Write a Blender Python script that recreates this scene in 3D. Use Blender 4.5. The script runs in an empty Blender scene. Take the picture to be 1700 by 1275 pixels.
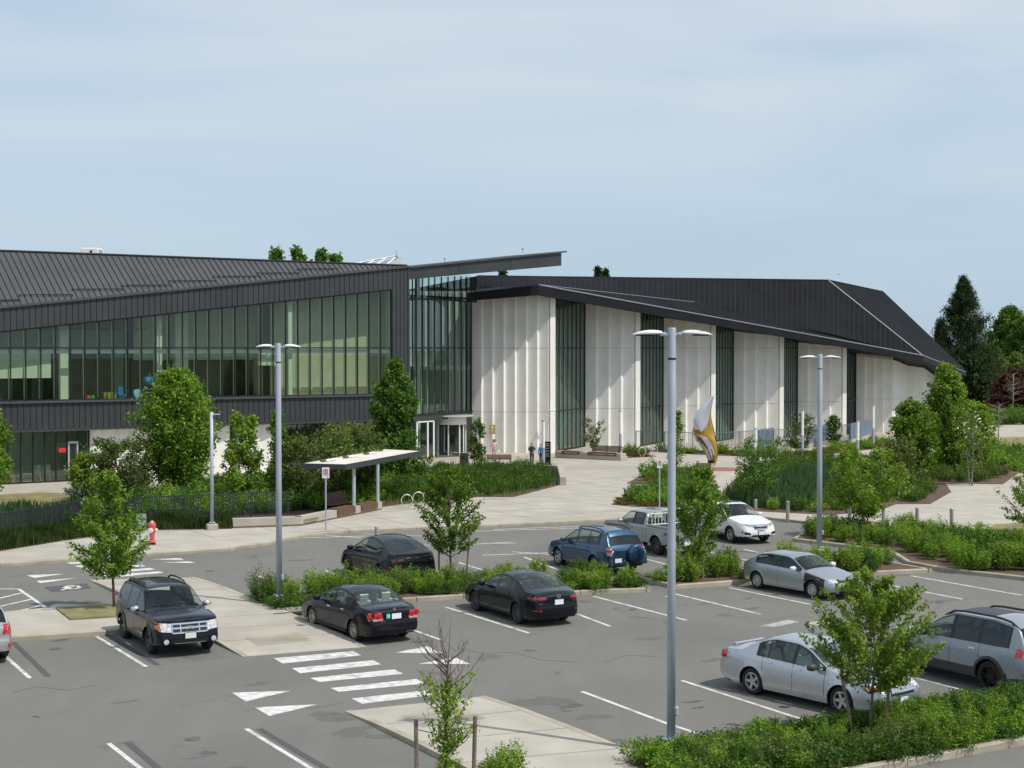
import bpy, math, random
import numpy as np
from mathutils import Vector, Matrix
from mathutils.bvhtree import BVHTree
sc = bpy.context.scene
COL = sc.collection
rad = math.radians
random.seed(4)
# ---------------------------------------------------------------- camera
F = 2554.0; HC = 8.4; PITCH = math.atan(59.5 / F)
cam = bpy.data.cameras.new('camera'); cam.sensor_width = 36; cam.lens = F / 1700 * 36
cam.clip_start = 0.5; cam.clip_end = 9000
camo = bpy.data.objects.new('camera', cam); COL.objects.link(camo)
camo.location = (0, 0, HC); camo.rotation_euler = (math.pi / 2 - PITCH, 0, 0)
sc.camera = camo
# ---------------------------------------------------------------- light
SUN_EL = rad(56); SH = Vector((0.86, -0.51)).normalized()
sd = Vector((SH.x * math.cos(SUN_EL), SH.y * math.cos(SUN_EL), math.sin(SUN_EL)))
sun = bpy.data.lights.new('sun', 'SUN'); sun.energy = 3.2; sun.angle = rad(0.6); sun.color = (1, .95, .86)
suno = bpy.data.objects.new('sun', sun); COL.objects.link(suno)
suno.rotation_euler = sd.to_track_quat('Z', 'Y').to_euler(); suno.location = (60, -40, 80)
world = bpy.data.worlds.new('World'); sc.world = world; world.use_nodes = True
wn = world.node_tree.nodes; wl = world.node_tree.links; wn.clear()
wo = wn.new('ShaderNodeOutputWorld'); bg = wn.new('ShaderNodeBackground'); bg.inputs[1].default_value = 0.15
sky = wn.new('ShaderNodeTexSky'); sky.sky_type = 'NISHITA'; sky.sun_disc = False
sky.sun_elevation = SUN_EL; sky.sun_rotation = math.atan2(SH.x, SH.y); sky.air_density = 1.0; sky.dust_density = 1.2; sky.ozone_density = 1.5
# clear sky whitened by haze near the horizon, with a thin banded cloud veil
def N(t, **k):
    n = wn.new(t)
    for kk, v in k.items(): setattr(n, kk, v)
    return n
tc = N('ShaderNodeTexCoord'); sx = N('ShaderNodeSeparateXYZ'); wl.new(tc.outputs['Generated'], sx.inputs[0])
def mrange(a0, a1, b0, b1):
    m_ = N('ShaderNodeMapRange'); m_.inputs[1].default_value = a0; m_.inputs[2].default_value = a1; m_.inputs[3].default_value = b0; m_.inputs[4].default_value = b1; wl.new(sx.outputs[2], m_.inputs[0]); return m_
hz_ = N('ShaderNodeMix', data_type='RGBA'); wl.new(mrange(0, .8, .92, .35).outputs[0], hz_.inputs[0]); wl.new(sky.outputs[0], hz_.inputs[6]); hz_.inputs[7].default_value = (2.58, 3.42, 4.25, 1)
mp = N('ShaderNodeMapping'); mp.inputs['Scale'].default_value = (1.0, 1.3, 5.5); mp.inputs['Rotation'].default_value = (0, rad(5), 0)
n1 = N('ShaderNodeTexNoise'); n1.inputs['Scale'].default_value = 2.0; n1.inputs['Detail'].default_value = 7; n1.inputs['Roughness'].default_value = .48; n1.inputs['Distortion'].default_value = .5
wl.new(tc.outputs['Generated'], mp.inputs[0]); wl.new(mp.outputs[0], n1.inputs[0])
r1 = N('ShaderNodeValToRGB'); r1.color_ramp.elements[0].position = .33; r1.color_ramp.elements[0].color = (.05, .05, .05, 1); r1.color_ramp.elements[1].position = .66; r1.color_ramp.elements[1].color = (1, 1, 1, 1); wl.new(n1.outputs[0], r1.inputs[0])
mm = N('ShaderNodeMath', operation='MULTIPLY'); wl.new(r1.outputs[0], mm.inputs[0]); wl.new(mrange(.03, .20, .12, .95).outputs[0], mm.inputs[1])
mx = N('ShaderNodeMix', data_type='RGBA'); mx.inputs[7].default_value = (4.1, 4.42, 4.75, 1); wl.new(mm.outputs[0], mx.inputs[0]); wl.new(hz_.outputs[2], mx.inputs[6])
wl.new(mx.outputs[2], bg.inputs[0]); wl.new(bg.outputs[0], wo.inputs[0])
sc.view_settings.view_transform = 'Standard'; sc.view_settings.look = 'None'
sc.view_settings.exposure = 0.2; sc.view_settings.gamma = 1; sc.view_settings.use_curve_mapping = False
sc.render.engine = 'CYCLES'
sc.cycles.max_bounces = 8; sc.cycles.transparent_max_bounces = 12; sc.cycles.diffuse_bounces = 4; sc.cycles.glossy_bounces = 3
sc.cycles.transmission_bounces = 4; sc.cycles.caustics_reflective = False; sc.cycles.caustics_refractive = False

# ---------------------------------------------------------------- measuring: photo pixel -> place
_cp, _sp = math.cos(PITCH), math.sin(PITCH)
def ray(px, py):
    u = (px - 850) / F; v = (637.5 - py) / F
    return Vector((u, _cp + v * _sp, -_sp + v * _cp))
def P(px, py, z=0.0):
    d = ray(px, py); t = (z - HC) / d.z
    return Vector((d.x * t, d.y * t, z))
def D(px, py, Y):
    d = ray(px, py); t = Y / d.y
    return Vector((d.x * t, Y, HC + d.z * t))
def Hz(py, Y): return D(850, py, Y).z
def u_of(px): return (px - 850) / F
def on_line(px, A, B):           # parameter t on A->B (xy) seen at px
    u = u_of(px); return (u * A[1] - A[0]) / ((B[0] - A[0]) - u * (B[1] - A[1]))
def L3(A, B, t): return Vector(A) * (1 - t) + Vector(B) * t
Z = lambda ox, oy, s, pts: [(ox + x / s, oy + y / s) for x, y in pts]
E1 = Vector((math.cos(rad(30)), math.sin(rad(30)), 0)); E2 = Vector((math.sin(rad(30)), -math.cos(rad(30)), 0))

# ---------------------------------------------------------------- mesh helper
class MB:
    def __init__(s): s.v = []; s.f = []; s.m = []; s.cur = 0
    def add(s, vs, fs, m=None):
        o = len(s.v); s.v.extend([tuple(v) for v in vs]); s.f.extend([tuple(i + o for i in f) for f in fs])
        s.m.extend([s.cur if m is None else m] * len(fs))
        return s
    def box(s, c, d, rz=0, m=None, R=None):
        x, y, z = d[0] / 2, d[1] / 2, d[2] / 2
        M = R if R is not None else Matrix.Rotation(rz, 3, 'Z')
        vs = [Vector(c) + M @ Vector((a * x, b * y, e * z)) for e in (-1, 1) for a, b in ((-1, -1), (1, -1), (1, 1), (-1, 1))]
        return s.add(vs, [(0, 3, 2, 1), (4, 5, 6, 7), (0, 1, 5, 4), (1, 2, 6, 5), (2, 3, 7, 6), (3, 0, 4, 7)], m)
    def bbox(s, c, d, rz=0, b=.02, m=None):   # chamfered box
        x, y, z = d[0] / 2, d[1] / 2, d[2] / 2; b = min(b, x * .9, y * .9, z * .9)
        M = Matrix.Rotation(rz, 3, 'Z'); rings = []
        for zz, i in ((-z, b), (-z + b, 0), (z - b, 0), (z, b)):
            X = x - i; Y = y - i
            rings.append([(-X + b, -Y), (X - b, -Y), (X, -Y + b), (X, Y - b), (X - b, Y), (-X + b, Y), (-X, Y - b), (-X, -Y + b)])
        vs = []
        for (zz, i), r in zip(((-z, b), (-z + b, 0), (z - b, 0), (z, b)), rings):
            vs += [Vector(c) + M @ Vector((p[0], p[1], zz)) for p in r]
        fs = [tuple(range(7, -1, -1)), tuple(range(24, 32))]
        for k in range(3):
            for j in range(8): fs.append((k * 8 + j, k * 8 + (j + 1) % 8, k * 8 + 8 + (j + 1) % 8, k * 8 + 8 + j))
        return s.add(vs, fs, m)
    def tube(s, pts, r, n=8, caps=True, m=None):
        pts = [Vector(p) for p in pts]; rs = r if isinstance(r, (list, tuple)) else [r] * len(pts)
        vs = []; prev = None
        for i, p in enumerate(pts):
            t = (pts[min(i + 1, len(pts) - 1)] - pts[max(i - 1, 0)]).normalized()
            a = Vector((0, 0, 1)) if abs(t.z) < .9 else Vector((1, 0, 0))
            if prev is not None: a = prev
            x = t.cross(a).normalized(); y = t.cross(x).normalized(); prev = -y if prev is None else prev
            x = t.cross(a).normalized()
            for k in range(n):
                an = 2 * math.pi * k / n; vs.append(p + (x * math.cos(an) + y * math.sin(an)) * rs[i])
        fs = []
        for i in range(len(pts) - 1):
            for k in range(n): fs.append((i * n + k, (i + 1) * n + k, (i + 1) * n + (k + 1) % n, i * n + (k + 1) % n))
        if caps: fs.append(tuple(range(n))); fs.append(tuple(range(len(pts) * n - 1, (len(pts) - 1) * n - 1, -1)))
        return s.add(vs, fs, m)
    def lathe(s, prof, c=(0, 0, 0), n=16, axis='Z', m=None, closed=False):
        vs = []; fs = []
        for r, h in prof:
            for k in range(n):
                a = 2 * math.pi * k / n
                if axis == 'Z': q = (r * math.cos(a), r * math.sin(a), h)
                else: q = (r * math.cos(a), h, r * math.sin(a))
                vs.append(Vector(c) + Vector(q))
        L = len(prof)
        for i in range(L - 1 if not closed else L):
            j = (i + 1) % L
            for k in range(n): fs.append((i * n + k, i * n + (k + 1) % n, j * n + (k + 1) % n, j * n + k))
        if not closed: fs.append(tuple(range(n - 1, -1, -1))); fs.append(tuple(range((L - 1) * n, L * n)))
        return s.add(vs, fs, m)
    def prism(s, poly, z0, z1, m=None, bottom=True):     # poly: list of xy (any winding)
        a = sum(poly[i][0] * poly[(i + 1) % len(poly)][1] - poly[(i + 1) % len(poly)][0] * poly[i][1] for i in range(len(poly)))
        if a < 0: poly = poly[::-1]
        n = len(poly); vs = [(p[0], p[1], z0) for p in poly] + [(p[0], p[1], z1) for p in poly]
        fs = [tuple(range(n, 2 * n))] + [(i, (i + 1) % n, n + (i + 1) % n, n + i) for i in range(n)]
        if bottom: fs.append(tuple(range(n - 1, -1, -1)))
        return s.add(vs, fs, m)
    def slab(s, q, t, m=None):    # quad (4 pts) thickened backwards by vector t
        q = [Vector(p) for p in q]; t = Vector(t); n = len(q)
        vs = q + [p + t for p in q]
        fs = [tuple(range(n)), tuple(range(2 * n - 1, n - 1, -1))] + [(i, n + i, n + (i + 1) % n, (i + 1) % n) for i in range(n)]
        return s.add(vs, fs, m)
    def mesh(s, name, mats, smooth=False):
        me = bpy.data.meshes.new(name); me.from_pydata(s.v, [], s.f)
        if not isinstance(mats, (list, tuple)): mats = [mats]
        for mt in mats: me.materials.append(mt)
        if len(mats) > 1: me.polygons.foreach_set('material_index', s.m)
        if smooth: me.polygons.foreach_set('use_smooth', [True] * len(me.polygons))
        me.update(); return me
    def build(s, name, mats, parent=None, smooth=False, loc=None, rz=0, fix=True):
        me = s.mesh(name, mats, smooth)
        if fix:
            import bmesh
            bm = bmesh.new(); bm.from_mesh(me); bmesh.ops.recalc_face_normals(bm, faces=bm.faces); bm.to_mesh(me); bm.free()
        o = bpy.data.objects.new(name, me); COL.objects.link(o)
        if parent is not None: o.parent = parent
        if loc is not None: o.location = loc
        if rz: o.rotation_euler.z = rz
        return o
def thing(name, label, cat, loc=(0, 0, 0), rz=0, group=None):
    o = bpy.data.objects.new(name, None); COL.objects.link(o); o.empty_display_size = .3
    o.location = loc; o.rotation_euler = (0, 0, rz); o['label'] = label; o['category'] = cat
    if group: o['group'] = group
    return o
def tag(o, label=None, cat=None, group=None, kind=None):
    if label: o['label'] = label
    if cat: o['category'] = cat
    if group: o['group'] = group
    if kind: o['kind'] = kind
    return o
def copy_tree(o, parent=None):
    c = o.copy(); COL.objects.link(c); c.parent = parent
    for ch in list(o.children): copy_tree(ch, c)
    return c
def inst(me, name, loc, rz=0, sc_=(1, 1, 1), parent=None):
    o = bpy.data.objects.new(name, me); COL.objects.link(o); o.location = loc; o.rotation_euler.z = rz; o.scale = sc_
    if parent is not None: o.parent = parent
    return o

# ---------------------------------------------------------------- materials
def mat(name, c1, c2=None, scale=3, rough=.6, metal=0, bump=0, bscale=60, coat=0, c3=None, c3scale=.3, c3amt=.5, spec=.5, detail=4, stretch=None, obj=False):
    m = bpy.data.materials.new(name); m.use_nodes = True
    n = m.node_tree.nodes; l = m.node_tree.links; b = n['Principled BSDF']
    b.inputs['Roughness'].default_value = rough; b.inputs['Metallic'].default_value = metal
    b.inputs['Specular IOR Level'].default_value = spec
    if coat: b.inputs['Coat Weight'].default_value = coat; b.inputs['Coat Roughness'].default_value = .03
    b.inputs['Base Color'].default_value = (*c1, 1)
    t = n.new('ShaderNodeTexCoord'); g = n.new('ShaderNodeNewGeometry')
    src = t.outputs['Object'] if obj else g.outputs['Position']
    if stretch:
        q = n.new('ShaderNodeMapping'); q.inputs['Scale'].default_value = stretch; l.new(src, q.inputs[0]); src = q.outputs[0]
    if c2 is not None:
        a = n.new('ShaderNodeTexNoise'); a.inputs['Scale'].default_value = scale; a.inputs['Detail'].default_value = detail
        l.new(src, a.inputs[0])
        r = n.new('ShaderNodeValToRGB'); r.color_ramp.elements[0].position = .35; r.color_ramp.elements[1].position = .65
        r.color_ramp.elements[0].color = (*c1, 1); r.color_ramp.elements[1].color = (*c2, 1); l.new(a.outputs[0], r.inputs[0])
        out = r.outputs[0]
        if c3 is not None:
            a2 = n.new('ShaderNodeTexNoise'); a2.inputs['Scale'].default_value = c3scale; a2.inputs['Detail'].default_value = 5; a2.inputs['Distortion'].default_value = .6; l.new(src, a2.inputs[0])
            r2 = n.new('ShaderNodeValToRGB'); r2.color_ramp.elements[0].position = .5; r2.color_ramp.elements[1].position = .72
            r2.color_ramp.elements[0].color = (0, 0, 0, 1); r2.color_ramp.elements[1].color = (c3amt,) * 3 + (1,); l.new(a2.outputs[0], r2.inputs[0])
            mx = n.new('ShaderNodeMix'); mx.data_type = 'RGBA'; l.new(r2.outputs[0], mx.inputs[0]); l.new(out, mx.inputs[6]); mx.inputs[7].default_value = (*c3, 1); out = mx.outputs[2]
        l.new(out, b.inputs['Base Color'])
    if bump:
        a = n.new('ShaderNodeTexNoise'); a.inputs['Scale'].default_value = bscale; a.inputs['Detail'].default_value = 3; l.new(src, a.inputs[0])
        bp = n.new('ShaderNodeBump'); bp.inputs['Strength'].default_value = bump; bp.inputs['Distance'].default_value = .02
        l.new(a.outputs[0], bp.inputs['Height']); l.new(bp.outputs[0], b.inputs['Normal'])
    return m
def glassmat(name, tint, refl=.5, rough=.0, block=0.0, ior=1.5):
    m = bpy.data.materials.new(name); m.use_nodes = True; n = m.node_tree.nodes; l = m.node_tree.links; n.clear()
    o = n.new('ShaderNodeOutputMaterial'); tr = n.new('ShaderNodeBsdfTransparent'); tr.inputs[0].default_value = (*tint, 1)
    gl = n.new('ShaderNodeBsdfGlossy'); gl.inputs['Roughness'].default_value = rough; gl.inputs[0].default_value = (.9, .95, .93, 1)
    fr = n.new('ShaderNodeLayerWeight'); fr.inputs[0].default_value = .5; pw = n.new('ShaderNodeMath'); pw.operation = 'POWER'; pw.inputs[1].default_value = 4.5
    l.new(fr.outputs['Facing'], pw.inputs[0]); mm = n.new('ShaderNodeMath'); mm.operation = 'MULTIPLY_ADD'; mm.inputs[1].default_value = .9; mm.inputs[2].default_value = .04 + refl; mm.use_clamp = True
    mx = n.new('ShaderNodeMixShader'); l.new(pw.outputs[0], mm.inputs[0]); l.new(mm.outputs[0], mx.inputs[0]); l.new(tr.outputs[0], mx.inputs[1]); l.new(gl.outputs[0], mx.inputs[2])
    l.new(mx.outputs[0], o.inputs[0]); return m
def leafmat(name, c1, c2, scale=3.0, trans=.35, rough=.5, gloss=.035):
    m = bpy.data.materials.new(name); m.use_nodes = True; n = m.node_tree.nodes; l = m.node_tree.links; n.clear()
    o = n.new('ShaderNodeOutputMaterial'); df = n.new('ShaderNodeBsdfDiffuse'); ts = n.new('ShaderNodeBsdfTranslucent'); gl = n.new('ShaderNodeBsdfGlossy')
    gl.inputs['Roughness'].default_value = .6; gl.inputs[0].default_value = (.5, .6, .4, 1)
    at = n.new('ShaderNodeAttribute'); at.attribute_name = 'tone'
    oi = n.new('ShaderNodeObjectInfo')
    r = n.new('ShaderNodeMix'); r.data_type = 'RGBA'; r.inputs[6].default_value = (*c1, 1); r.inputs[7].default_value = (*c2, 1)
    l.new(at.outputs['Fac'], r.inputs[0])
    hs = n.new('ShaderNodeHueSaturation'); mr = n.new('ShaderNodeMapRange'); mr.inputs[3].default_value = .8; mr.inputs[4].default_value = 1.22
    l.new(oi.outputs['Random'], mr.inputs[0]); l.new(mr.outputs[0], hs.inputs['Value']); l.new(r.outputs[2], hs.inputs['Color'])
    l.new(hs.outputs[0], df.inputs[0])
    m2 = n.new('ShaderNodeMix'); m2.data_type = 'RGBA'; m2.blend_type = 'MULTIPLY'; m2.inputs[0].default_value = 1; m2.inputs[7].default_value = (1.3, 1.45, .5, 1)
    l.new(hs.outputs[0], m2.inputs[6]); l.new(m2.outputs[2], ts.inputs[0])
    a = n.new('ShaderNodeMixShader'); a.inputs[0].default_value = trans; l.new(df.outputs[0], a.inputs[1]); l.new(ts.outputs[0], a.inputs[2])
    b = n.new('ShaderNodeMixShader'); b.inputs[0].default_value = gloss; l.new(a.outputs[0], b.inputs[1]); l.new(gl.outputs[0], b.inputs[2])
    l.new(b.outputs[0], o.inputs[0]); return m
M = {}
def asphalt():
    m = mat('asphalt', (.142, .139, .122), (.180, .176, .156), 30, .9, 0, .6, 70, c3=(.105, .104, .10), c3scale=.13, c3amt=.55, detail=10)
    n = m.node_tree.nodes; l = m.node_tree.links; b = n['Principled BSDF']; src = b.inputs['Base Color'].links[0].from_socket; g = n.new('ShaderNodeNewGeometry')
    def layer(src, stretch, rot, scale, lo, hi, amt, col, detail=5, dist=.3):
        q = n.new('ShaderNodeMapping'); q.inputs['Scale'].default_value = stretch; q.inputs['Rotation'].default_value = (0, 0, rot); l.new(g.outputs['Position'], q.inputs[0])
        t = n.new('ShaderNodeTexNoise'); t.inputs['Scale'].default_value = scale; t.inputs['Detail'].default_value = detail; t.inputs['Distortion'].default_value = dist; l.new(q.outputs[0], t.inputs[0])
        r = n.new('ShaderNodeValToRGB'); r.color_ramp.elements[0].position = lo; r.color_ramp.elements[1].position = hi; r.color_ramp.elements[0].color = (0, 0, 0, 1); r.color_ramp.elements[1].color = (amt,) * 3 + (1,); l.new(t.outputs[0], r.inputs[0])
        x = n.new('ShaderNodeMix'); x.data_type = 'RGBA'; l.new(r.outputs[0], x.inputs[0]); l.new(src, x.inputs[6]); x.inputs[7].default_value = (*col, 1); return x.outputs[2]
    s = layer(src, (1, .25, 1), rad(-30), .9, .50, .75, .35, (.205, .20, .18))          # lighter worn lanes along the aisles
    s = layer(s, (1, .06, 1), rad(-30), 2.6, .60, .72, .22, (.11, .11, .108))              # tyre scuffs
    s = layer(s, (1, 1, 1), 0, .55, .64, .72, .75, (.075, .072, .07), 8, 1.2)               # oil and damp stains
    s = layer(s, (1, 1, 1), 0, 160, .60, .72, .8, (.34, .33, .31), 2, 0)                    # pale aggregate
    s = layer(s, (1, 1, 1), 0, 110, .60, .70, .7, (.06, .06, .06), 2, 0)
    l.new(s, b.inputs['Base Color']); return m
M['asphalt'] = asphalt()
M['asphalt_dark'] = mat('asphalt_dark', (.065, .065, .068), (.09, .09, .09), 8, .75, 0, .3, 80)
M['concrete'] = mat('concrete', (.37, .34, .285), (.44, .41, .35), .8, .85, 0, .15, 70, c3=(.29, .265, .22), c3scale=.11, c3amt=.6, detail=8)
M['kerb'] = mat('kerb', (.33, .29, .22), (.43, .39, .31), 1.3, .85, 0, .2, 60, c3=(.22, .19, .14), c3scale=.8, c3amt=.5, detail=8)
M['paint'] = mat('road_paint', (.50, .50, .48), (.72, .71, .69), 5, .7, c3=(.24, .24, .23), c3scale=2.6, c3amt=.75, detail=10, bump=.2)
M['soil'] = mat('soil', (.075, .045, .03), (.14, .085, .055), 9, .95, 0, .8, 30)
M['lawn'] = mat('lawn', (.09, .12, .03), (.17, .16, .06), 1.2, .95, 0, .6, 60, detail=8)
M['lawn2'] = mat('lawn_dry', (.16, .15, .06), (.27, .23, .11), 1.2, .95, 0, .6, 60, detail=8)
M['terrain'] = mat('terrain', (.06, .09, .03), (.10, .12, .05), .02, .95)
M['clad'] = mat('dark_cladding', (.040, .045, .049), (.050, .056, .060), .5, .45, .2, .05, 5)
M['cladgap'] = mat('cladding_joint', (.008, .008, .01), rough=.8)
M['roof'] = mat('roof_metal', (.062, .067, .072), (.074, .079, .084), .4, .6, 0, .05, 4, spec=.3)
M['black'] = mat('black_metal', (.008, .009, .013), (.012, .013, .018), .6, .6, 0, spec=.2)
M['blackroof'] = mat('black_roof_metal', (.0085, .0095, .012), (.012, .0135, .017), .4, .8, 0, spec=.08)
M['edge'] = mat('roof_edge_flashing', (.30, .31, .32), rough=.35, metal=.6)
M['mull'] = mat('mullion', (.012, .014, .015), rough=.5)
M['mullg'] = mat('mullion_grey', (.55, .61, .57), rough=.5)
M['white'] = mat('precast_white', (.79, .775, .73), (.84, .825, .785), 1.2, .8, 0, .12, 25, c3=(.64, .62, .57), c3scale=.35, c3amt=.5, detail=8)
M['whitepaint'] = mat('white_paint', (.78, .79, .77), (.83, .83, .81), 2, .6)
M['beige'] = mat('beige_wall', (.52, .49, .39), (.58, .55, .45), 1.5, .8)
M['inwhite'] = mat('interior_white', (.7, .73, .69), (.76, .78, .74), 1, .8)
M['indark'] = mat('interior_dark', (.05, .052, .05), (.09, .09, .085), 1, .9)
M['infloor'] = mat('interior_floor', (.42, .36, .28), (.48, .42, .33), 1, .5)
M['glass'] = glassmat('window_glass', (.84, .90, .83), .0)
M['glass2'] = glassmat('curtain_glass', (.80, .88, .84), .03)
M['galv'] = mat('galvanised_pole', (.36, .40, .47), (.42, .46, .53), 1.5, .5, .15, .05, 30)
M['bollard'] = mat('bollard_steel', (.30, .29, .27), (.38, .37, .34), 3, .45, .3)
M['alu'] = mat('aluminium', (.62, .63, .64), (.7, .7, .7), 3, .4, .6)
M['lampw'] = mat('lamp_housing', (.68, .69, .70), (.74, .75, .75), 4, .45)
M['chrome'] = mat('chrome', (.75, .75, .76), rough=.12, metal=1)
M['wood'] = mat('bench_wood', (.10, .055, .035), (.17, .10, .065), 6, .6, 0, .2, 40, stretch=(1, 1, 5))
M['bark'] = mat('bark', (.11, .085, .065), (.19, .155, .125), 8, .9, 0, .6, 30)
M['barkred'] = mat('bark_reddish', (.085, .05, .04), (.14, .085, .07), 8, .9, 0, .5, 30)
M['barkgrey'] = mat('bark_grey', (.20, .19, .17), (.28, .27, .24), 8, .9, 0, .5, 30)
M['stake'] = mat('stake_wood', (.16, .12, .10), (.26, .21, .17), 6, .9, 0, .4, 30, stretch=(3, 3, .6))
M['rubber'] = mat('rubber', (.012, .012, .013), (.02, .02, .02), 10, .8, 0, .2, 60)
M['fence'] = mat('fence_metal', (.03, .037, .045), (.04, .047, .055), 3, .45, .3)
M['railing'] = mat('railing_grey', (.22, .25, .27), rough=.45, metal=.4)
M['bluepanel'] = mat('blue_grey_panel', (.14, .19, .26), (.22, .28, .36), 2.5, .4, .2, stretch=(1, 1, .5))
M['redpaint'] = mat('hydrant_red', (.62, .10, .12), (.52, .08, .09), 5, .5)
M['cream'] = mat('cream_cap', (.78, .74, .62), (.7, .66, .55), 5, .5)
M['gold'] = mat('gold_inner', (.78, .46, .07), (.85, .55, .12), 1.5, .28, .75)
M['mirror'] = mat('mirror_steel', (.78, .78, .80), (.7, .7, .72), .6, .12, 1)
M['bronze'] = mat('bronze_plaque', (.42, .30, .10), (.5, .37, .14), 5, .4, .5)
M['orange'] = mat('construction_orange', (.95, .16, .02), rough=.6)
M['signw'] = mat('sign_white', (.75, .78, .80), rough=.5)
M['signblk'] = mat('sign_black', (.02, .02, .02), rough=.5)
M['signred'] = mat('sign_red', (.6, .03, .04), rough=.5)
M['redslab'] = mat('red_paving', (.25, .10, .08), (.32, .14, .11), 2, .85)
M['tubelit'] = mat('light_column_diffuser', (.85, .85, .83), rough=.5)
M['leafA'] = leafmat('leaf_maple', (.08, .165, .016), (.23, .34, .05))
M['leafB'] = leafmat('leaf_deep', (.05, .11, .018), (.12, .22, .035))
M['leafC'] = leafmat('leaf_yellow', (.12, .205, .02), (.26, .36, .06))
M['leafD'] = leafmat('leaf_olive', (.075, .115, .028), (.16, .20, .06))
M['leafE'] = leafmat('leaf_conifer', (.018, .033, .014), (.04, .065, .025), trans=.1, gloss=.02)
M['leafR'] = leafmat('leaf_crimson', (.045, .012, .02), (.09, .02, .03))
M['leafG'] = leafmat('leaf_meadow', (.04, .088, .018), (.10, .18, .035))
M['leafGr'] = leafmat('leaf_ground_cover', (.10, .10, .025), (.18, .13, .05))
M['blossom'] = leafmat('blossom', (.6, .6, .5), (.75, .73, .62), trans=.2)
M['violet'] = leafmat('violet_flower', (.18, .14, .42), (.3, .22, .6))
M['grass'] = leafmat('grass_blades', (.065, .13, .025), (.15, .24, .055), trans=.3)
M['grassd'] = leafmat('grass_dark', (.035, .07, .018), (.10, .15, .04), trans=.25)
M['grassy'] = leafmat('grass_bluegreen', (.045, .10, .045), (.10, .18, .08), trans=.25)
# ================================================================ GROUND
PZ = 0.12
def structure(o): o['kind'] = 'structure'; return o
def sheet(name, pts, z, m, kind='structure'):
    b = MB(); b.prism([(p[0], p[1]) for p in pts], z - .35, z, bottom=False)
    o = b.build(name, m, fix=False)
    if kind: o['kind'] = kind
    return o
def Pp(pts, z=0.0): return [P(x, y, z) for x, y in pts]
b = MB(); b.add([(-4500, -600, -.4), (4500, -600, -.4), (4500, 7000, -.4), (-4500, 7000, -.4)], [(0, 1, 2, 3)])
structure(b.build('terrain', M['terrain'], fix=False))
sheet('car_park_asphalt', [(-70, -25), (70, -25), (75, 100), (-70, 100)], 0.0, M['asphalt'])
# plaza: everything behind the kerb line
kerb_px = [(-260, 962), (-100, 950), (0, 941), (56, 936), (150, 930.5), (243, 924), (310, 920.5), (382, 915), (425, 909), (458, 903), (500, 893), (538, 886.5), (580, 884.5), (625, 883), (691, 880), (760, 877.5), (830, 875), (930, 870),
           (1028, 864), (1100, 860.5), (1180, 858.5), (1259, 861), (1356, 872), (1465, 878), (1530, 880), (1594, 882), (1640, 884.5), (1700, 893), (1800, 908), (1960, 935)]
kw = Pp(kerb_px)
def offset_line(pts, d):
    out = []
    if (Vector(pts[0]) - Vector(pts[-1])).length < 1e-6:
        q = [Vector(p) for p in pts[:-1]]; n = len(q)
        for i in range(n):
            a = (q[i] - q[i - 1]); c = (q[(i + 1) % n] - q[i]); a.z = c.z = 0; a.normalize(); c.normalize(); na = Vector((-a.y, a.x, 0)); nc = Vector((-c.y, c.x, 0)); m = (na + nc).normalized()
            out.append(q[i] + m * min(d / max(.3, m.dot(na)), d * 2.5))
        return out + [out[0]]
    for i, p in enumerate(pts):
        t = (Vector(pts[min(i + 1, len(pts) - 1)]) - Vector(pts[max(i - 1, 0)])); t.z = 0; t.normalize()
        out.append(Vector(p) + Vector((-t.y, t.x, 0)) * d)
    return out
inner = offset_line(kw, .20)
plz = sheet('plaza_paving', [(p.x, p.y) for p in inner] + [(75, 70), (110, 230), (-110, 230), (-75, 66)], PZ, M['concrete'])
def resample(pts, step):
    out = [Vector(pts[0])]; i = 0; pts = [Vector(p) for p in pts]
    while i < len(pts) - 1:
        k = i + 1; L = (pts[k] - pts[i]).length
        while k < len(pts) - 1 and L < step * .6: k += 1; L += (pts[k] - pts[k - 1]).length      # merge very short runs
        n = max(1, round(L / step)) if k == i + 1 else 1
        for q in range(1, n + 1): out.append(pts[i] + (pts[k] - pts[i]) * (q / n))
        i = k
    return out
def kerb(pts, w=.2, h=.14, step=3.0, name='kerb', closed=False, side=1):
    root = bpy.data.objects.new(name, None); COL.objects.link(root); root['kind'] = 'structure'
    c = resample(pts, step); n = len(c)
    # keep the bends: use fine points inside each stone
    for i in range(n - 1):
        a, d = c[i], c[i + 1]
        if (d - a).length < .05: continue
        t = (d - a).normalized(); nn = Vector((-t.y, t.x, 0)) * side
        g = t * .012
        q = [a + g, d - g, d - g + nn * w, a + g + nn * w]
        m = MB(); top = [(p.x, p.y, h + .004) for p in q]; ch = .02
        low = [(p.x, p.y, -.1) for p in q]
        m.add(low + [(p.x, p.y, h - ch) for p in q] + [((p + nn * (ch if k < 2 else 0)).x, (p + nn * (ch if k < 2 else 0)).y, h + .004) for k, p in enumerate(q)],
              [(0, 1, 5, 4), (1, 2, 6, 5), (2, 3, 7, 6), (3, 0, 4, 7), (4, 5, 9, 8), (5, 6, 10, 9), (6, 7, 11, 10), (7, 4, 8, 11), (8, 9, 10, 11)])
        m.build('kerb_stone', M['kerb'], root)
    return root
kerb(kw, .2, .125, 3.0, 'plaza_kerb')
def closed_poly(pts): return [Vector(p) for p in pts] + [Vector(pts[0])]
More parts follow.
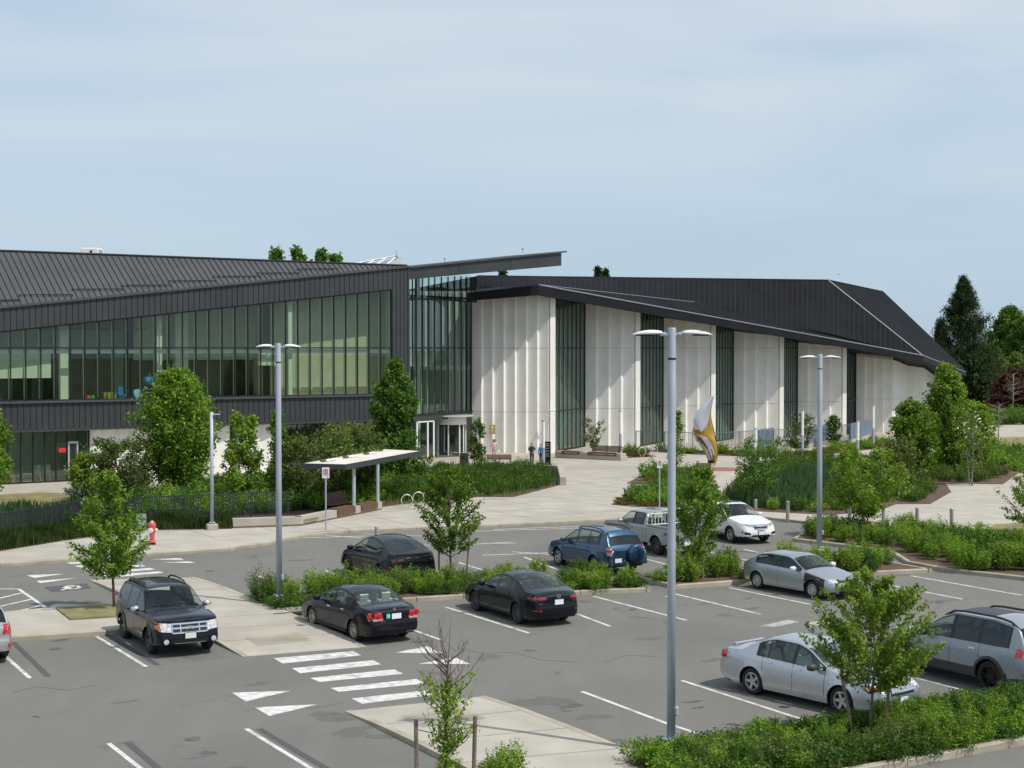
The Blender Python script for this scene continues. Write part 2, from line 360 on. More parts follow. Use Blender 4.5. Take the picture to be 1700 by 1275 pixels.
def bed(name, px, z=.13, kerbed=True, m=None, world_pts=None):
    w = world_pts or Pp(px)
    a = sum(w[i].x * w[(i + 1) % len(w)].y - w[(i + 1) % len(w)].x * w[i].y for i in range(len(w)))
    if a < 0: w = w[::-1]
    if kerbed: kerb(closed_poly(w), .17, z + .02, 2.4, name + '_kerb'); ins = offset_line(closed_poly(w), .16)[:-1]
    else: ins = w
    sheet(name, [(p.x, p.y) for p in ins], z, m or M['soil'])
    return w
# island 1: between the two rows of cars
i1f = [P(462, 1019), P(508, 1013.5), P(600, 1006), P(692, 999.5), P(770, 994.5), P(870, 993), P(964, 988), P(1081, 983)]
i1b = [p - E2 * 2.9 for p in i1f]
i1b[0] = P(392, 992)
isl1 = bed('planting_bed_soil', None, world_pts=i1f + i1b[::-1])
i2f = [P(1120, 978.5), P(1243, 969.5), P(1345, 962), P(1440, 956), P(1548, 951)]
i2b = [p - E2 * 2.6 for p in i2f]
isl2 = bed('planting_bed_soil', None, world_pts=i2f + i2b[::-1])
isl3 = bed('planting_bed_soil', [(1315, 899), (1400, 909.5), (1476, 919.5), (1505, 938), (1570, 950), (1697, 964), (1900, 992), (1900, 940), (1700, 912), (1560, 893), (1450, 886), (1345, 881)])
# bottom right bed
brf = [P(1567, 1262) + E1 * k for k in (-6.1, -5, -3, -1, 0, 3, 6, 10)]
brb = [p - E2 * 2.95 for p in brf]
isl4 = bed('planting_bed_soil', None, world_pts=brf + brb[::-1])
# low bed under the near sapling
bl = [P(700, 1262), P(905, 1262)]
isl5 = bed('planting_bed_soil', None, kerbed=False, world_pts=[P(700, 1305), P(895, 1296), P(905, 1400), P(690, 1400)])
# footpaths across the car park, in slabs
def path(name, l0, l1, r0, r1, n, z=.11, ramp0=.01, ramp1=.01):
    root = bpy.data.objects.new(name, None); COL.objects.link(root); root['kind'] = 'structure'
    for i in range(n):
        t0, t1 = i / n, (i + 1) / n
        def zz(t):
            return min(z, ramp0 + (z - ramp0) * t * n / 1.3, ramp1 + (z - ramp1) * (1 - t) * n / 1.3)
        g = .006 / n * 2
        a = L3(l0, l1, t0 + g); c = L3(l0, l1, t1 - g); d = L3(r0, r1, t1 - g); e = L3(r0, r1, t0 + g)
        q = [Vector((p.x, p.y, zz(t))) for p, t in ((a, t0), (c, t1), (d, t1), (e, t0))]
        m = MB(); m.slab(q, (0, 0, -.3)); m.build('slab', M['concrete'], root)
    m = MB()
    q = [Vector((p.x, p.y, .004)) for p in (l0, l1, r1, r0)]
    for A, B_ in ((l0, l1), (r1, r0)):
        t = (B_ - A).normalized(); nn = Vector((-t.y, t.x, 0))
        for k in range(n):
            a = A + (B_ - A) * (k / n); c = A + (B_ - A) * ((k + 1) / n)
            za = zz(k / n) if A is l0 else zz(1 - k / n); zc = zz((k + 1) / n) if A is l0 else zz(1 - (k + 1) / n)
            mm = MB(); s = Vector((0, 0, 1))
            q = [a + s * (za + .006), c + s * (zc + .006), c - nn * .17 + s * (zc + .006), a - nn * .17 + s * (za + .006)]
            ct = (l0 + l1 + r0 + r1) / 4
            if (a - nn * .17 - ct).length < (a - ct).length: q = [a + s * (za + .006), c + s * (zc + .006), c + nn * .17 + s * (zc + .006), a + nn * .17 + s * (za + .006)]
            mm.slab(q, (0, 0, -.3)); mm.build('kerb_stone', M['kerb'], root)
    return root
pl0, pl1, pr0, pr1 = P(161, 963), P(413, 1090), P(331, 967), P(600, 1075)
pl0 = pl1 - E2 * 16.0; pr0 = pr1 - E2 * 15.2
path('footpath', pl1, pl0, pr1, pr0, 8)
ql0, qr0 = P(583, 1180), P(795, 1157)
path('footpath', ql0, ql0 + E2 * 13, qr0, qr0 + E2 * 14, 7)
# tactile grooves at the crossing ramps, one part each
m = MB()
for k in range(9):
    a = pl1 - E2 * (1.0 + k * .13) + E1 * .7; m.box((a + E1 * .75) + Vector((0, 0, .118)), (1.6, .03, .008), rad(30))
for k in range(9):
    a = ql0 + E2 * (1.5 + k * .13) + E1 * .6; m.box((a + E1 * .75) + Vector((0, 0, .118)), (1.6, .03, .008), rad(30))
m.build('ramp_grooves', M['kerb'])['kind'] = 'structure'
# left sidewalk piece beside the grass patch
lw = Pp([(-160, 1076), (8, 1064), (178, 1053), (198, 1050), (262, 1046), (215, 1012), (92, 1008), (82, 1014), (-160, 1038)])
sheet('pavement', [(p.x, p.y) for p in lw], .115, M['concrete'])
kerb(Pp([(-160, 1080), (8, 1066), (178, 1055), (200, 1051.5), (235, 1049)])[::1], .2, .14, 3.0, 'pavement_kerb')
gp = Pp([(92, 1010), (205, 1003), (235, 1012), (240, 1021), (117, 1029)], .13)
sheet('lawn_patch', [(p.x, p.y) for p in gp], .16, M['lawn2'])
# ---------------------------------------------------------------- painted markings
MK = [0]
def marking(name, px, z=.004, m=None, W=None):
    MK[0] += 1; z += MK[0] * .00002
    w = W or Pp(px, z)
    o = MB().add([(p.x, p.y, z) for p in w], [tuple(range(len(w)))]).build(name, m or M['paint'], fix=False)
    if o.data.polygons[0].normal.z < 0: o.data.flip_normals()
    o['kind'] = 'structure'; return o
def line(a, c, w=.11, name='parking_line', z=.004, m=None, world=False):
    A, B_ = (a, c) if world else (P(*a), P(*c)); t = (B_ - A).normalized(); n = Vector((-t.y, t.x, 0)) * w / 2
    return marking(name, None, z, m, [A - n, B_ - n, B_ + n, A + n])
for a, c in [((740, 1008), (878, 1051)), ((985, 990), (1140, 1030)), ((1118, 985.5), (1263, 1020)), ((1209, 975.5), (1345, 1003.5)), ((960, 1020), (1013, 1040)), ((640, 1030), (731, 1062)),
             ((1512, 956), (1697, 988.5)), ((1470, 970), (1598, 995)), ((966, 1148), (1104, 1200)), ((1104, 1200), (1170, 1222)), ((1132, 1130), (1334, 1195)), ((1520, 1125), (1678, 1166)),
             ((158, 1055), (243, 1107)), ((5, 1086), (50, 1126)), ((180, 1234), (232, 1275)), ((232, 1275), (290, 1322)), ((409, 1210), (520, 1278)), ((520, 1278), (570, 1309)),
             ((423, 954), (470, 971)), ((541, 947.5), (566, 957)), ((762, 934), (800, 946)), ((870, 925), (935, 949)), ((1060, 925), (1110, 938)), ((1170, 915), (1270, 937)), ((1235, 912), (1275, 921)), ((1105, 990), (1118, 993))]:
    line(a, c)
for a, c in [((505, 893), (640, 889)), ((540, 889), (600, 893)), ((600, 886), (700, 890)), ((790, 882), (990, 876)), ((820, 879), (960, 874)), ((780, 904), (850, 900)), ((800, 922), (930, 917)), ((815, 902), (857, 902)), ((850, 916), (930, 922)), ((700, 905), (780, 907))]:
    line(a, c, .12)
for a, c in [((22, 1066), (80, 1123)), ((180, 1055), (262, 1104)), ((211, 1232), (262, 1275)), ((430, 1210), (545, 1278))]:
    line(a, c, .16, 'covered_old_line', .004, M['asphalt_dark'])
z2 = lambda pts: Z(380, 920, 3.591, pts)
for q in ([(268, 620), (740, 578), (790, 603), (320, 652)], [(376, 680), (860, 632), (908, 657), (425, 710)], [(486, 738), (985, 686), (1040, 713), (540, 762)], [(606, 798), (1118, 744), (1170, 771), (655, 820)], [(730, 860), (1235, 806), (1290, 830), (795, 892)]):
    marking('crosswalk_bar', z2(q))
for q in ([(18, 825), (370, 814), (100, 878)], [(152, 913), (528, 895), (242, 965)], [(984, 588), (1185, 549), (1275, 590)], [(1130, 654), (1345, 615), (1442, 655)]):
    marking('yield_triangle', z2(q))
z5 = lambda pts: Z(0, 660, 3.953, pts)
for q in ([(435, 1083), (800, 1058), (835, 1068), (470, 1093)], [(490, 1104), (862, 1077), (893, 1087), (528, 1115)], [(548, 1122), (925, 1097), (958, 1107), (588, 1134)], [(606, 1145), (985, 1118), (1020, 1128), (650, 1158)], [(668, 1168), (1040, 1140), (1075, 1150), (712, 1182)]):
    marking('crosswalk_bar', z5(q))
for q in ([(172, 1166), (425, 1156), (228, 1184)], [(993, 1062), (1185, 1053), (1210, 1067)], [(1060, 1082), (1240, 1075), (1288, 1086)]): marking('yield_triangle', z5(q))
marking('yield_triangle', [(60, 964.5), (127, 959.5), (68, 968)])
for a, c in [((0, 978), (31, 978)), ((31, 978), (82, 1013)), ((-40, 1003), (36, 984.5)), ((-20, 1011.5), (52, 995)), ((2, 1022), (67, 1005.5)), ((-90, 981), (0, 978))]: line(a, c, .12)
# accessible bay symbol: dark square with the wheelchair figure
sq = Pp([(73, 975), (144, 968.5), (151, 977), (86, 983)]); marking('accessible_bay_square', None, .004, M['asphalt_dark'], sq)
def insq(u, v): return L3(L3(sq[0], sq[1], u), L3(sq[3], sq[2], u), v)
def sqline(pts, w=.10):
    for a, c in zip(pts[:-1], pts[1:]): line(insq(*a), insq(*c), w, 'wheelchair_symbol', .008, None, True)
sqline([(.78 + .0 - .17 * math.cos(a) - .18, .5 + .34 * math.sin(a)) for a in [k * math.pi / 6 - 2.2 for k in range(11)]], .13)
sqline([(.36, .45), (.5, .42), (.66, .42)], .16); sqline([(.5, .42), (.5, .7), (.36, .72), (.28, .86)], .13); marking('wheelchair_symbol', None, .008, None, [insq(.74 + .05 * math.cos(a), .42 + .12 * math.sin(a)) for a in [k * math.pi / 4 for k in range(8)]])
for q in (Z(1180, 860, 3.073, [(245, 552), (395, 518), (455, 530), (330, 555)]), Z(1180, 860, 3.073, [(475, 535), (600, 520), (700, 545), (560, 550)])):
    marking('yield_triangle', q, m=mat('faded_paint', (.26, .26, .25), (.42, .42, .40), 5, .8))
# oil drips, damp marks and sealed cracks lying on the asphalt
stain = mat('oil_stain', (.07, .068, .064), (.11, .108, .10), 6, .7); smear = mat('tyre_smear', (.10, .098, .092), (.13, .128, .118), 5, .85); rs = random.Random(12)
for px, py, sx_, sy_, mt_ in ((100, 1063, .5, .10, stain), (345, 1250, .26, .12, stain), (330, 1257, .4, .05, smear), (585, 1215, .9, .22, smear), (640, 1222, .6, .16, smear), (560, 1190, 1.1, .3, smear), (905, 1165, 1.2, .35, smear), (950, 1172, .5, .12, stain), (985, 1190, .7, .16, smear),
    (940, 1180, .16, .08, stain), (1150, 1165, .4, .07, stain), (1160, 1175, .3, .05, stain), (820, 1090, .5, .12, smear), (1080, 1060, .9, .12, smear), (1250, 1010, .6, .08, smear), (1170, 1002, .5, .07, smear), (60, 1190, .12, .08, stain), (210, 1165, .5, .06, smear), (700, 1065, .5, .1, stain), (430, 1135, .6, .09, smear),
    (880, 1080, .25, .1, stain), (1050, 1012, .3, .1, stain), (1400, 985, .4, .1, stain), (1560, 1000, .4, .1, stain), (500, 930, .8, .12, smear), (420, 925, .6, .1, smear), (690, 925, .9, .1, smear), (1230, 1075, .35, .1, stain), (1190, 1095, .7, .12, smear), (1020, 1230, .5, .1, smear)):
    c_ = P(px, py); n_ = 14; pts = []; ph = [rs.uniform(0, 6.28) for _ in range(3)]
    for k in range(n_):
        a_ = 2 * math.pi * k / n_; r_ = 1 + .3 * math.sin(2 * a_ + ph[0]) + .22 * math.sin(3 * a_ + ph[1]) + .15 * math.sin(5 * a_ + ph[2]); pts.append(c_ + E1 * (sx_ * .55 * r_ * math.cos(a_)) + E2 * (sy_ * 1.6 * r_ * math.sin(a_)))
    marking('asphalt_stain', None, .0008, mt_, pts)
for pts in ([(430, 1180), (470, 1172), (520, 1176), (570, 1166)], [(760, 1075), (800, 1085), (850, 1083), (900, 1096), (960, 1100)], [(20, 1150), (60, 1140), (110, 1146), (160, 1138)], [(1000, 1100), (1040, 1088), (1090, 1090)], [(1270, 1030), (1320, 1022), (1350, 1026)]):
    for p_, q_ in zip(pts[:-1], pts[1:]): line(p_, q_, .022, 'sealed_crack', .002, stain)
# iron covers
for x, y, z, r in ((93, 1077, 0, .17), (320, 1227, 0, .17), (348, 948, 0, .17), (1502, 871, PZ, .3)):
    p = P(x, y, z); m = MB(); m.lathe([(r, -.01), (r, .012), (r * .9, .016), (r * .85, .01)], n=20); m.build('manhole_cover', mat('cast_iron', (.10, .085, .075), (.14, .12, .10), 5, .7), loc=p)['kind'] = 'structure'
m = MB(); c = P(1196, 779, PZ); m.lathe([(1.75, 0), (1.75, .004)], n=48); structure(m.build('red_paving_circle', M['redslab'], loc=(c.x, c.y, PZ)))
# parts of the plaza: fine joints sawn in the concrete
jm = MB()
def joint(a, c):
    A, B_ = P(*a, PZ), P(*c, PZ); t = (B_ - A).normalized(); n = Vector((-t.y, t.x, 0)) * .012
    jm.add([(q.x, q.y, PZ + .003) for q in (A - n, B_ - n, B_ + n, A + n)], [(0, 1, 2, 3)])
for i in range(16):
    o = P(560, 878, PZ) - E2 * (3.0 * i) * .95
    A = o - E1 * 12; B_ = o + E1 * 30; t = E1; n = Vector((-t.y, t.x, 0)) * .02
    jm.add([(q.x, q.y, PZ + .003) for q in (A - n, B_ - n, B_ + n, A + n)], [(0, 1, 2, 3)])
for i in range(11):
    o = P(560, 878, PZ) + E1 * (3.2 * i - 6); A = o + E2 * .5; B_ = o - E2 * 45; t = E2; n = Vector((-t.y, t.x, 0)) * .02
    if (i < 3): B_ = o - E2 * 6
    jm.add([(q.x, q.y, PZ + .003) for q in (A - n, B_ - n, B_ + n, A + n)], [(0, 1, 2, 3)])
o = jm.build('paving_joints', mat('joint_dark', (.20, .185, .155), rough=.9), plz, fix=False); o['kind'] = 'stuff'  # joints in one even tone, darker than the paving

# ================================================================ BUILDINGS
def facing(q):
    n = (q[1] - q[0]).cross(q[-1] - q[0])
    c = sum(q, Vector()) / len(q)
    if n.length < 1e-9: return Vector((0, -1, 0)), q
    n.normalize()
    if n.dot(Vector((0, 0, HC)) - c) < 0: n = -n; q = q[::-1]
    return n, q
def strips(parent, name, matl, fa, fb, n, gap, th=.04, back=None, tmin=0, tmax=1, backname='backing', rib=0):
    shared = None
    for i in range(n):
        t0 = tmin + (tmax - tmin) * (i + gap) / n; t1 = tmin + (tmax - tmin) * (i + 1 - gap) / n
        q = [fa(t0), fa(t1), fb(t1), fb(t0)]; nn, q = facing(q)
        b = MB(); b.slab(q, -nn * th)
        b.build(name, matl, parent, fix=False)
    if back is not None:
        b = MB(); K = n
        for i in range(K):
            t0 = tmin + (tmax - tmin) * i / K; t1 = tmin + (tmax - tmin) * (i + 1) / K
            q = [fa(t0), fa(t1), fb(t1), fb(t0)]; nn, q = facing(q); b.slab([p - nn * th * .6 for p in q], -nn * .08)
        b.build(backname, back, parent, fix=False)
WC = Vector((-7.43, 109.0, 0)); WD = Vector((23.4, 16.5, 0)).normalized(); WN = Vector((WD.y, -WD.x, 0))
def W(s, z, off=0.0): p = WC + WD * s + WN * off; return Vector((p.x, p.y, z))
def s_of(px, off=0.0):
    o = WC + WN * off; u = u_of(px); return (u * o.y - o.x) / (WD.x - u * WD.y)
def zt(px, py, off=0.0): s = s_of(px, off); return Hz(py, W(s, 0, off).y)
def sline(p0, p1, off=0.0):     # straight line on the facade plane through two photo points -> z(s)
    s0, s1 = s_of(p0[0], off), s_of(p1[0], off); z0, z1 = zt(*p0, off), zt(*p1, off)
    return lambda s: z0 + (z1 - z0) * (s - s0) / (s1 - s0)
z_eave = sline((0, 512), (676, 444)); z_head = sline((0, 550), (650, 480)); z_sill = 5.15; z_band = 3.36
S0 = -44.0
wing = thing('community_centre_wing', 'long charcoal metal clad wing with a sloping roof and a band of green tinted windows', 'building', (WC.x, WC.y, 0))
def rel(o): return o
def child(parent, *a, **k): pass
ORG = {}
def root_at(t): # children are built in world space: move them under the thing's own origin
    bpy.context.view_layer.update()
    for ch in t.children: ch.matrix_parent_inverse = t.matrix_world.inverted()
wr = wing
sFL = s_of(650)
# upper fascia panels
strips(wr, 'fascia_panel', M['clad'], lambda t: W(S0 + (sFL - S0) * t, z_eave(S0 + (sFL - S0) * t), .12), lambda t: W(S0 + (sFL - S0) * t, z_head(S0 + (sFL - S0) * t), .12), 112, .06, .05, M['cladgap'])
strips(wr, 'corner_panel', M['clad'], lambda t: W(sFL - sFL * t, z_eave(sFL - sFL * t), .12), lambda t: W(sFL - sFL * t, z_band, .12), 4, .06, .05, M['cladgap'])
strips(wr, 'spandrel_panel', M['clad'], lambda t: W(S0 + (sFL - S0) * t, z_sill - .12, .12), lambda t: W(S0 + (sFL - S0) * t, z_band, .12), 112, .06, .05, M['cladgap'])
m = MB()
def bar(m, p0, p1, w, d):   # rectangular bar between two points, w vertical, d along WN
    p0 = Vector(p0); p1 = Vector(p1); t = (p1 - p0).normalized(); up = Vector((0, 0, 1)) if abs(t.z) < .9 else WD
    n = WN; v = t.cross(n).normalized()
    vs = [p + v * a * w / 2 + n * c * d / 2 for p in (p0, p1) for a, c in ((-1, -1), (1, -1), (1, 1), (-1, 1))]
    m.add(vs, [(0, 1, 2, 3), (7, 6, 5, 4), (0, 4, 5, 1), (1, 5, 6, 2), (2, 6, 7, 3), (3, 7, 4, 0)])
bar(m, W(S0, z_sill - .04, .16), W(sFL, z_sill - .04, .16), .12, .22)
m.build('window_sill', M['roof'], wr)
m = MB(); bar(m, W(S0, z_eave(S0) + .06, .14), W(.05, z_eave(.05) + .06, .14), .14, .24); m.build('gutter_edge', M['roof'], wr)
m = MB(); bar(m, W(.04, z_eave(0), .02), W(.04, z_band, .02), .1, .3); m.build('corner_trim', M['clad'], wr)
m = MB(); bar(m, W(S0, z_band - .02, 0), W(.0, z_band - .02, 0), .05, .3); m.build('soffit_trim', M['clad'], wr)
# window band
win = MB(); sp = [s_of(17.6) + (s_of(632) - s_of(17.6)) * k / 28 for k in range(-16, 29)] + [sFL - .03]
for s in sp:
    win.box(W(s, (z_sill + z_head(s)) / 2, -.02), (.055, .12, z_head(s) - z_sill), math.atan2(WD.y, WD.x))
for z, w in ((8.42, .09), (z_sill + .05, .1)):
    bar(win, W(S0, z, -.02), W(sFL, z, -.02), w, .14)
bar(win, W(S0, z_head(S0) - .04, -.02), W(sFL, z_head(sFL) - .04, -.02), .09, .14)
frame = win.build('window_frame', M['mull'], wr)
for a, c in zip(sp[:-1], sp[1:]):
    MB().slab([W(a + .04, z_sill + .1, -.03), W(c - .04, z_sill + .1, -.03), W(c - .04, 8.37, -.03), W(a + .04, 8.37, -.03)], -WN * .02).build('pane', M['glass'], frame, fix=False)
    MB().slab([W(a + .04, 8.47, -.03), W(c - .04, 8.47, -.03), W(c - .04, z_head(c) - .09, -.03), W(a + .04, z_head(a) - .09, -.03)], -WN * .02).build('pane', M['glass'], frame, fix=False)
# inner light fins right of each mullion and roller blind boxes
m = MB(); m2 = MB()
for a, c in zip(sp[:-1], sp[1:]):
    m2.box(W((a + c) / 2, 8.2, -.22), (c - a - .12, .12, .26), math.atan2(WD.y, WD.x))
    m.box(W(c - .075, (z_sill + z_head(c)) / 2, -.14), (.03, .1, z_head(c) - z_sill - .3), math.atan2(WD.y, WD.x))
m2.build('blind_box', M['inwhite'], wr); m.build('mullion_fin', M['mullg'], wr)
# interior: floors, columns, walls
def quadw(name, q, mt, parent=wr, th=.08, nv=None):
    q = [Vector(p) for p in q]; n, q = facing(q); b = MB(); b.slab(q, -n * th); return b.build(name, mt, parent, fix=False)
quadw('upper_floor', [W(S0, z_sill - .02, -.1), W(0, z_sill - .02, -.1), W(0, z_sill - .02, -13), W(S0, z_sill - .02, -13)], M['infloor'])
quadw('soffit', [W(S0, z_band + .02, .1), W(0, z_band + .02, .1), W(0, z_band + .02, -13), W(S0, z_band + .02, -13)], M['inwhite'])
a0, a1, a2, a3, a4 = S0, s_of(105), s_of(263), s_of(470), sFL
quadw('back_wall', [W(a0, z_sill, -6), W(a2, z_sill, -6), W(a2, 14, -6), W(a0, 14, -6)], M['inwhite'])
quadw('back_wall', [W(a2, z_sill, -4.6), W(a3 + 3, z_sill, -4.6), W(a3 + 3, 7.6, -4.6), W(a2, 7.6, -4.6)], M['indark'])
quadw('back_wall', [W(a2, 7.6, -4.2), W(a3 + 3, 7.6, -4.2), W(a3 + 3, 14, -4.2), W(a2, 14, -4.2)], M['beige'])
quadw('back_wall', [W(a3, z_sill, -1.9), W(a4 + .6, z_sill, -1.9), W(a4 + .6, 14, -1.9), W(a3, 14, -1.9)], M['beige'])
quadw('side_wall', [W(a3, z_sill, -3.2), W(a3, z_sill, -8), W(a3, 14, -8), W(a3, 14, -3.2)], M['beige'])
quadw('side_wall', [W(a4 + .6, z_sill, -.2), W(a4 + .6, z_sill, -3.2), W(a4 + .6, 14, -3.2), W(a4 + .6, 14, -.2)], M['inwhite'])
for px, of, w in ((105, -1.2, .5), (263, -1.0, .35), (300, -3.0, .9), (480, -.6, .3)):
    s = s_of(px, of); MB().box(W(s, (z_sill + z_head(s)) / 2 + .3, of), (w, .4, z_head(s) - z_sill + .6), math.atan2(WD.y, WD.x)).build('column', M['inwhite'], wr)
quadw('hanging_blind', [W(a0, 6.55, -1.4), W(a1 - .3, 6.55, -1.4), W(a1 - .3, 8.2, -1.4), W(a0, 8.2, -1.4)], M['inwhite'])
quadw('hanging_blind', [W(s_of(434), 7.25, -.5), W(s_of(472), 7.25, -.5), W(s_of(472), 8.2, -.5), W(s_of(434), 8.2, -.5)], M['inwhite'])
quadw('inner_ceiling', [W(a1 + .4, 9.6, -1.0), W(a2 - .4, 9.6, -1.0), W(a2 - .4, 9.6, -6), W(a1 + .4, 9.6, -6)], M['indark'], th=.06)
quadw('inner_wall', [W(a1 + .4, z_sill, -4.5), W(a2 - 1.2, z_sill, -4.5), W(a2 - 1.2, 8.2, -4.5), W(a1 + .4, 8.2, -4.5)], M['indark'])
quadw('inner_wall', [W(a0, z_sill, -3.5), W(a1 - .8, z_sill, -3.5), W(a1 - .8, 6.5, -3.5), W(a0, 6.5, -3.5)], M['indark'])
# gym things standing at the glass
gymz = z_sill + .02
def ball(name, px, py, r, m, label):
    s = s_of(px, -.7); p = W(s, gymz + r if py is None else Hz(py, W(s, 0, -.7).y), -.7)
    b = MB(); b.lathe([(max(.001, r * math.sin(a)), -r * math.cos(a)) for a in [math.pi * k / 10 for k in range(11)]], n=20)
    return tag(b.build(name, m, loc=p, smooth=True), label, 'ball')
s = s_of(246, -.7); rk = thing('dumbbell_rack', 'dark rack standing under the blue exercise ball in the window', 'rack', W(s, gymz, -.7))
m = MB()
for z in (.05, .3, .55, .78): m.box((0, 0, z), (.75, .5, .04), rad(35))
m.build('shelf', M['black'], rk)
m = MB()
for x in (-.33, .33):
    for y in (-.2, .2): m.box(Matrix.Rotation(rad(35), 3, 'Z') @ Vector((x, y, .4)), (.05, .05, .8), rad(35))
m.build('upright', M['black'], rk)
m = MB()
for z in (.13, .38, .63):
    for x in (-.24, -.08, .08, .24): m.lathe([(.05, -.2), (.05, .2)], Matrix.Rotation(rad(35), 3, 'Z') @ Vector((x, -.05, z)), 8, 'Y')
m.build('dumbbell', M['mullg'], rk)
pb = ball('exercise_ball', 246, None, .33, mat('ball_blue', (.02, .28, .62), rough=.35), 'big blue exercise ball resting on the dumbbell rack behind the window'); pb.location.z = gymz + .8 + .33
ball('exercise_ball', 146, None, .14, mat('ball_red', (.7, .05, .08), rough=.4), 'small red ball on the gym floor beside the green one')
ball('exercise_ball', 153, None, .15, mat('ball_green', (.02, .6, .14), rough=.4), 'small green ball on the gym floor beside the red one')
s = s_of(181, -.7); m = MB()
for k in range(5): m.bbox((0, 0, .05 + k * .09), (.8, .35, .07), rad(35), .02)
tag(m.build('step_stack', mat('step_yellow', (.62, .6, .03), (.1, .1, .05), 9, .5), loc=W(s, gymz, -.7)), 'stack of yellow and black aerobic steps on the gym floor', 'step boards')
for px, lab, r_ in ((201, 'upright blue seat of exercise equipment behind the glass', 0), (229, 'tilted round blue exercise board leaning behind the glass', 1)):
    s = s_of(px, -.7); m = MB()
    if r_: m.lathe([(.02, -.03), (.34, -.03), (.36, 0), (.34, .03), (.02, .03)], n=18, axis='Y'); o = m.build('balance_board', mat('board_blue', (.05, .3, .6), rough=.4), loc=W(s, gymz + .3, -.7), rz=rad(35)); o.rotation_euler.x = rad(-25); tag(o, lab, 'board')
    else:
        m.bbox((0, 0, .25), (.42, .45, .1), 0, .03); m.bbox((0, .2, .5), (.42, .08, .55), 0, .03); m.box((0, 0, .1), (.3, .3, .2)); tag(m.build('gym_seat', mat('seat_blue', (.03, .2, .55), rough=.5), loc=W(s, gymz, -.7), rz=rad(35)), lab, 'seat')
# roof with standing seams
sR = s_of(40); Rk = 4.9
Rp = W(sR, 0, -Rk); zR = Hz(417, Rp.y); z0r = z_eave(0) + .1
def ridge(s): f = s / sR; p = W(s, 0, -Rk * f); return Vector((p.x, p.y, z0r + (zR - z0r) * f))
nR = 118; S1 = -46.0
strips(wr, 'roof_sheet', M['roof'], lambda t: ridge(S1 * (1 - t)), lambda t: W(S1 * (1 - t), z_eave(S1 * (1 - t)) + .1, .05), nR, .0, .05)
m = MB()
for i in range(1, nR):
    s = S1 * (1 - i / nR); a = ridge(s); c = W(s, z_eave(s) + .1, .05); d = (a - c).length
    if d < .2: continue
    nn = (a - c).cross(WD).normalized(); nn = nn if nn.z > 0 else -nn
    m.slab([a + WD * .016 + nn * .045, c + WD * .016 + nn * .045, c - WD * .016 + nn * .045, a - WD * .016 + nn * .045], -nn * .07)
m.build('standing_seams', M['cladgap'], wr)['kind'] = 'stuff'
m = MB(); pr = ridge(S1); m.tube([ridge(S1) + Vector((0, 0, .03)), ridge(0) + Vector((0, 0, .03))], .09, 6); m.build('ridge_cap', M['black'], wr)
# snow guards
for x0, x1, y0 in ((0, 33, 501), (32, 120, 492.5), (120, 203, 483), (202, 284, 476.5), (280, 358, 469), (354, 432, 461.5), (428, 496, 456), (494, 560, 449)):
    m = MB()
    def onroof(px, py):
        # intersect view ray with the roof plane
        a = W(-20, z_eave(-20) + .1, .05); n = (ridge(-20) - a).cross(WD * 1 + Vector((0, 0, (z_eave(-19) - z_eave(-20))))); n.normalize()
        d = ray(px, py); o = Vector((0, 0, HC)); t = (a - o).dot(n) / d.dot(n); return o + d * t + Vector((0, 0, .12))
    A, B_ = onroof(x0, y0), onroof(x1, y0 - .5); m.tube([A, B_], .025, 6)
    for k in range(10): q = L3(A, B_, k / 9); m.box(q - Vector((0, 0, .06)), (.06, .06, .14), rad(35))
    m.build('snow_guard', M['cladgap'], wr)
quadw('rear_roof', [ridge(S1), ridge(-.5), ridge(-.5) - WN * 12 - Vector((0, 0, .6)), ridge(S1) - WN * 8 - Vector((0, 0, .6))], M['roof'])
quadw('rear_wall', [W(S0, 0, -13), W(0, 0, -13), W(0, 13.6, -13), W(S0, 13.6, -13)], M['clad'])
quadw('end_wall', [W(-.05, 0, -13), W(-.05, 0, -.2), W(-.05, 13.8, -.2), W(-.05, 13.8, -13)], M['clad'])
# ground floor storefront + white folded wall, slightly set back
GO = -.5
s_g1 = s_of(146, GO); gf = MB(); gps = [s_of(x, GO) for x in (-40, -8, 12.5, 33.5, 53.5, 73, 92, 110.5, 129.5, 146.5)]
for s in gps: gf.box(W(s, 1.75, GO), (.07, .16, 3.2), math.atan2(WD.y, WD.x))
bar(gf, W(gps[0], .17, GO), W(gps[-1], .17, GO), .1, .16); bar(gf, W(gps[0], 3.28, GO), W(gps[-1], 3.28, GO), .1, .16)
sf = gf.build('shopfront_frame', M['mull'], wr)
for i, (a, c) in enumerate(zip(gps[:-1], gps[1:])):
    if i == 7: continue
    MB().slab([W(a + .04, .22, GO), W(c - .04, .22, GO), W(c - .04, 3.22, GO), W(a + .04, 3.22, GO)], -WN * .02).build('pane', M['glass2'], sf, fix=False)
a, c = gps[7], gps[8]
MB().slab([W(a + .04, 2.65, GO), W(c - .04, 2.65, GO), W(c - .04, 3.22, GO), W(a + .04, 3.22, GO)], -WN * .02).build('pane', M['glass2'], sf, fix=False)
dr = MB(); 
for (q0, q1, z0, z1) in ((a + .03, a + .13, .14, 2.6), (c - .13, c - .03, .14, 2.6), (a + .13, c - .13, 2.48, 2.6)):
    dr.slab([W(q0, z0, GO + .06), W(q1, z0, GO + .06), W(q1, z1, GO + .06), W(q0, z1, GO + .06)], -WN * .1)
drf = dr.build('door', M['alu'], wr)
quadw('door_leaf', [W(a + .14, .16, GO + .02), W(c - .14, .16, GO + .02), W(c - .14, 2.46, GO + .02), W(a + .14, 2.46, GO + .02)], M['clad'], drf, .04)
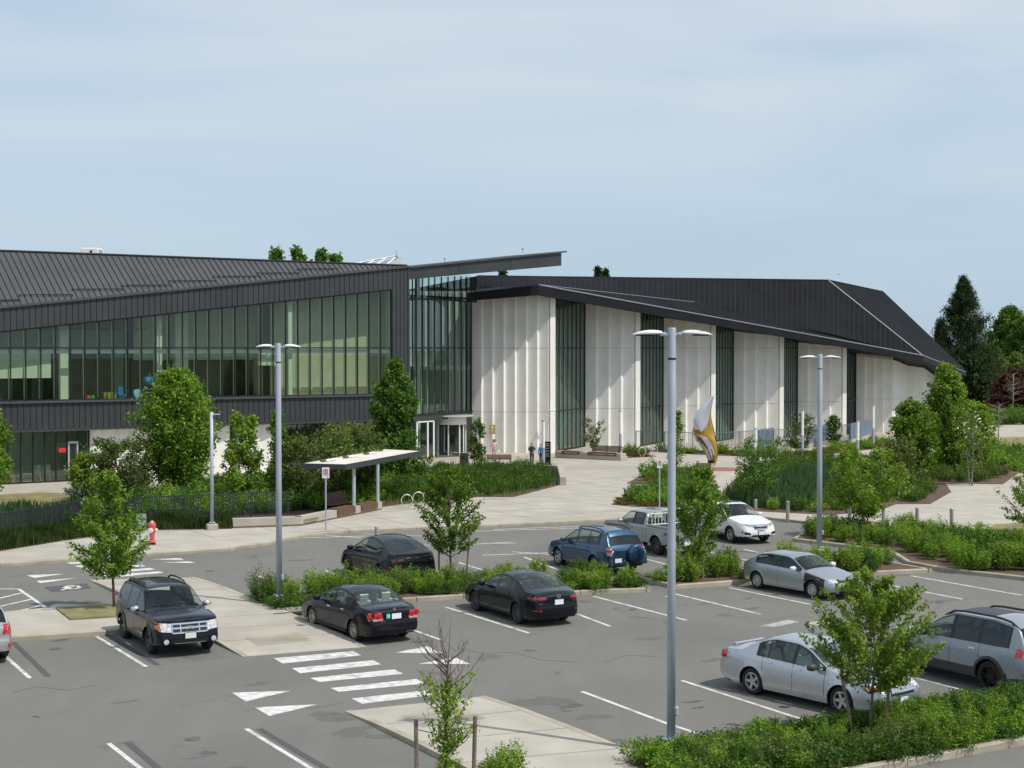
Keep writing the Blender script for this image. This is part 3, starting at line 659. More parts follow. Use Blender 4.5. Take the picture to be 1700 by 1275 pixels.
quadw('door_glass', [W(a + .24, 1.2, GO + .03), W(c - .24, 1.2, GO + .03), W(c - .24, 2.36, GO + .03), W(a + .24, 2.36, GO + .03)], M['mull'], drf, .02)
m = MB(); m.box(W(a + .2, 1.1, GO + .1), (.05, .08, .25), rad(35)); m.build('handle', M['chrome'], drf)
o = quadw('notice', [W(s_of(96, GO), 1.95, GO + .05), W(s_of(108, GO), 1.95, GO + .05), W(s_of(108, GO), 2.22, GO + .05), W(s_of(96, GO), 2.22, GO + .05)], M['signred'], None, .01); tag(o, 'small red notice stuck on the glass left of the grey door', 'notice')
quadw('ground_back_wall', [W(S0, 0, -5), W(0, 0, -5), W(0, 3.3, -5), W(S0, 3.3, -5)], M['inwhite'])
quadw('ground_floor', [W(S0, .13, -.3), W(0, .13, -.3), W(0, .13, -12), W(S0, .13, -12)], M['infloor'])
# pale wooden chairs, easels and shelf behind the shopfront
pine = mat('pine', (.55, .42, .2), (.62, .49, .26), 4, .6)
for px, lab in ((4, 'pale wooden chair nearest the left edge behind the ground floor glass'), (16, 'pale wooden chair beside the second mullion behind the ground floor glass')):
    t = thing('wooden_chair', lab, 'chair', W(s_of(px, -1.4), .14, -1.4), rad(30)); m = MB(); m.bbox((0, 0, .42), (.42, .42, .05), 0, .01); m.build('seat', pine, t)
    m = MB(); m.box((0, .2, .75), (.4, .03, .3)); m.build('backrest', pine, t)
    for x in (-.18, .18):
        for y in (-.18, .18): MB().box((x, y, .2 if y < 0 else .42), (.04, .04, .4 if y < 0 else .84)).build('leg', pine, t)
for px, lab in ((60, 'pale easel with a board left of the second easel behind the glass'), (76, 'second pale easel behind the glass'), (100, 'pale easel under the red notice')):
    t = thing('easel', lab, 'easel', W(s_of(px, -1.6), .14, -1.6), rad(35))
    for x in (-.25, .25): MB().tube([(x, 0, 0), (0, .05, 1.3)], .025, 6).build('leg', pine, t)
    MB().tube([(0, .45, 0), (0, .05, 1.3)], .025, 6).build('leg', pine, t)
    if px != 100: MB().box((0, -.02, .75), (.5, .02, .5)).build('board', M['inwhite'], t)
t = thing('shelf_unit', 'pale wooden shelf unit behind the ground floor glass', 'shelf', W(s_of(44, -1.5), .14, -1.5), rad(35)); m = MB()
for x in (-.35, .35): m.box((x, 0, .5), (.04, .4, 1.0))
m.build('side_panel', pine, t); m = MB()
for z in (.04, .5, .98): m.box((0, 0, z), (.66, .4, .03))
m.build('shelf', pine, t)
# white folded wall under the wing
def folded(parent, A, B_, zb, ztop, n, depth=.28, joints=(), ret=.16, side=1, matl=None, name='wall_panel', gap=.012):
    A = Vector(A); B_ = Vector(B_); t = (B_ - A); L = t.length; t.normalize(); nn = Vector((t.y, -t.x, 0)); w = L / n
    for i in range(n):
        p0 = A + t * (w * i); p1 = A + t * (w * (i + 1 - ret)) + nn * depth; p2 = A + t * (w * (i + 1))
        f0 = (w * i) / L; f2 = (w * (i + 1)) / L
        zs = [zb] + list(joints) + [None]
        for k in range(len(zs) - 1):
            b = MB()
            lo = zs[k] + (gap if k else 0)
            for (q0, q1, g0, g1) in ((p0, p1, f0, f2 - ret / n), (p1, p2, f2 - ret / n, f2)):
                h0 = zs[k + 1] - gap if zs[k + 1] is not None else ztop(g0); h1 = zs[k + 1] - gap if zs[k + 1] is not None else ztop(g1)
                g = t * .008
                b.add([(q0.x, q0.y, lo), (q1.x, q1.y, lo), (q1.x, q1.y, h1), (q0.x, q0.y, h0)], [(0, 1, 2, 3)])
            # top and thickness
            q = [p0, p1, p2, p2 - nn * .25, p0 - nn * .25]
            h = [(zs[k + 1] - gap if zs[k + 1] is not None else ztop(f)) for f in (f0, f2 - ret / n, f2, f2, f0)]
            b.add([(a.x, a.y, hh) for a, hh in zip(q, h)], [(0, 1, 2, 3, 4)])
            b.add([(a.x, a.y, lo) for a in q], [(4, 3, 2, 1, 0)])
            b.add([(p2.x, p2.y, lo), ((p2 - nn * .25).x, (p2 - nn * .25).y, lo), ((p2 - nn * .25).x, (p2 - nn * .25).y, h[3]), (p2.x, p2.y, h[2])], [(0, 1, 2, 3)])
            b.add([(p0.x, p0.y, lo), ((p0 - nn * .25).x, (p0 - nn * .25).y, lo), ((p0 - nn * .25).x, (p0 - nn * .25).y, h[4]), (p0.x, p0.y, h[0])], [(3, 2, 1, 0)])
            b.build(name, matl or M['white'], parent, fix=False)
sA, sB, sC = s_of(147, GO), s_of(382, GO), s_of(470, GO)
folded(wr, W(sA, 0, GO - .1), W(sB, 0, GO - .1), .1, lambda f: 3.34, 11, .2, matl=M['white'])
folded(wr, W(s_of(395, GO), 0, GO - .1), W(sC, 0, GO - .1), .1, lambda f: 3.34, 4, .2)
gf = MB(); gps = [sC + (0 - sC) * k / 9 for k in range(10)]
for s in gps: gf.box(W(s, 1.75, GO), (.06, .14, 3.2), math.atan2(WD.y, WD.x))
bar(gf, W(gps[0], .17, GO), W(gps[-1], .17, GO), .1, .16); bar(gf, W(gps[0], 3.28, GO), W(gps[-1], 3.28, GO), .1, .16)
sf = gf.build('shopfront_frame', M['mull'], wr)
for a, c in zip(gps[:-1], gps[1:]):
    MB().slab([W(a + .04, .22, GO), W(c - .04, .22, GO), W(c - .04, 3.22, GO), W(a + .04, 3.22, GO)], -WN * .02).build('pane', M['glass2'], sf, fix=False)
quadw('dark_inner_wall', [W(sC, .1, -3), W(0, .1, -3), W(0, 3.3, -3), W(sC, 3.3, -3)], M['indark'])
root_at(wing)
# rooftop things
def ybox(x0, x1, y0, y1, Y, dep, name, label, cat, mt):
    a = D(x0, y1, Y); c = D(x1, y0, Y); m = MB(); m.bbox(((a.x + c.x) / 2, Y + dep / 2, (a.z + c.z) / 2), (c.x - a.x, dep, c.z - a.z), 0, .04)
    return tag(m.build(name, mt), label, cat)
t = thing('rooftop_unit', 'white air handling unit peeping over the roof ridge at the left', 'air unit', D(152, 430, 112)); 
o = ybox(134, 162, 411.5, 432, 112, 1.6, 'casing', None, None, M['whitepaint']); o.parent = t; o.matrix_parent_inverse = Matrix.Translation(-Vector(t.location))
o = ybox(164, 170, 415, 432, 112, .1, 'ladder_frame', None, None, M['alu']); o.parent = t; o.matrix_parent_inverse = Matrix.Translation(-Vector(t.location))
o = ybox(149, 153, 415.5, 419, 111.97, .03, 'grille', None, None, M['black']); o.parent = t; o.matrix_parent_inverse = Matrix.Translation(-Vector(t.location))
# skylight
Ys = 122; sk = thing('rooftop_skylight', 'sloping glazed skylight with a white gable behind the roof corner', 'skylight', D(620, 446, Ys))
tri = [D(562, 446, Ys), D(640, 446, Ys), D(668, 446, Ys), D(668, 425.5, Ys), D(658, 426, Ys)]
Mi = Matrix.Translation(-Vector(sk.location))
m = MB(); m.slab([D(638, 446, Ys), D(668, 446, Ys), D(668, 427, Ys), D(660, 426, Ys)], Vector((0, .15, 0))); o = m.build('gable', M['whitepaint'], sk); o.matrix_parent_inverse = Mi
skm = mat('skylight_glass', (.28, .36, .40), rough=.08, metal=.6)
for k in range(4):
    f0, f1 = k / 4, (k + 1) / 4
    A0, A1 = L3(D(566, 442, Ys), D(638, 442, Ys), f0 + .01), L3(D(566, 442, Ys), D(638, 442, Ys), f1 - .01)
    B0, B1 = L3(D(580, 440, Ys + 5), D(660, 425, Ys + 5), f0 + .01), L3(D(580, 440, Ys + 5), D(660, 425, Ys + 5), f1 - .01)
    m = MB(); m.slab([A0, A1, B1, B0], Vector((0, 0, -.05))); o = m.build('pane', skm, sk); o.matrix_parent_inverse = Mi
m = MB(); m.tube([D(560, 442.5, Ys), D(640, 442.5, Ys)], .06, 6); m.tube([D(580, 439, Ys + 5), D(660, 424.5, Ys + 5)], .07, 6)
for k in range(5): m.tube([L3(D(566, 442, Ys), D(638, 442, Ys), k / 4), L3(D(580, 439.5, Ys + 5), D(660, 424.5, Ys + 5), k / 4)], .05, 6)
o = m.build('frame', M['whitepaint'], sk); o.matrix_parent_inverse = Mi
for x, y0, y1, lab in ((658.5, 415, 427, 'thin antenna rod on the skylight gable'), ):
    m = MB(); m.tube([D(x, y1, Ys), D(x, y0, Ys)], .04, 6); m.lathe([(.1, 0), (.12, .15), (.02, .2)], D(x, y1, Ys), 8); tag(m.build('antenna', M['alu']), lab, 'antenna')
# canopy beam over the entrance
ent = thing('entrance_link', 'tall glazed entrance link under a dark projecting roof blade', 'building', (WC.x, WC.y + 4, 0))
ct = lambda s: Hz(443, 109) + (Hz(417, 116.9) - Hz(443, 109)) * s / 13.9
cb = lambda s: Hz(464, 109) + (Hz(440.5, 116.9) - Hz(464, 109)) * s / 13.9
m = MB(); m.add([W(.1, ct(0) - .08, .1), W(13.6, ct(13.6) - .08, .1), W(13.6, cb(13.6), .1), W(.1, cb(0), .1), W(.1, ct(0) - .08, -8), W(13.6, ct(13.6) - .08, -8), W(13.6, cb(13.6) + .25, -8), W(.1, cb(0) + .25, -8)],
      [(0, 1, 2, 3), (7, 6, 5, 4), (0, 4, 5, 1), (1, 5, 6, 2), (2, 6, 7, 3), (3, 7, 4, 0)]); m.build('roof_blade', M['clad'], ent)
m = MB(); m.slab([W(.1, ct(0) + .02, .25), W(14.0, ct(14) + .02, .25), W(14.0, ct(14) + .02, -8), W(.1, ct(0) + .02, -8)], (0, 0, -.12)); m.build('roof_plate', M['roof'], ent)
m = MB()
for s in (4.3, 8.9): m.slab([W(s, ct(s) - .1, .106), W(s + .03, ct(s) - .1, .106), W(s + .03, cb(s), .106), W(s, cb(s), .106)], -WN * .01)
m.build('blade_joint', M['cladgap'], ent)
# curtain wall
CA = Vector((-7.55, 113.5, 0)); CB = Vector((-3.22, 120.6, 0)); CBc = D(790, 0, 121.4); CBc.z = 0
cpx = [678, 685, 691, 701.6, 712, 722, 733, 744, 755, 765.5, 775, 782.5]
def cwp(px, z): t = on_line(px, CA, CB); p = CA + (CB - CA) * t; return Vector((p.x, p.y, z))
def cwz(px, py): p = cwp(px, 0); return Hz(py, p.y)
crz = math.atan2((CB - CA).y, (CB - CA).x); CN = Vector((math.sin(crz), -math.cos(crz), 0))
zA, zB_ = cwz(680, 496), cwz(782, 500); z_tr = (zA + zB_) / 2
cw = MB()
for x in cpx + [790]:
    p = cwp(x, 0); ztp = min(cb(6) + .1, cwz(x, 463 - 7 * (x - 680) / 110)); zlo = cwz(x, 688) if x <= 783 else z_tr
    cw.box((p.x, p.y, (ztp + zlo) / 2), (.05, .09, ztp - zlo), crz)
def cbar(z0, z1, w, x0=678, x1=783):
    a = cwp(x0, z0); c = cwp(x1, z1); t = (c - a).normalized(); m_ = cw; v = Vector((0, 0, 1)); n = CN
    m_.add([p + v * i * w / 2 + n * j * .1 for p in (a, c) for i, j in ((-1, -1), (1, -1), (1, 1), (-1, 1))], [(0, 1, 2, 3), (7, 6, 5, 4), (0, 4, 5, 1), (1, 5, 6, 2), (2, 6, 7, 3), (3, 7, 4, 0)])
cbar(z_tr, z_tr, .12, 678, 790); cbar(8.42, 8.42, .1); cbar(3.45, 3.45, .12)
cwf = cw.build('curtain_wall_frame', M['mull'], ent)
for a, c in zip(cpx[:-1], cpx[1:]):
    for lo, hi in ((3.52, 8.36), (8.48, z_tr - .07), (z_tr + .07, None)):
        h0 = hi if hi else cwz(a, 463 - 7 * (a - 680) / 110); h1 = hi if hi else cwz(c, 463 - 7 * (c - 680) / 110)
        q = [cwp(a + .5, lo), cwp(c - .5, lo), cwp(c - .5, h1), cwp(a + .5, h0)]
        MB().slab([p - CN * .04 for p in q], -CN * .02).build('pane', M['glass2'], cwf, fix=False)
m = MB()
for x in cpx[1:]: p = cwp(x - 4.5, 0) - CN * .4; m.box((p.x, p.y, (z_tr + 3.5) / 2), (.22, .05, z_tr - 3.5), crz)
m.build('glass_fin', M['mullg'], ent)
p = cwp(715, 0) - CN * 1.2; m = MB(); m.lathe([(.2, .1), (.2, 14)], (p.x, p.y, 0), 16); m.build('column', M['inwhite'], ent, smooth=False)
p = cwp(690, 3.15); c = cwp(783, 3.15)
m = MB(); m.slab([cwp(678, 3.42) + CN * .05, cwp(783, 3.42) + CN * .05, cwp(783, 2.98) + CN * .05, cwp(678, 2.98) + CN * .05], -CN * .3); m.build('door_head_band', M['clad'], ent)
lobby = mat('lobby_wall', (.24, .25, .24), (.30, .31, .30), .6)
MB().box((-7.2, 126.6, 6.6), (11.5, .2, 13.0)).build('lobby_back_wall', lobby, ent)
MB().box((-13, 120, 6.6), (.2, 13, 13.0)).build('lobby_side_wall', lobby, ent)
MB().box((-7.2, 124.8, 6.8), (11.5, 3.4, .3)).build('gallery_floor', M['inwhite'], ent)
MB().box((-7.2, 120.5, .10), (11.5, 12, .06)).build('lobby_floor', M['infloor'], ent)
for k in range(18): MB().box((-12.6 + k * .62, 126.4, 6.6), (.2, .2, 12.9)).build('wall_rib', M['mullg'], ent)
q = [cwp(670, z_tr + .3) - CN * .1, cwp(783, z_tr + .3) - CN * .1, cwp(783, z_tr + .3) - CN * 7, cwp(670, z_tr + .3) - CN * 7]; MB().slab(q, (0, 0, -.15)).build('lobby_ceiling', M['indark'], ent)
# side doors and revolving door
fr = MB()
for x0, x1 in ((691, 693), (709, 711), (719, 721)): fr.slab([cwp(x0, .13) + CN * .02, cwp(x1, .13) + CN * .02, cwp(x1, 2.95) + CN * .02, cwp(x0, 2.95) + CN * .02], -CN * .1)
fr.slab([cwp(691, 2.85) + CN * .02, cwp(721, 2.85) + CN * .02, cwp(721, 2.95) + CN * .02, cwp(691, 2.95) + CN * .02], -CN * .1)
sdo = fr.build('side_door', M['whitepaint'], ent)
for x0, x1 in ((678, 691), (693, 709), (711, 719)): MB().slab([cwp(x0, .15), cwp(x1, .15), cwp(x1, 2.85), cwp(x0, 2.85)], -CN * .02).build('pane', M['glass2'], sdo, fix=False)
fr = MB(); fr.slab([cwp(722, .13) + CN * .05, cwp(724.5, .13) + CN * .05, cwp(724.5, 3) + CN * .05, cwp(722, 3) + CN * .05], -CN * .2); fr.build('door_jamb', M['clad'], ent)
dc = D(749, 700, 118.9); dc.z = PZ; dR = 1.18
t_ = ent; rd = MB(); rd.lathe([(dR, 2.4), (dR, 3.0), (dR - .05, 3.0), (dR - .05, 2.4)], dc, 40, closed=True); drum = rd.build('revolving_door', M['whitepaint'], ent)
rd = MB(); rd.lathe([(.01, 3.0), (dR + .55, 3.0), (dR + .6, 3.05), (dR + .5, 3.12), (.01, 3.14)], dc, 40); rd.build('drum_roof', M['alu'], drum)
rd = MB()
for a in (215, 262, 305, 325, 20, 60, 120, 160): rd.box(dc + Vector((dR * math.cos(rad(a)), dR * math.sin(rad(a)), 1.2)), (.09, .07, 2.4), rad(a + 90))
rd.build('drum_post', M['whitepaint'], drum)
rd = MB()
for k in range(16):
    a0, a1 = rad(205 + k * 8), rad(205 + (k + 1) * 8)
    if 262 <= 205 + k * 8 <= 268: continue
    rd.add([dc + Vector((dR * .98 * math.cos(a), dR * .98 * math.sin(a), z)) for a, z in ((a0, .05), (a1, .05), (a1, 2.4), (a0, 2.4))], [(0, 1, 2, 3)])
rd.build('drum_glass', M['glass2'], drum, fix=False)
rd = MB()
for a in (40, 130, 220, 310):
    for r_ in (.15, 1.05): rd.box(dc + Vector((r_ * math.cos(rad(a)), r_ * math.sin(rad(a)), 1.2)), (.06, .06, 2.3), rad(a))
    for z in (.1, 2.3): rd.box(dc + Vector((.6 * math.cos(rad(a)), .6 * math.sin(rad(a)), z)), (.9, .05, .1), rad(a))
rd.build('door_wing', M['mull'], drum)
fr = MB(); fr.slab([cwp(771, .13), cwp(783, .13), cwp(783, 3), cwp(771, 3)], -CN * .02); fr.build('pane', M['glass2'], ent, fix=False)
m = MB(); m.slab([(dc.x + 2, dc.y + 1, PZ), (dc.x - 2.6, dc.y - 2.4, PZ), (dc.x - 1.6, dc.y - 3.2, PZ), (dc.x + 3, dc.y - .2, PZ)], (0, 0, .02)); m.build('entrance_mat', M['asphalt_dark'], ent)
root_at(ent)
# ------------------------------------------------ sports hall
hall = thing('sports_hall', 'big sports hall with folded white concrete walls under a low black metal roof', 'building', (3, 121, 0))
EA = D(895, 473, 119.5); EB = D(1532, 590, 148); EC = D(1603, 618, 165); E0 = D(777, 486, 118.6)
fb_pts = [(777, 499), (895, 491), (1400, 578), (1526, 600)]
# top edge flashing and fascia
m = MB(); m.tube([EA, EB, EC], .06, 6); m.tube([D(1375, 465, 150), EB], .05, 6); m.build('roof_edge', M['edge'], hall)
def seg_fascia(A, B_, ha, hb, name='fascia', th=.3, mt=None):
    q = [A, B_, B_ - Vector((0, 0, hb)), A - Vector((0, 0, ha))]; n, q = facing(q); MB().slab(q, -n * th).build(name, mt or M['black'], hall, fix=False)
seg_fascia(E0, EA, .62, .80); seg_fascia(EA, EB, .80, .50); seg_fascia(EB, EC, .5, .35)
# soffit behind the fascia
EN = Vector((-(EB - EA).normalized().y, (EB - EA).normalized().x, 0))
m = MB(); dz = lambda p, k: Vector((p.x, p.y, p.z - k))
m.add([dz(E0, .35), dz(EA, .38), dz(EB, .22), dz(EC, .22), dz(EC, .1) + EN * 6, dz(EB, .1) + EN * 8, dz(EA, -.2) + EN * 8, dz(E0, .0) + Vector((0, 8, 0))], [(0, 1, 6, 7), (1, 2, 5, 6), (2, 3, 4, 5)])
m.build('soffit', M['black'], hall)
def gp(px, Y): p = D(px, 600, Y); return Vector((p.x, p.y, 0))
segs = [(783.5, 915, 121.6, 121.6, 7, (497, 486)), (972, 1056.5, 129, 129, 4.0, (500, 512)), (1102, 1182, 134.5, 134.5, 4, (522, 536)), (1218.5, 1295.5, 140, 140, 4, (543, 557)),
        (1325, 1400, 145, 145, 4, (562, 575)), (1422, 1484.5, 151, 151, 4, (590, 598))]
ends = []
for (x0, x1, Y0, Y1, n, (t0, t1)) in segs:
    A = gp(x0, Y0); B_ = gp(x1 - 1.5, Y1); za, zb = Hz(t0 - 4, Y0), Hz(t1 - 4, Y1)
    if Y0 > 150: za, zb = Hz(t0, Y0), Hz(t1, Y1)
    folded(hall, A, B_, .1, lambda f, za=za, zb=zb: za + (zb - za) * f, int(n), .26, (3.36, 8.40))
    ends.append((A, B_, za, zb))
# bright return pilaster at the end of each folded wall, glass runs, frames
gm = []
for k, ((x0, x1, Y0, Y1, n, tt)) in enumerate(segs[:-1]):
    A = gp(x1 - 1.2, Y1); nx = segs[k + 1]; B_ = gp(nx[0] - 1.2, nx[2])
    z_a = ends[k][3] + .3; z_b = ends[k + 1][2] + .5
    t = (B_ - A); L = t.length; t.normalize(); nn = Vector((t.y, -t.x, 0)); rz = math.atan2(t.y, t.x)
    fm = MB(); N = 8
    for i in range(N + 1):
        p = A + t * (L * i / N); zt_ = z_a + (z_b - z_a) * i / N; fm.box((p.x, p.y, (zt_ + .1) / 2), (.04, .07, zt_), rz)
    for z in (.2, 3.36, 8.40):
        c = A + t * L / 2; fm.box((c.x, c.y, z), (L, .14, .1), rz)
    fo = fm.build('window_frame', M['mull'], hall)
    for i in range(N):
        p0 = A + t * (L * i / N + .03) - nn * .03; p1 = A + t * (L * (i + 1) / N - .03) - nn * .03
        for lo, hi in ((.26, 3.3), (3.42, 8.34), (8.46, None)):
            h0 = hi or z_a + (z_b - z_a) * i / N; h1 = hi or z_a + (z_b - z_a) * (i + 1) / N
            MB().slab([(p0.x, p0.y, lo), (p1.x, p1.y, lo), (p1.x, p1.y, h1), (p0.x, p0.y, h0)], -nn * .02).build('pane', M['glass2'], fo, fix=False)
    fm = MB()
    for i in range(N): p = A + t * (L * (i + .55) / N) - nn * .22; fm.box((p.x, p.y, z_a / 2), (.34, .05, z_a - .3), rz)
    fm.build('inner_fin', M['mullg'], hall)
    if k == 0:
        fm = MB(); p = A + t * L * .47 - nn * .5; fm.box((p.x, p.y, 1.9), (.8, .05, 2.9), rz); fm.build('banner', mat('teal_banner', (.05, .30, .36), rough=.6), hall)
    # narrow bright return
    p = gp(x1 - 1.8, Y1) ; fm = MB(); zt_ = ends[k][3]; q = p + Vector((.28, 0, 0))
    fm.add([(p.x, p.y - .27, .1), (p.x + .42, p.y - .05, .1), (p.x + .42, p.y + .4, .1), (p.x - .05, p.y + .4, .1), (p.x, p.y - .27, zt_), (p.x + .42, p.y - .05, zt_), (p.x + .42, p.y + .4, zt_), (p.x - .05, p.y + .4, zt_)],
           [(0, 1, 5, 4), (1, 2, 6, 5), (2, 3, 7, 6), (3, 0, 4, 7), (4, 5, 6, 7)]); fm.build('end_pilaster', M['white'], hall)
# end walls beyond the last segment
pA, pB, pC = gp(1484, 151.2), gp(1505, 158), gp(1534, 158.5); pD = gp(1575, 182)
folded(hall, pA, pB, .1, lambda f: Hz(598, 151) * (1 - f) + f * Hz(607, 158), 2, .15, (3.36,))
folded(hall, pB, pC, .1, lambda f: Hz(607, 158) * (1 - f) + f * Hz(611, 158), 2, .2, (3.36,))
q = [pC + Vector((0, 0, .1)), pD + Vector((0, 0, .1)), pD + Vector((0, 0, 4)), pC + Vector((0, 0, Hz(611, 158)))]; MB().slab(q, (-.3, .3, 0)).build('end_wall', M['white'], hall)
# inside: dark hall
q = [EA + EN * 12, EB + EN * 9]; 
MB().slab([(EA.x - 5, EA.y + 6.5, .1), (EB.x - 4, EB.y + 8, .1), (EB.x - 4, EB.y + 8, 8.6), (EA.x - 5, EA.y + 6.5, 13.5)], (0, .2, 0)).build('inner_wall', mat('hall_inside', (.30, .31, .29), (.38, .39, .37), .7), hall)
MB().slab([(gp(775, 121).x, 121.9, .13), (pB.x, 150, .13), (pB.x - 8, 170, .13), (-8, 150, .13)], (0, 0, -.2)).build('hall_floor', M['infloor'], hall)
# low roof wedge and tall roof
J1, J2, J3, J4 = D(893, 472.5, 120.5), D(1152, 501.5, 134.5), D(1240, 525, 139), D(1500, 585, 147.6)
def poly_at(pts, t):
    ls = [(b_ - a_).length for a_, b_ in zip(pts[:-1], pts[1:])]; T = sum(ls) * t
    for a_, b_, l_ in zip(pts[:-1], pts[1:], ls):
        if T <= l_ + 1e-9: return a_ + (b_ - a_) * (T / l_)
        T -= l_
    return pts[-1]
strips(hall, 'lower_roof_sheet', M['blackroof'], lambda t: poly_at([J1, J2, J3, J4], t), lambda t: L3(EA, EB, t * .96), 60, .02, .06, None)
m = MB(); m.tube([J1, J2], .035, 5); m.build('roof_flashing', M['edge'], hall)
T0, T1 = D(793, 458, 127), D(1375, 465, 150); R1, R2 = D(1465, 484, 165), D(1600, 612, 172)
JB = [D(790, 487, 122.5), J1 + Vector((0, .3, -.3)), J2 + Vector((0, .2, -.3)), J3 + Vector((0, .2, -.3)), D(1375, 553, 143), EB + Vector((-.2, 0, -.15))]
TB = [T0, T1, EB]
def at_px(pts, px):
    for a_, c_ in zip(pts[:-1], pts[1:]):
        t_ = on_line(px, a_, c_)
        if t_ <= 1.0001: return L3(a_, c_, max(0, min(1, t_)))
    return pts[-1].copy()
strips(hall, 'roof_sheet', M['blackroof'], lambda t: at_px(TB, 793 + (1375 - 793) * t), lambda t: at_px(JB, 793 + (1375 - 793) * t), 68, .07, .06, M['cladgap'])
strips(hall, 'roof_sheet', M['blackroof'], lambda t: at_px(TB, 1375 + (1531 - 1375) * t), lambda t: at_px(JB, 1375 + (1531 - 1375) * t), 18, .07, .06, M['cladgap'])
strips(hall, 'roof_sheet', M['blackroof'], lambda t: L3(T1, R1, t), lambda t: L3(EB, EC, t), 14, .01, .06, M['cladgap'])
strips(hall, 'roof_sheet', M['blackroof'], lambda t: L3(R1, R2, t), lambda t: L3(EC + Vector((0, 0, -.01)), EC, t), 10, .01, .06, M['cladgap'])
m = MB(); m.tube([T0, T1, R1, R2], .07, 6); m.build('ridge_cap', M['black'], hall)
MB().add([T0, T1, R1, R2, R2 + Vector((-6, 22, 0)), R1 + Vector((-20, 20, -1)), T1 + Vector((-20, 30, -1)), T0 + Vector((-14, 34, -1))], [(0, 1, 6, 7), (1, 2, 5, 6), (2, 3, 4, 5)]).build('rear_roof', M['blackroof'], hall)
# camera bracket, plaque
p = gp(914, 121.2); m = MB(); m.bbox((p.x + .15, p.y - .5, 3.5), (.5, .16, .16), 0, .04); m.box((p.x + .3, p.y - .3, 3.45), (.06, .5, .06)); m.build('security_camera', M['whitepaint'], hall)
root_at(hall)
p = gp(817.5, 121.1); t = thing('bronze_plaque', 'bronze dedication plaque with a pale crest on the white wall', 'plaque', (p.x, p.y - .3, 0))
MB().bbox((0, 0, 2.02), (.47, .05, .72), 0, .015).build('plate', M['bronze'], t)
m = MB(); m.lathe([(.09, -.035), (.09, -.028)], (0, 0, 2.2), 12, 'Y'); m.box((0, -.03, 2.08), (.12, .01, .1))
for k in range(4): m.box((0, -.03, 1.96 - k * .055), (.3 - .05 * (k % 2), .01, .02))
m.build('crest', M['cream'], t)
for x, y0, y1, Y, lab in ((738.5, 428, 441, 122, 'small roof vent seen above the blade roof'), (868, 413, 424, 121, 'thin vent pipe sticking up from the blade roof')):
    a = D(x, y1, Y); m = MB(); m.lathe([(.05, 0), (.05, .5), (.1, .52), (.1, .62), (.02, .66)], a, 8); m.lathe([(.5, -.1), (.4, .06), (.06, .1)], a, 10); tag(m.build('roof_vent', M['alu']), lab, 'vent')
# ================================================================ CARS
def paint(name, c, metal=.6, rough=.28):
    m = mat(name, c, rough=rough, metal=metal, coat=1.0, spec=.15); m.node_tree.nodes['Principled BSDF'].inputs['Coat IOR'].default_value = 1.5 if max(c) > .03 else 1.24; return m
M['carglass'] = glassmat('car_glass', (.80, .88, .84), .02)
M['darkglass'] = glassmat('privacy_glass', (.06, .07, .07), .03)
M['trim'] = mat('black_trim', (.012, .012, .013), rough=.45)
M['plastic'] = mat('grey_plastic', (.045, .05, .052), rough=.6)
M['rim'] = mat('alloy_rim', (.50, .50, .50), rough=.3, metal=.8)
M['rimblack'] = mat('black_rim', (.015, .015, .016), rough=.35, metal=.3)
M['rimdark'] = mat('dark_rim', (.10, .10, .105), rough=.35, metal=.6)
M['rimgold'] = mat('champagne_rim', (.42, .38, .32), rough=.35, metal=.7)
M['tail'] = mat('tail_lamp_red', (.45, .008, .012), rough=.12, coat=1)
M['tailw'] = mat('tail_lamp_clear', (.38, .26, .26), rough=.15, coat=1)
M['lamp'] = mat('head_lamp', (.70, .71, .72), (.35, .36, .38), 14, .15, coat=1, obj=True)
M['amber'] = mat('amber_lamp', (.8, .22, .03), rough=.15, coat=1)
M['plate'] = mat('number_plate', (.62, .70, .66), rough=.5)
M['platew'] = mat('number_plate_white', (.74, .78, .82), rough=.5)
M['seatb'] = mat('seat_dark', (.03, .03, .032), (.05, .05, .05), 6, .8)
M['seatg'] = mat('seat_grey', (.34, .36, .33), (.42, .44, .40), 6, .8)
M['sticker'] = mat('green_sticker', (.02, .5, .32), rough=.5)

def lerp_tab(tab, s):
    if s <= tab[0][0]: return tab[0][1]
    for (a, va), (b_, vb) in zip(tab[:-1], tab[1:]):
        if s <= b_: return va + (vb - va) * (s - a) / (b_ - a) if b_ > a else vb
    return tab[-1][1]
def smooth_tab(tab, s, k=.06):
    return sum(lerp_tab(tab, s + d * k) * w for d, w in ((-2, 1), (-1, 2), (0, 3), (1, 2), (2, 1))) / 9
def sgnpow(x, p): return math.copysign(abs(x) ** p, x)

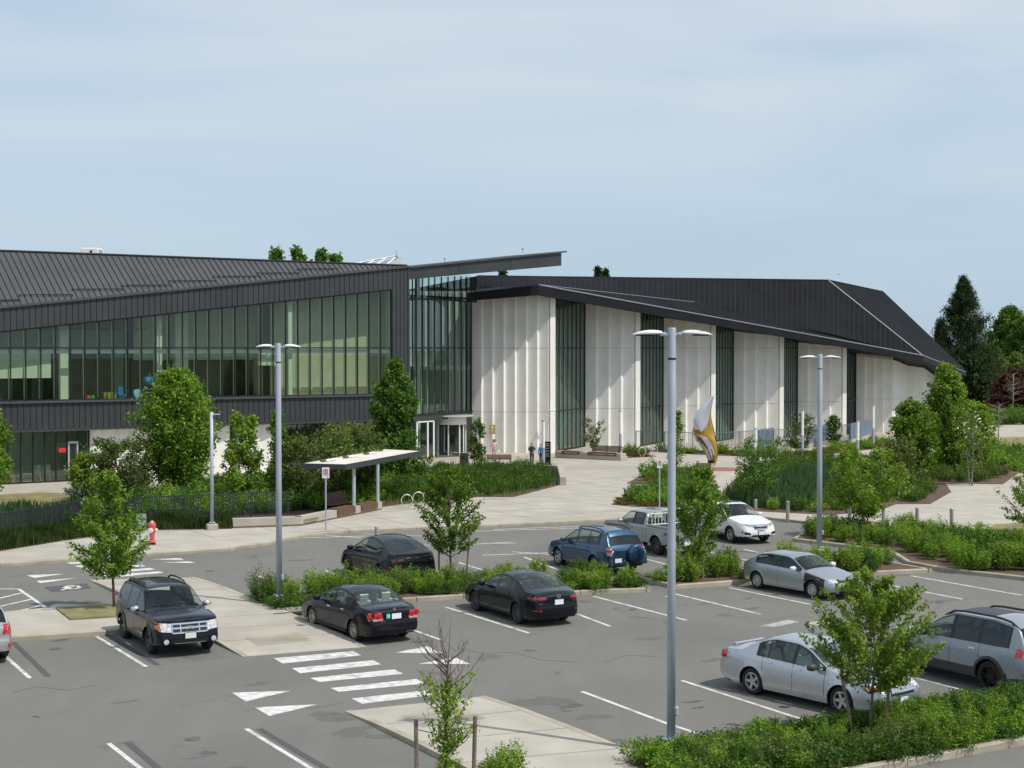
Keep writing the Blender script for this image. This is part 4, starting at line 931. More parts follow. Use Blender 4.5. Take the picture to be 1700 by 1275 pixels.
def wheel_meshes(R, wd, rimR, spokes, twin=False):
    t = MB(); n = 32; h = wd / 2
    t.lathe([(rimR, -h * .80), (rimR + .02, -h), (R - .03, -h * .98), (R, -h * .7), (R, h * .7), (R - .03, h * .98), (rimR + .02, h), (rimR, h * .80)], n=n, axis='Y', closed=True)
    r = MB(); y = h * .72
    r.lathe([(rimR, -h * .8), (rimR, h * .9), (rimR - .018, h * .94), (rimR - .03, h * .7), (rimR - .04, -h * .8)], n=n, axis='Y', closed=True)
    r.lathe([(.001, y * .9), (.05, y * .9), (.055, y * .7), (.055, y * .2), (.001, y * .2)], n=14, axis='Y')
    for k in range(spokes):
        a = 2 * math.pi * k / spokes
        for off in ((-.05, .05) if twin else (0,)):
            ra, rb = .03, rimR - .02; w0, w1 = (.016, .013) if twin else (.04, .03)
            ca, sa = math.cos(a), math.sin(a); ux, uz = ca, sa; vx, vz = -sa, ca; o2 = off if twin else 0
            q = []
            for rr, w, oo, yy in ((ra, w0, o2 * .3, y * .85), (rb, w1, o2, y * 1.05)):
                for sgn in (-1, 1): q.append(Vector((ux * rr + vx * (oo + sgn * w), yy, uz * rr + vz * (oo + sgn * w))))
            r.slab([q[0], q[1], q[3], q[2]], (0, -.03, 0))
    return t, r

class Car: pass
def make_car(name, label, sp, pos, hd):
    """sp: dict of dimensions. local axes: +x forward, +y left, z up; s = distance from the nose."""
    L, Wd = sp['L'], sp['W']; hw = Wd / 2
    root = thing(name, label, sp.get('cat', 'car'), (pos.x, pos.y, 0), math.atan2(hd.y, hd.x))
    R = sp['R']; Ra = R + sp.get('archgap', .05); sill = sp['sill']; arch = sp['wheels']
    top = sp['top']; belt = sp['belt']; plan = sp.get('plan', [(0, .78), (.05, .86), (.15, .92), (.4, .97), (.9, 1), (L - .8, 1), (L - .35, .97), (L - .12, .92), (L - .03, .86), (L, .8)])
    tumble = sp.get('tumble', .36); ws0, ws1 = sp['wind']; rw0, rw1 = sp['rear']
    wins = sp['wins']
    ss = set(); x = 0
    while x < L: ss.add(round(x, 4)); x += .07
    ss.add(L)
    for c in (.02, .05, .1): ss.add(c); ss.add(L - c)
    for aw in arch:
        for k in range(21): ss.add(round(aw + Ra * math.cos(math.pi * k / 20), 4))
        ss.add(round(aw - Ra - .004, 4)); ss.add(round(aw + Ra + .004, 4))
    for a, c in wins: ss.add(a); ss.add(c)
    for c in (ws0, ws1, rw0, rw1) + tuple(sp.get('seams', ())): ss.add(c)
    ss = sorted(v for v in ss if 0 <= v <= L)
    st = [ss[0]]
    for v in ss[1:]:
        if v - st[-1] > .0035: st.append(v)
    st[-1] = L
    lowf = [0, .07, .16, .3, .45, .6, .75, .87, .95, 1]
    prof = sp.get('prof', [(0, .90), (.2, .95), (.35, .985), (.55, 1.0), (.78, .985), (.93, .955), (1, .92)])
    upf = [1, .975, .93, .8, .6, .35, 0]
    def bottom(s):
        z = sill + max(0, .10 * (1 - s / .5)) * (s < .5) * sp.get('nosecut', 1) + max(0, .12 * (1 - (L - s) / .6)) * ((L - s) < .6)
        for aw in arch:
            d = abs(s - aw)
            if d <= Ra: z = max(z, R + math.sqrt(max(0, Ra * Ra - d * d)))
        return z
    def column(s):
        zb_ = smooth_tab(belt, s); zt_ = max(smooth_tab(top, s, sp.get('smooth', .05)), zb_ + .012); w = hw * lerp_tab(plan, s)
        crown = min(.07, .55 * (zt_ - zb_)); ze = zt_ - crown; z0 = bottom(s); pts = []
        ins = sp.get('endtaper', 0)
        for f in lowf:
            z = z0 + (zb_ - z0) * f; wf = lerp_tab(prof, z / zb_)
            for aw in arch:
                d = math.hypot(s - aw, z - R)
                if d < Ra + .10 and sp.get('flare', .012): wf += sp.get('flare', .012) / hw * max(0, 1 - (d - Ra) / .10)
            pts.append((w * wf, z))
        wb = pts[-1][0]; h = max(0, ze - zb_)
        gh = [min(.02, .12 * h), min(.03, .2 * h), h * .35, h * .65, h - min(.06, .3 * h), h - min(.03, .12 * h), h]
        for g in gh: pts.append((wb - tumble * g - .10 * g * g * (1 if h > .25 else 0), zb_ + g))
        we = pts[-1][0]
        for f in upf[1:]: pts.append((we * f, ze + crown * (1 - f ** 2.4)))
        return pts, zb_, zt_, h
    nlow = len(lowf); ng = 7; nu = len(upf) - 1; NR = nlow + ng + nu
    cols = []
    def xface(s, z, end):   # nose / tail curvature
        k = sp['nose'] if end == 0 else sp['tailc']
        return lerp_tab(k, z)
    for s in st:
        pts, zb_, zt_, h = column(s); row = []
        e0 = max(0, 1 - s / .30); e1 = max(0, 1 - (L - s) / .30)
        for (y, z) in pts:
            xx = L / 2 - s + (xface(s, z, 0) * e0 * e0 if e0 else 0) - (xface(s, z, 1) * e1 * e1 if e1 else 0)
            row.append(Vector((xx, y, z)))
        cols.append((s, row, zb_, zt_, h))
    # end caps
    def cap(col, sg, end):
        s, row, zb_, zt_, h = col; res = []
        for g in (.9, .7, .45, .2, 0.0):
            bulge = sp.get('bulge', .07) * (1 - g * g)
            res.append((s, [Vector((v.x + sg * bulge * (1 if v.z > sill + .05 else .6), v.y * g, v.z)) for v in row], zb_, zt_, h))
        return res
    allc = cap(cols[0], 1, 0)[::-1] + cols + cap(cols[-1], -1, 1)
    nc = len(allc); V = []; idx = {}
    for i, c in enumerate(allc):
        for j, v in enumerate(c[1]): idx[(i, j, 1)] = len(V); V.append(v)
        for j, v in enumerate(c[1]):
            if j == NR - 1: idx[(i, j, -1)] = idx[(i, j, 1)]
            else: idx[(i, j, -1)] = len(V); V.append(Vector((v.x, -v.y, v.z)))
    cells = {}
    doors = sp.get('doors', [])
    hoodend = ws0
    for i in range(nc - 1):
        capc = i < 5 or i >= nc - 6
        sm = (allc[i][0] + allc[i + 1][0]) / 2; h = (allc[i][4] + allc[i + 1][4]) / 2
        for j in range(NR - 1):
            zmid = (allc[i][1][j].z + allc[i + 1][1][j + 1].z) / 2
            key = 'body'
            if not capc:
                if nlow <= j < nlow + ng - 1 + 0 or j == nlow - 1:
                    jj = j - nlow
                    inwin = any(a <= sm <= c for a, c in wins)
                    if h > .10 and 1 <= jj <= 3 and inwin: key = 'side_window'
                    elif h > .10 and wins[0][0] - .12 <= sm <= wins[-1][1] + sp.get('trimend', .08) and 0 <= jj <= 4: key = 'window_trim'
                elif j >= nlow + ng - 1:
                    jj = j - (nlow + ng - 1)
                    if ws0 < sm < ws1 and jj >= 1: key = 'windscreen'
                    elif rw0 < sm < rw1 and jj >= 2: key = 'rear_window'
                    elif sm < ws0: key = 'hood'
                    elif sm > rw1 and sp.get('trunk', 1): key = 'boot_lid'
                    elif ws1 <= sm <= rw0 and sp.get('glassroof') and jj >= 2: key = 'roof_glass'
                if key == 'body' and j < nlow:
                    for dn, (a, c) in doors:
                        if a < sm < c: key = dn
                    if sp.get('clad') and zmid < sp['clad'] : key = 'cladding'
                    if sp.get('fender') and .30 < sm < doors[0][1][0]: key = 'front_wing'
            if key == 'body' and (sm < .5) and zmid < lerp_tab(belt, .3) * .78: key = 'front_bumper'
            if key == 'body' and (sm > L - .5) and zmid < lerp_tab(belt, L - .3) * .62: key = 'rear_bumper'
            for sg in (1, -1):
                a, b_, c, d = idx[(i, j, sg)], idx[(i + 1, j, sg)], idx[(i + 1, j + 1, sg)], idx[(i, j + 1, sg)]
                f = (a, b_, c, d) if sg == 1 else (d, c, b_, a)
                k2 = key + ('|L' if sg == 1 else '|R') if key in ('side_window',) or key.endswith('door') or key in ('front_wing',) else key
                cells.setdefault(k2, []).append(f)
    # outward orientation: (a,b,c,d) with s backward, j up => normal
    bvh_f = [f for fs in cells.values() for f in fs]
    bvh = BVHTree.FromPolygons([tuple(v) for v in V], [f for f in bvh_f])
    mats = {'body': sp['paint'], 'hood': sp['paint'], 'boot_lid': sp['paint'], 'front_bumper': sp.get('bumper', sp['paint']), 'rear_bumper': sp.get('rbumper', sp.get('bumper', sp['paint'])), 'windscreen': M['carglass'],
            'rear_window': sp.get('rglass', M['carglass']), 'window_trim': M['trim'], 'roof_glass': M['darkglass'], 'cladding': M['plastic'], 'side_window': M['carglass'], 'front_wing': sp.get('fender', sp['paint'])}
    for key, fs in cells.items():
        base = key.split('|')[0]; side = key.split('|')[1] if '|' in key else None
        if base == 'side_window' :
            groups = {}
            for f in fs:
                xm = L / 2 - sum(V[q].x for q in f) / 4
                gi = next((n for n, (a, c) in enumerate(wins) if a - .01 <= xm <= c + .01), 0); groups.setdefault(gi, []).append(f)
            glist = [(M['carglass'] if gi < sp.get('dark_from', 9) else M['darkglass'], g) for gi, g in groups.items()]
        elif base == 'front_wing': glist = [(mats[base] if side == sp.get('fender_side', 'R') else sp['paint'], fs)]
        else: glist = [(mats.get(base, sp['paint']), fs)]
        for mt, g in glist:
            used = {}; vs = []; ff = []
            for f in g:
                nf = []
                for q in f:
                    if q not in used: used[q] = len(vs); vs.append(V[q])
                    if used[q] not in nf: nf.append(used[q])
                if len(nf) >= 3: ff.append(tuple(nf))
            b = MB(); b.add(vs, ff); b.build(base, mt, root, smooth=True, fix=False)
    # ---- projecting details on the shell
    def hit(o, d):
        r = bvh.ray_cast(Vector(o), Vector(d)); return r[0]
    def proj(side, a, z):
        if side == 'F': p = hit((L, a, z), (-1, 0, 0)); n = Vector((1, 0, 0))
        elif side == 'B': p = hit((-L, a, z), (1, 0, 0)); n = Vector((-1, 0, 0))
        elif side == 'L': p = hit((L / 2 - a, 3, z), (0, -1, 0)); n = Vector((0, 1, 0))
        elif side == 'R': p = hit((L / 2 - a, -3, z), (0, 1, 0)); n = Vector((0, -1, 0))
        elif side == 'T': p = hit((L / 2 - a, z, 4), (0, 0, -1)); n = Vector((0, 0, 1))
        if p is None:
            r = bvh.find_nearest(Vector({'F': (L / 2, a, z), 'B': (-L / 2, a, z), 'L': (L / 2 - a, hw, z), 'R': (L / 2 - a, -hw, z), 'T': (L / 2 - a, z, 1.5)}[side])); p = r[0]
        return p, n
    def patch(nm, side, q, mt, out=.008, nx=5, ny=3, deep=.03, parent=None):
        vs = []; 
        for j in range(ny + 1):
            for i in range(nx + 1):
                u, v = i / nx, j / ny
                a = (q[0][0] * (1 - u) + q[1][0] * u) * (1 - v) + (q[3][0] * (1 - u) + q[2][0] * u) * v
                z = (q[0][1] * (1 - u) + q[1][1] * u) * (1 - v) + (q[3][1] * (1 - u) + q[2][1] * u) * v
                p, n = proj(side, a, z); vs.append(p + n * out)
        N = len(vs); vs2 = vs + [v - n * (out + deep) for v in vs]; W1 = nx + 1; fs = []
        for j in range(ny):
            for i in range(nx): fs.append((j * W1 + i, j * W1 + i + 1, (j + 1) * W1 + i + 1, (j + 1) * W1 + i))
        edge = [i for i in range(W1)] + [j * W1 + nx for j in range(1, ny + 1)] + [ny * W1 + i for i in range(nx - 1, -1, -1)] + [j * W1 for j in range(ny - 1, 0, -1)]
        for k in range(len(edge)): a_, c_ = edge[k], edge[(k + 1) % len(edge)]; fs.append((a_, N + a_, N + c_, c_))
        b = MB(); b.add(vs2, fs); return b.build(nm, mt, parent or root, smooth=False)
    car = Car(); car.root = root; car.patch = patch; car.proj = proj; car.L = L; car.hw = hw; car.bvh = bvh; car.sp = sp
    # door gaps
    for sd in 'LR':
        for s_, z0, z1 in sp.get('seamlines', []):
            patch('door_gap', sd, [(s_ - .006, z0), (s_ + .006, z0), (s_ + .006, z1), (s_ - .006, z1)], M['trim'], .0015, 1, 8, .005)
        for s_, z_ in sp.get('handles', []):
            patch('door_handle', sd, [(s_ - .1, z_ - .016), (s_ + .1, z_ - .016), (s_ + .1, z_ + .016), (s_ - .1, z_ + .016)], sp.get('handlem', sp['paint']), .035, 4, 1, .03)
        if sp.get('molding'):
            s0, s1, z0, z1 = sp['molding']; patch('side_molding', sd, [(s0, z0), (s1, z1), (s1, z1 + .035), (s0, z0 + .035)], sp.get('moldm', sp['paint']), .014, 14, 1)
    # wheels
    t, r = wheel_meshes(R, sp.get('tw', .22), sp.get('rimR', R * .66), sp.get('spokes', 5), sp.get('twin', False))
    tm = t.mesh('tyre', M['rubber']); rm = r.mesh('rim', sp.get('rimm', M['rim']))
    for me in (tm, rm):
        import bmesh
        bm = bmesh.new(); bm.from_mesh(me); bmesh.ops.recalc_face_normals(bm, faces=bm.faces); bm.to_mesh(me); bm.free()
    tm.polygons.foreach_set('use_smooth', [True] * len(tm.polygons))
    for aw in arch:
        for sg in (1, -1):
            o = inst(tm, 'wheel', (L / 2 - aw, sg * (hw - sp.get('tw', .22) / 2 - .025), R), 0 if sg == 1 else math.pi, parent=root)
            inst(rm, 'rim', (0, 0, 0), parent=o)
            b = MB(); b.lathe([(.001, -.02), (R * .5, -.02), (R * .5, .02), (.001, .02)], (0, -.02, 0), 20, 'Y'); b.build('brake_disc', M['rimdark'], o)
    # underbody and wheel well liners
    b = MB(); b.box((0, 0, sill + .06), (L - .5, Wd - .22, .1)); 
    b.box((0, 0, (sill + R * 2 + .1) / 2), (L - .9, Wd - 2 * sp.get('tw', .22) - .16, R * 2 - sill + .1))
    b.build('underbody', M['trim'], root)
    for aw in arch:
        n = 14
        for sg in (1, -1):
            vs = []; b = MB()
            for k in range(n + 1):
                a = math.pi * k / n; vs += [(L / 2 - aw + (Ra + .01) * math.cos(a), sg * (hw * .985 - .03), R + (Ra + .01) * math.sin(a) - .008), (L / 2 - aw + (Ra + .01) * math.cos(a), sg * (hw - .42), R + (Ra + .01) * math.sin(a))]
            b.add(vs, [(2 * k, 2 * k + 1, 2 * k + 3, 2 * k + 2) for k in range(n)])
            b.build('wheel_arch_liner', M['trim'], root, fix=False)
    if sp.get('archtrim'):
        for aw in arch:
            for sd in 'LR':
                for k in range(10):
                    a0, a1 = math.pi * k / 10, math.pi * (k + 1) / 10; r0, r1 = Ra + .003, Ra + .075
                    P4 = [(aw + r0 * math.cos(a0), R + r0 * math.sin(a0)), (aw + r0 * math.cos(a1), R + r0 * math.sin(a1)), (aw + r1 * math.cos(a1), R + r1 * math.sin(a1)), (aw + r1 * math.cos(a0), R + r1 * math.sin(a0))]
                    patch('arch_trim', sd, P4, sp['archtrim'], .018, 1, 1, .02)
    # interior
    zs = sp.get('seatz', .42); sf = sp['seats']; sm_ = sp.get('seatm', M['seatb'])
    for s_, ys in sf:
        for y in ys:
            b = MB(); x = L / 2 - s_; b.bbox((x, y, zs + .06), (.5, .48, .16), 0, .05)
            R_ = Matrix.Rotation(rad(-14), 3, 'Y'); b.box((x - .30, y, zs + .38), (.12, .46, .56), 0, None, R_); b.box((x - .40, y, zs + .76), (.09, .26, .18), 0, None, R_)
            b.build('seat', sm_, root)
    b = MB(); b.bbox((L / 2 - ws0 - .28, 0, smooth_tab(belt, ws0) - .10), (.5, Wd - .25, .2), 0, .06); b.build('dashboard', sp.get('dashm', M['seatb']), root)
    b = MB(); c = Vector((L / 2 - ws0 - .72, .36, smooth_tab(belt, ws0) - .02)); R_ = Matrix.Rotation(rad(-65), 3, 'Y')
    b.tube([c + R_ @ Vector((.18 * math.cos(a), .18 * math.sin(a), 0)) for a in [2 * math.pi * k / 16 for k in range(17)]], .016, 6); b.tube([c, c + Vector((.35, 0, -.12))], .025, 6); b.build('steering_wheel', M['trim'], root)
    # mirrors
    ms = sp.get('mirror', ws0 + .38); zb_ = smooth_tab(belt, ms)
    for sg in (1, -1):
        b = MB(); n = 8; prof_m = []
        for k in range(n + 1):
            a = math.pi * k / n
            prof_m.append([(sp.get('msz', .1) * sgnpow(math.cos(2 * math.pi * q / 12), .7) * sgnpow(math.sin(a), .6), sgnpow(math.sin(2 * math.pi * q / 12), .7) * .085 * sgnpow(math.sin(a), .6)) for q in range(12)])
        vs = []
        for k, ring in enumerate(prof_m):
            yy = -math.cos(math.pi * k / n) * .12
            vs += [Vector((L / 2 - ms + q[0] - .03 * abs(yy) , sg * (hw * .985 + .13) + yy, zb_ + .09 + q[1])) for q in ring]
        fs = [(k * 12 + q, (k + 1) * 12 + q, (k + 1) * 12 + (q + 1) % 12, k * 12 + (q + 1) % 12) for k in range(n) for q in range(12)]
        b.add(vs, fs); mo = b.build('door_mirror', sp.get('mirrorm', sp['paint']), root, smooth=True)
        b = MB(); b.tube([(L / 2 - ms, sg * hw * .86, zb_ + .02), (L / 2 - ms, sg * (hw + .06), zb_ + .05)], .03, 6); b.build('mirror_arm', M['trim'], mo)
    # wipers
    for y0, y1 in ((.62, -.02), (.02, -.6)):
        pts = []
        for k in range(5):
            y = y0 + (y1 - y0) * k / 4; p, n = proj('T', ws0 + .05 + .05 * k / 4, y); pts.append(p + Vector((.0, 0, .02)))
        MB().tube(pts, .009, 5).build('wiper', M['trim'], root)
    return car
def rails(car, s0, s1, y, mt, h=.06, r=.02):
    for sg in (1, -1):
        pts = []
        for k in range(9):
            f = k / 8; s_ = s0 + (s1 - s0) * f; p, n = car.proj('T', s_, sg * y); pts.append(p + Vector((0, 0, h * (1 - abs(2 * f - 1) ** 6))))
        MB().tube(pts, r, 6).build('roof_rail', mt, car.root)
def plate(car, side, y, z, mt, w=.30, h=.15, frame=True):
    p, n = car.proj(side, y, z); nn = Vector((n.x, 0, 0))
    b = MB(); b.box(p + nn * .022, (.012, w, h)); o = b.build('number_plate', mt, car.root)
    if frame: MB().box(p + nn * .012, (.02, w + .03, h + .03)).build('plate_frame', M['trim'], car.root)
    return p
def badge(car, side, y, z, kind, mt, s=.08):
    p, n = car.proj(side, y, z); b = MB(); sg = n.x; o = p + n * .015
    f = lambda a, c: Vector((o.x, o.y + a * s, o.z + c * s))
    if kind == 'oval': b.tube([f(1.2 * math.cos(a), .5 * math.sin(a)) for a in [2 * math.pi * k / 16 for k in range(17)]], .009, 5); b.tube([f(-.8, 0), f(-.3, .15), f(0, -.1), f(.4, .12), f(.8, 0)], .008, 5)
    if kind == 'bowtie': b.slab([f(-1.2, -.3), f(-.4, -.3), f(-.4, -.5), f(.4, -.5), f(.4, -.3), f(1.2, -.3), f(1.1, .3), f(.4, .3), f(.4, .5), f(-.4, .5), f(-.4, .3), f(-1.1, .3)], n * -.012)
    if kind == 'ring': b.tube([f(.9 * math.cos(a), .7 * math.sin(a)) for a in [2 * math.pi * k / 16 for k in range(17)]], .008, 5); b.tube([f(-.8, .25), f(-.35, .1), f(0, -.35), f(.35, .1), f(.8, .25)], .008, 5)
    if kind == 'caliper': b.tube([f(-.5, -.5), f(-.35, .5)], .012, 5); b.tube([f(.5, -.5), f(.35, .5)], .012, 5); b.tube([f(-.4, -.05), f(.4, -.05)], .009, 5)
    if kind == 'T': b.slab([f(-.5, .45), f(.5, .45), f(.4, .28), f(.1, .28), f(0, -.6), f(-.1, .28), f(-.4, .28)], n * -.01)
    if kind == 'H': b.tube([f(-.4, .5), f(-.3, -.5)], .011, 5); b.tube([f(.4, .5), f(.3, -.5)], .011, 5); b.tube([f(-.35, 0), f(.35, 0)], .009, 5); b.tube([f(.6 * math.cos(a), .7 * math.sin(a)) for a in [2 * math.pi * k / 14 for k in range(15)]], .006, 5)
    b.build('badge', mt, car.root)
def text_mesh(cu, mt):
    t_ = bpy.data.objects.new('tmp', cu); COL.objects.link(t_); dg = bpy.context.evaluated_depsgraph_get()
    me = bpy.data.meshes.new_from_object(t_.evaluated_get(dg)); bpy.data.objects.remove(t_); me.materials.clear(); me.materials.append(mt); return me
def lettering(car, side, y, z, txt, size, mt, out=.012):
    cu = bpy.data.curves.new('lettering', 'FONT'); cu.body = txt; cu.size = size; cu.extrude = .003; cu.align_x = 'CENTER'
    me = text_mesh(cu, mt); o = bpy.data.objects.new('lettering', me); COL.objects.link(o); p, n = car.proj(side, y, z)
    if side == 'B': Rm = Matrix(((0, 0, -1), (-1, 0, 0), (0, 1, 0)))
    elif side == 'L': Rm = Matrix(((-1, 0, 0), (0, 0, 1), (0, 1, 0)))
    else: Rm = Matrix(((0, 0, 1), (1, 0, 0), (0, 1, 0)))
    o.parent = car.root; o.matrix_local = Matrix.Translation(p + n * out) @ Rm.to_4x4(); return o
def place(front, rear, sf, sr, side, Wd, L, hd=None):
    """ground point of the car centre from tyre contact points seen in the photo"""
    pf = P(*front) if front else None; pr = P(*rear) if rear else None
    if hd is None: hd = (pf - pr).normalized()
    hd = Vector((hd.x, hd.y, 0)).normalized(); lf = Vector((-hd.y, hd.x, 0)) * (1 if side == 'L' else -1)
    cs = []
    if pf is not None: cs.append(pf - hd * (L / 2 - sf))
    if pr is not None: cs.append(pr - hd * (L / 2 - sr))
    c = sum(cs, Vector()) / len(cs); return c - lf * (Wd / 2 - .06), hd

nose0 = [(.2, -.02), (.35, .05), (.5, .07), (.62, .04), (.75, 0), (.95, -.06)]
tail0 = [(.25, -.02), (.45, .06), (.6, .06), (.72, .02), (.85, .03), (1.05, 0)]
# ---- black SUV facing the camera
pb_ = paint('paint_black', (.006, .006, .012), 0, .4)
sp = dict(L=4.44, W=1.82, R=.355, sill=.30, wheels=(.88, 3.50), paint=pb_, tumble=.30, plan=[(0, .86), (.05, .9), (.15, .945), (.4, .985), (.9, 1), (3.7, 1), (4.1, .975), (4.3, .94), (4.44, .9)],
          top=[(0, 1.0), (.04, 1.04), (.2, 1.08), (1.1, 1.15), (1.22, 1.16), (1.95, 1.66), (2.2, 1.70), (3.2, 1.72), (3.95, 1.67), (4.22, 1.28), (4.32, 1.05), (4.44, 1.0)],
          belt=[(0, .97), (.3, 1.0), (1.2, 1.05), (3.6, 1.10), (4.2, 1.1), (4.44, .98)], wind=(1.24, 1.95), rear=(3.98, 4.24), wins=[(1.42, 2.18), (2.26, 2.98), (3.08, 3.85)], dark_from=1,
          nose=nose0, tailc=tail0, doors=[('front_door', (1.30, 2.22)), ('rear_door', (2.22, 3.06))], seams=(1.30, 2.22, 3.06), seamlines=[(1.30, .45, 1.03), (2.22, .40, 1.06), (3.06, .75, 1.08)], handles=[(2.02, .95), (2.9, .97)],
          archtrim=paint('paint_black_arch', (.012, .012, .016), 0, .4), seats=[(2.05, (-.38, .38)), (2.95, (-.4, .4))], mirrorm=M['chrome'], spokes=5, rimm=M['rimdark'], prof=[(0, .93), (.2, .96), (.35, .985), (.55, 1.0), (.78, .995), (.93, .975), (1, .95)], msz=.11, bumper=pb_)
pos, hd = place((246.4, 1085), (206.8, 1059.8), .88, 3.50, 'R', 1.82, 4.44, Vector((.49, -.872, 0)))
c = make_car('parked_suv', 'black SUV with chrome grille and chrome mirrors facing the camera beside the footpath', sp, pos, hd)
for sg in (1, -1):
    c.patch('headlight', 'F', [(sg * .50, .70), (sg * .83, .74), (sg * .85, .97), (sg * .50, .93)], M['lamp'], .015, 6, 3)
    c.patch('indicator', 'F', [(sg * .78, .76), (sg * .87, .78), (sg * .885, .96), (sg * .79, .95)], M['amber'], .02, 4, 2)
    b = MB(); p, n = c.proj('F', sg * .66, .46); b.lathe([(.001, 0), (.07, 0), (.07, -.03), (.001, -.03)], (0, 0, 0), 16, 'Y')
    o = b.build('fog_light', M['lamp'], c.root); o.location = p + n * .02; o.rotation_euler.z = rad(-90)
c.patch('grille', 'F', [(-.47, .68), (.47, .68), (.49, .93), (-.49, .93)], M['trim'], .012, 6, 2)
c.patch('grille_frame', 'F', [(-.5, .90), (.5, .90), (.51, .945), (-.51, .945)], M['chrome'], .03, 6, 1); c.patch('grille_frame', 'F', [(-.48, .665), (.48, .665), (.48, .70), (-.48, .70)], M['chrome'], .03, 6, 1)
c.patch('grille_bar', 'F', [(-.48, .785), (.48, .785), (.48, .83), (-.48, .83)], M['chrome'], .032, 6, 1)
for y in (-.49, -.26, .26, .49): c.patch('grille_bar', 'F', [(y - .015, .68), (y + .015, .68), (y + .015, .93), (y - .015, .93)], M['chrome'], .03, 1, 3)
badge(c, 'F', 0, .80, 'oval', M['chrome'], .1); plate(c, 'F', 0, .60, M['plate'])
c.patch('lower_intake', 'F', [(-.5, .38), (.5, .38), (.5, .5), (-.5, .5)], M['trim'], .006, 6, 1); c.patch('bumper_strip', 'F', [(-.42, .39), (.42, .39), (.42, .405), (-.42, .405)], M['alu'], .02, 6, 1)
rails(c, 2.15, 3.85, .58, M['trim'], .08, .025)
# ---- black sedan with N sticker
pbs = paint('paint_black_violet', (.008, .006, .011), 0, .4)
sedan_plan = [(0, .80), (.05, .87), (.15, .92), (.4, .97), (.9, 1), (3.7, 1), (4.15, .97), (4.35, .93), (4.48, .87), (4.54, .82)]
sp = dict(L=4.54, W=1.76, R=.31, sill=.20, wheels=(.92, 3.62), paint=pbs, plan=sedan_plan, tumble=.42,
          top=[(0, .62), (.1, .72), (.35, .80), (1.05, .97), (1.15, 1.0), (1.9, 1.36), (2.3, 1.43), (2.75, 1.43), (3.2, 1.36), (3.85, 1.08), (4.0, 1.05), (4.45, 1.03), (4.54, .93)],
          belt=[(0, .60), (.35, .74), (1.1, .89), (3.4, .97), (4.1, .98), (4.54, .90)], wind=(1.15, 1.95), rear=(3.12, 3.84), wins=[(1.35, 2.22), (2.30, 3.00), (3.05, 3.32)],
          nose=nose0, tailc=tail0, doors=[('front_door', (1.28, 2.26)), ('rear_door', (2.26, 3.15))], seams=(1.28, 2.26, 3.15), seamlines=[(1.28, .35, .88), (2.26, .28, .94), (3.15, .62, .95)], handles=[(2.1, .82), (2.98, .84)], handlem=M['chrome'],
          seats=[(2.05, (-.36, .36)), (2.95, (-.36, .36))], seatm=M['seatg'], rimm=M['rimgold'], spokes=5, twin=True, tw=.2, archgap=.035)
pos, hd = place((520, 1041), (586.6, 1064), .92, 3.62, 'L', 1.76, 4.54)
c = make_car('parked_sedan', 'black sedan with round red tail lamps and a small green sticker beside its plate', sp, pos, hd)
for sg in (1, -1):
    c.patch('tail_light', 'B', [(sg * .40, .72), (sg * .86, .70), (sg * .88, .92), (sg * .46, .93)], M['tail'], .012, 6, 3)
    c.patch('tail_light_lens', 'B', [(sg * .42, .70), (sg * .84, .68), (sg * .85, .745), (sg * .43, .755)], M['tailw'], .016, 6, 1)
    for y, r_ in ((.54, .085), (.74, .09)):
        p, n = c.proj('B', sg * y, .83); b = MB(); b.lathe([(.001, .03), (r_ * .7, .025), (r_, 0), (r_, -.04), (.001, -.04)], (0, 0, 0), 18, 'Y'); o = b.build('tail_lamp_ring', M['tail'], c.root, smooth=False); o.location = p + n * .012; o.rotation_euler.z = rad(90)
plate(c, 'B', 0, .80, M['platew']); badge(c, 'B', 0, .97, 'H', M['chrome'], .06)
o = c.patch('sticker', 'B', [(.20, .74), (.31, .74), (.31, .88), (.20, .88)], M['sticker'], .02, 1, 1); lettering(c, 'B', .255, .77, 'N', .12, M['platew'], .024)
c.patch('bumper_slot', 'B', [(-.75, .42), (.75, .42), (.75, .45), (-.75, .45)], M['trim'], .004, 8, 1)
lettering(c, 'B', .42, .655, 'CIVIC', .06, M['chrome']); lettering(c, 'B', -.5, .655, 'ACURA', .04, M['chrome'])
for y in (-.52, -.44, -.36): p, n = c.proj('B', y, .33); MB().tube([p + Vector((.1, 0, 0)), p + Vector((-.03, 0, 0))], .035, 10).build('exhaust', M['rimdark'], c.root)
c.patch('side_skirt', 'L', [(1.3, .20), (3.2, .20), (3.2, .28), (1.3, .28)], pbs, .03, 10, 1)
c.patch('spoiler_lip', 'B', [(-.6, 1.0), (.6, 1.0), (.55, 1.03), (-.55, 1.03)], pbs, .03, 8, 1)
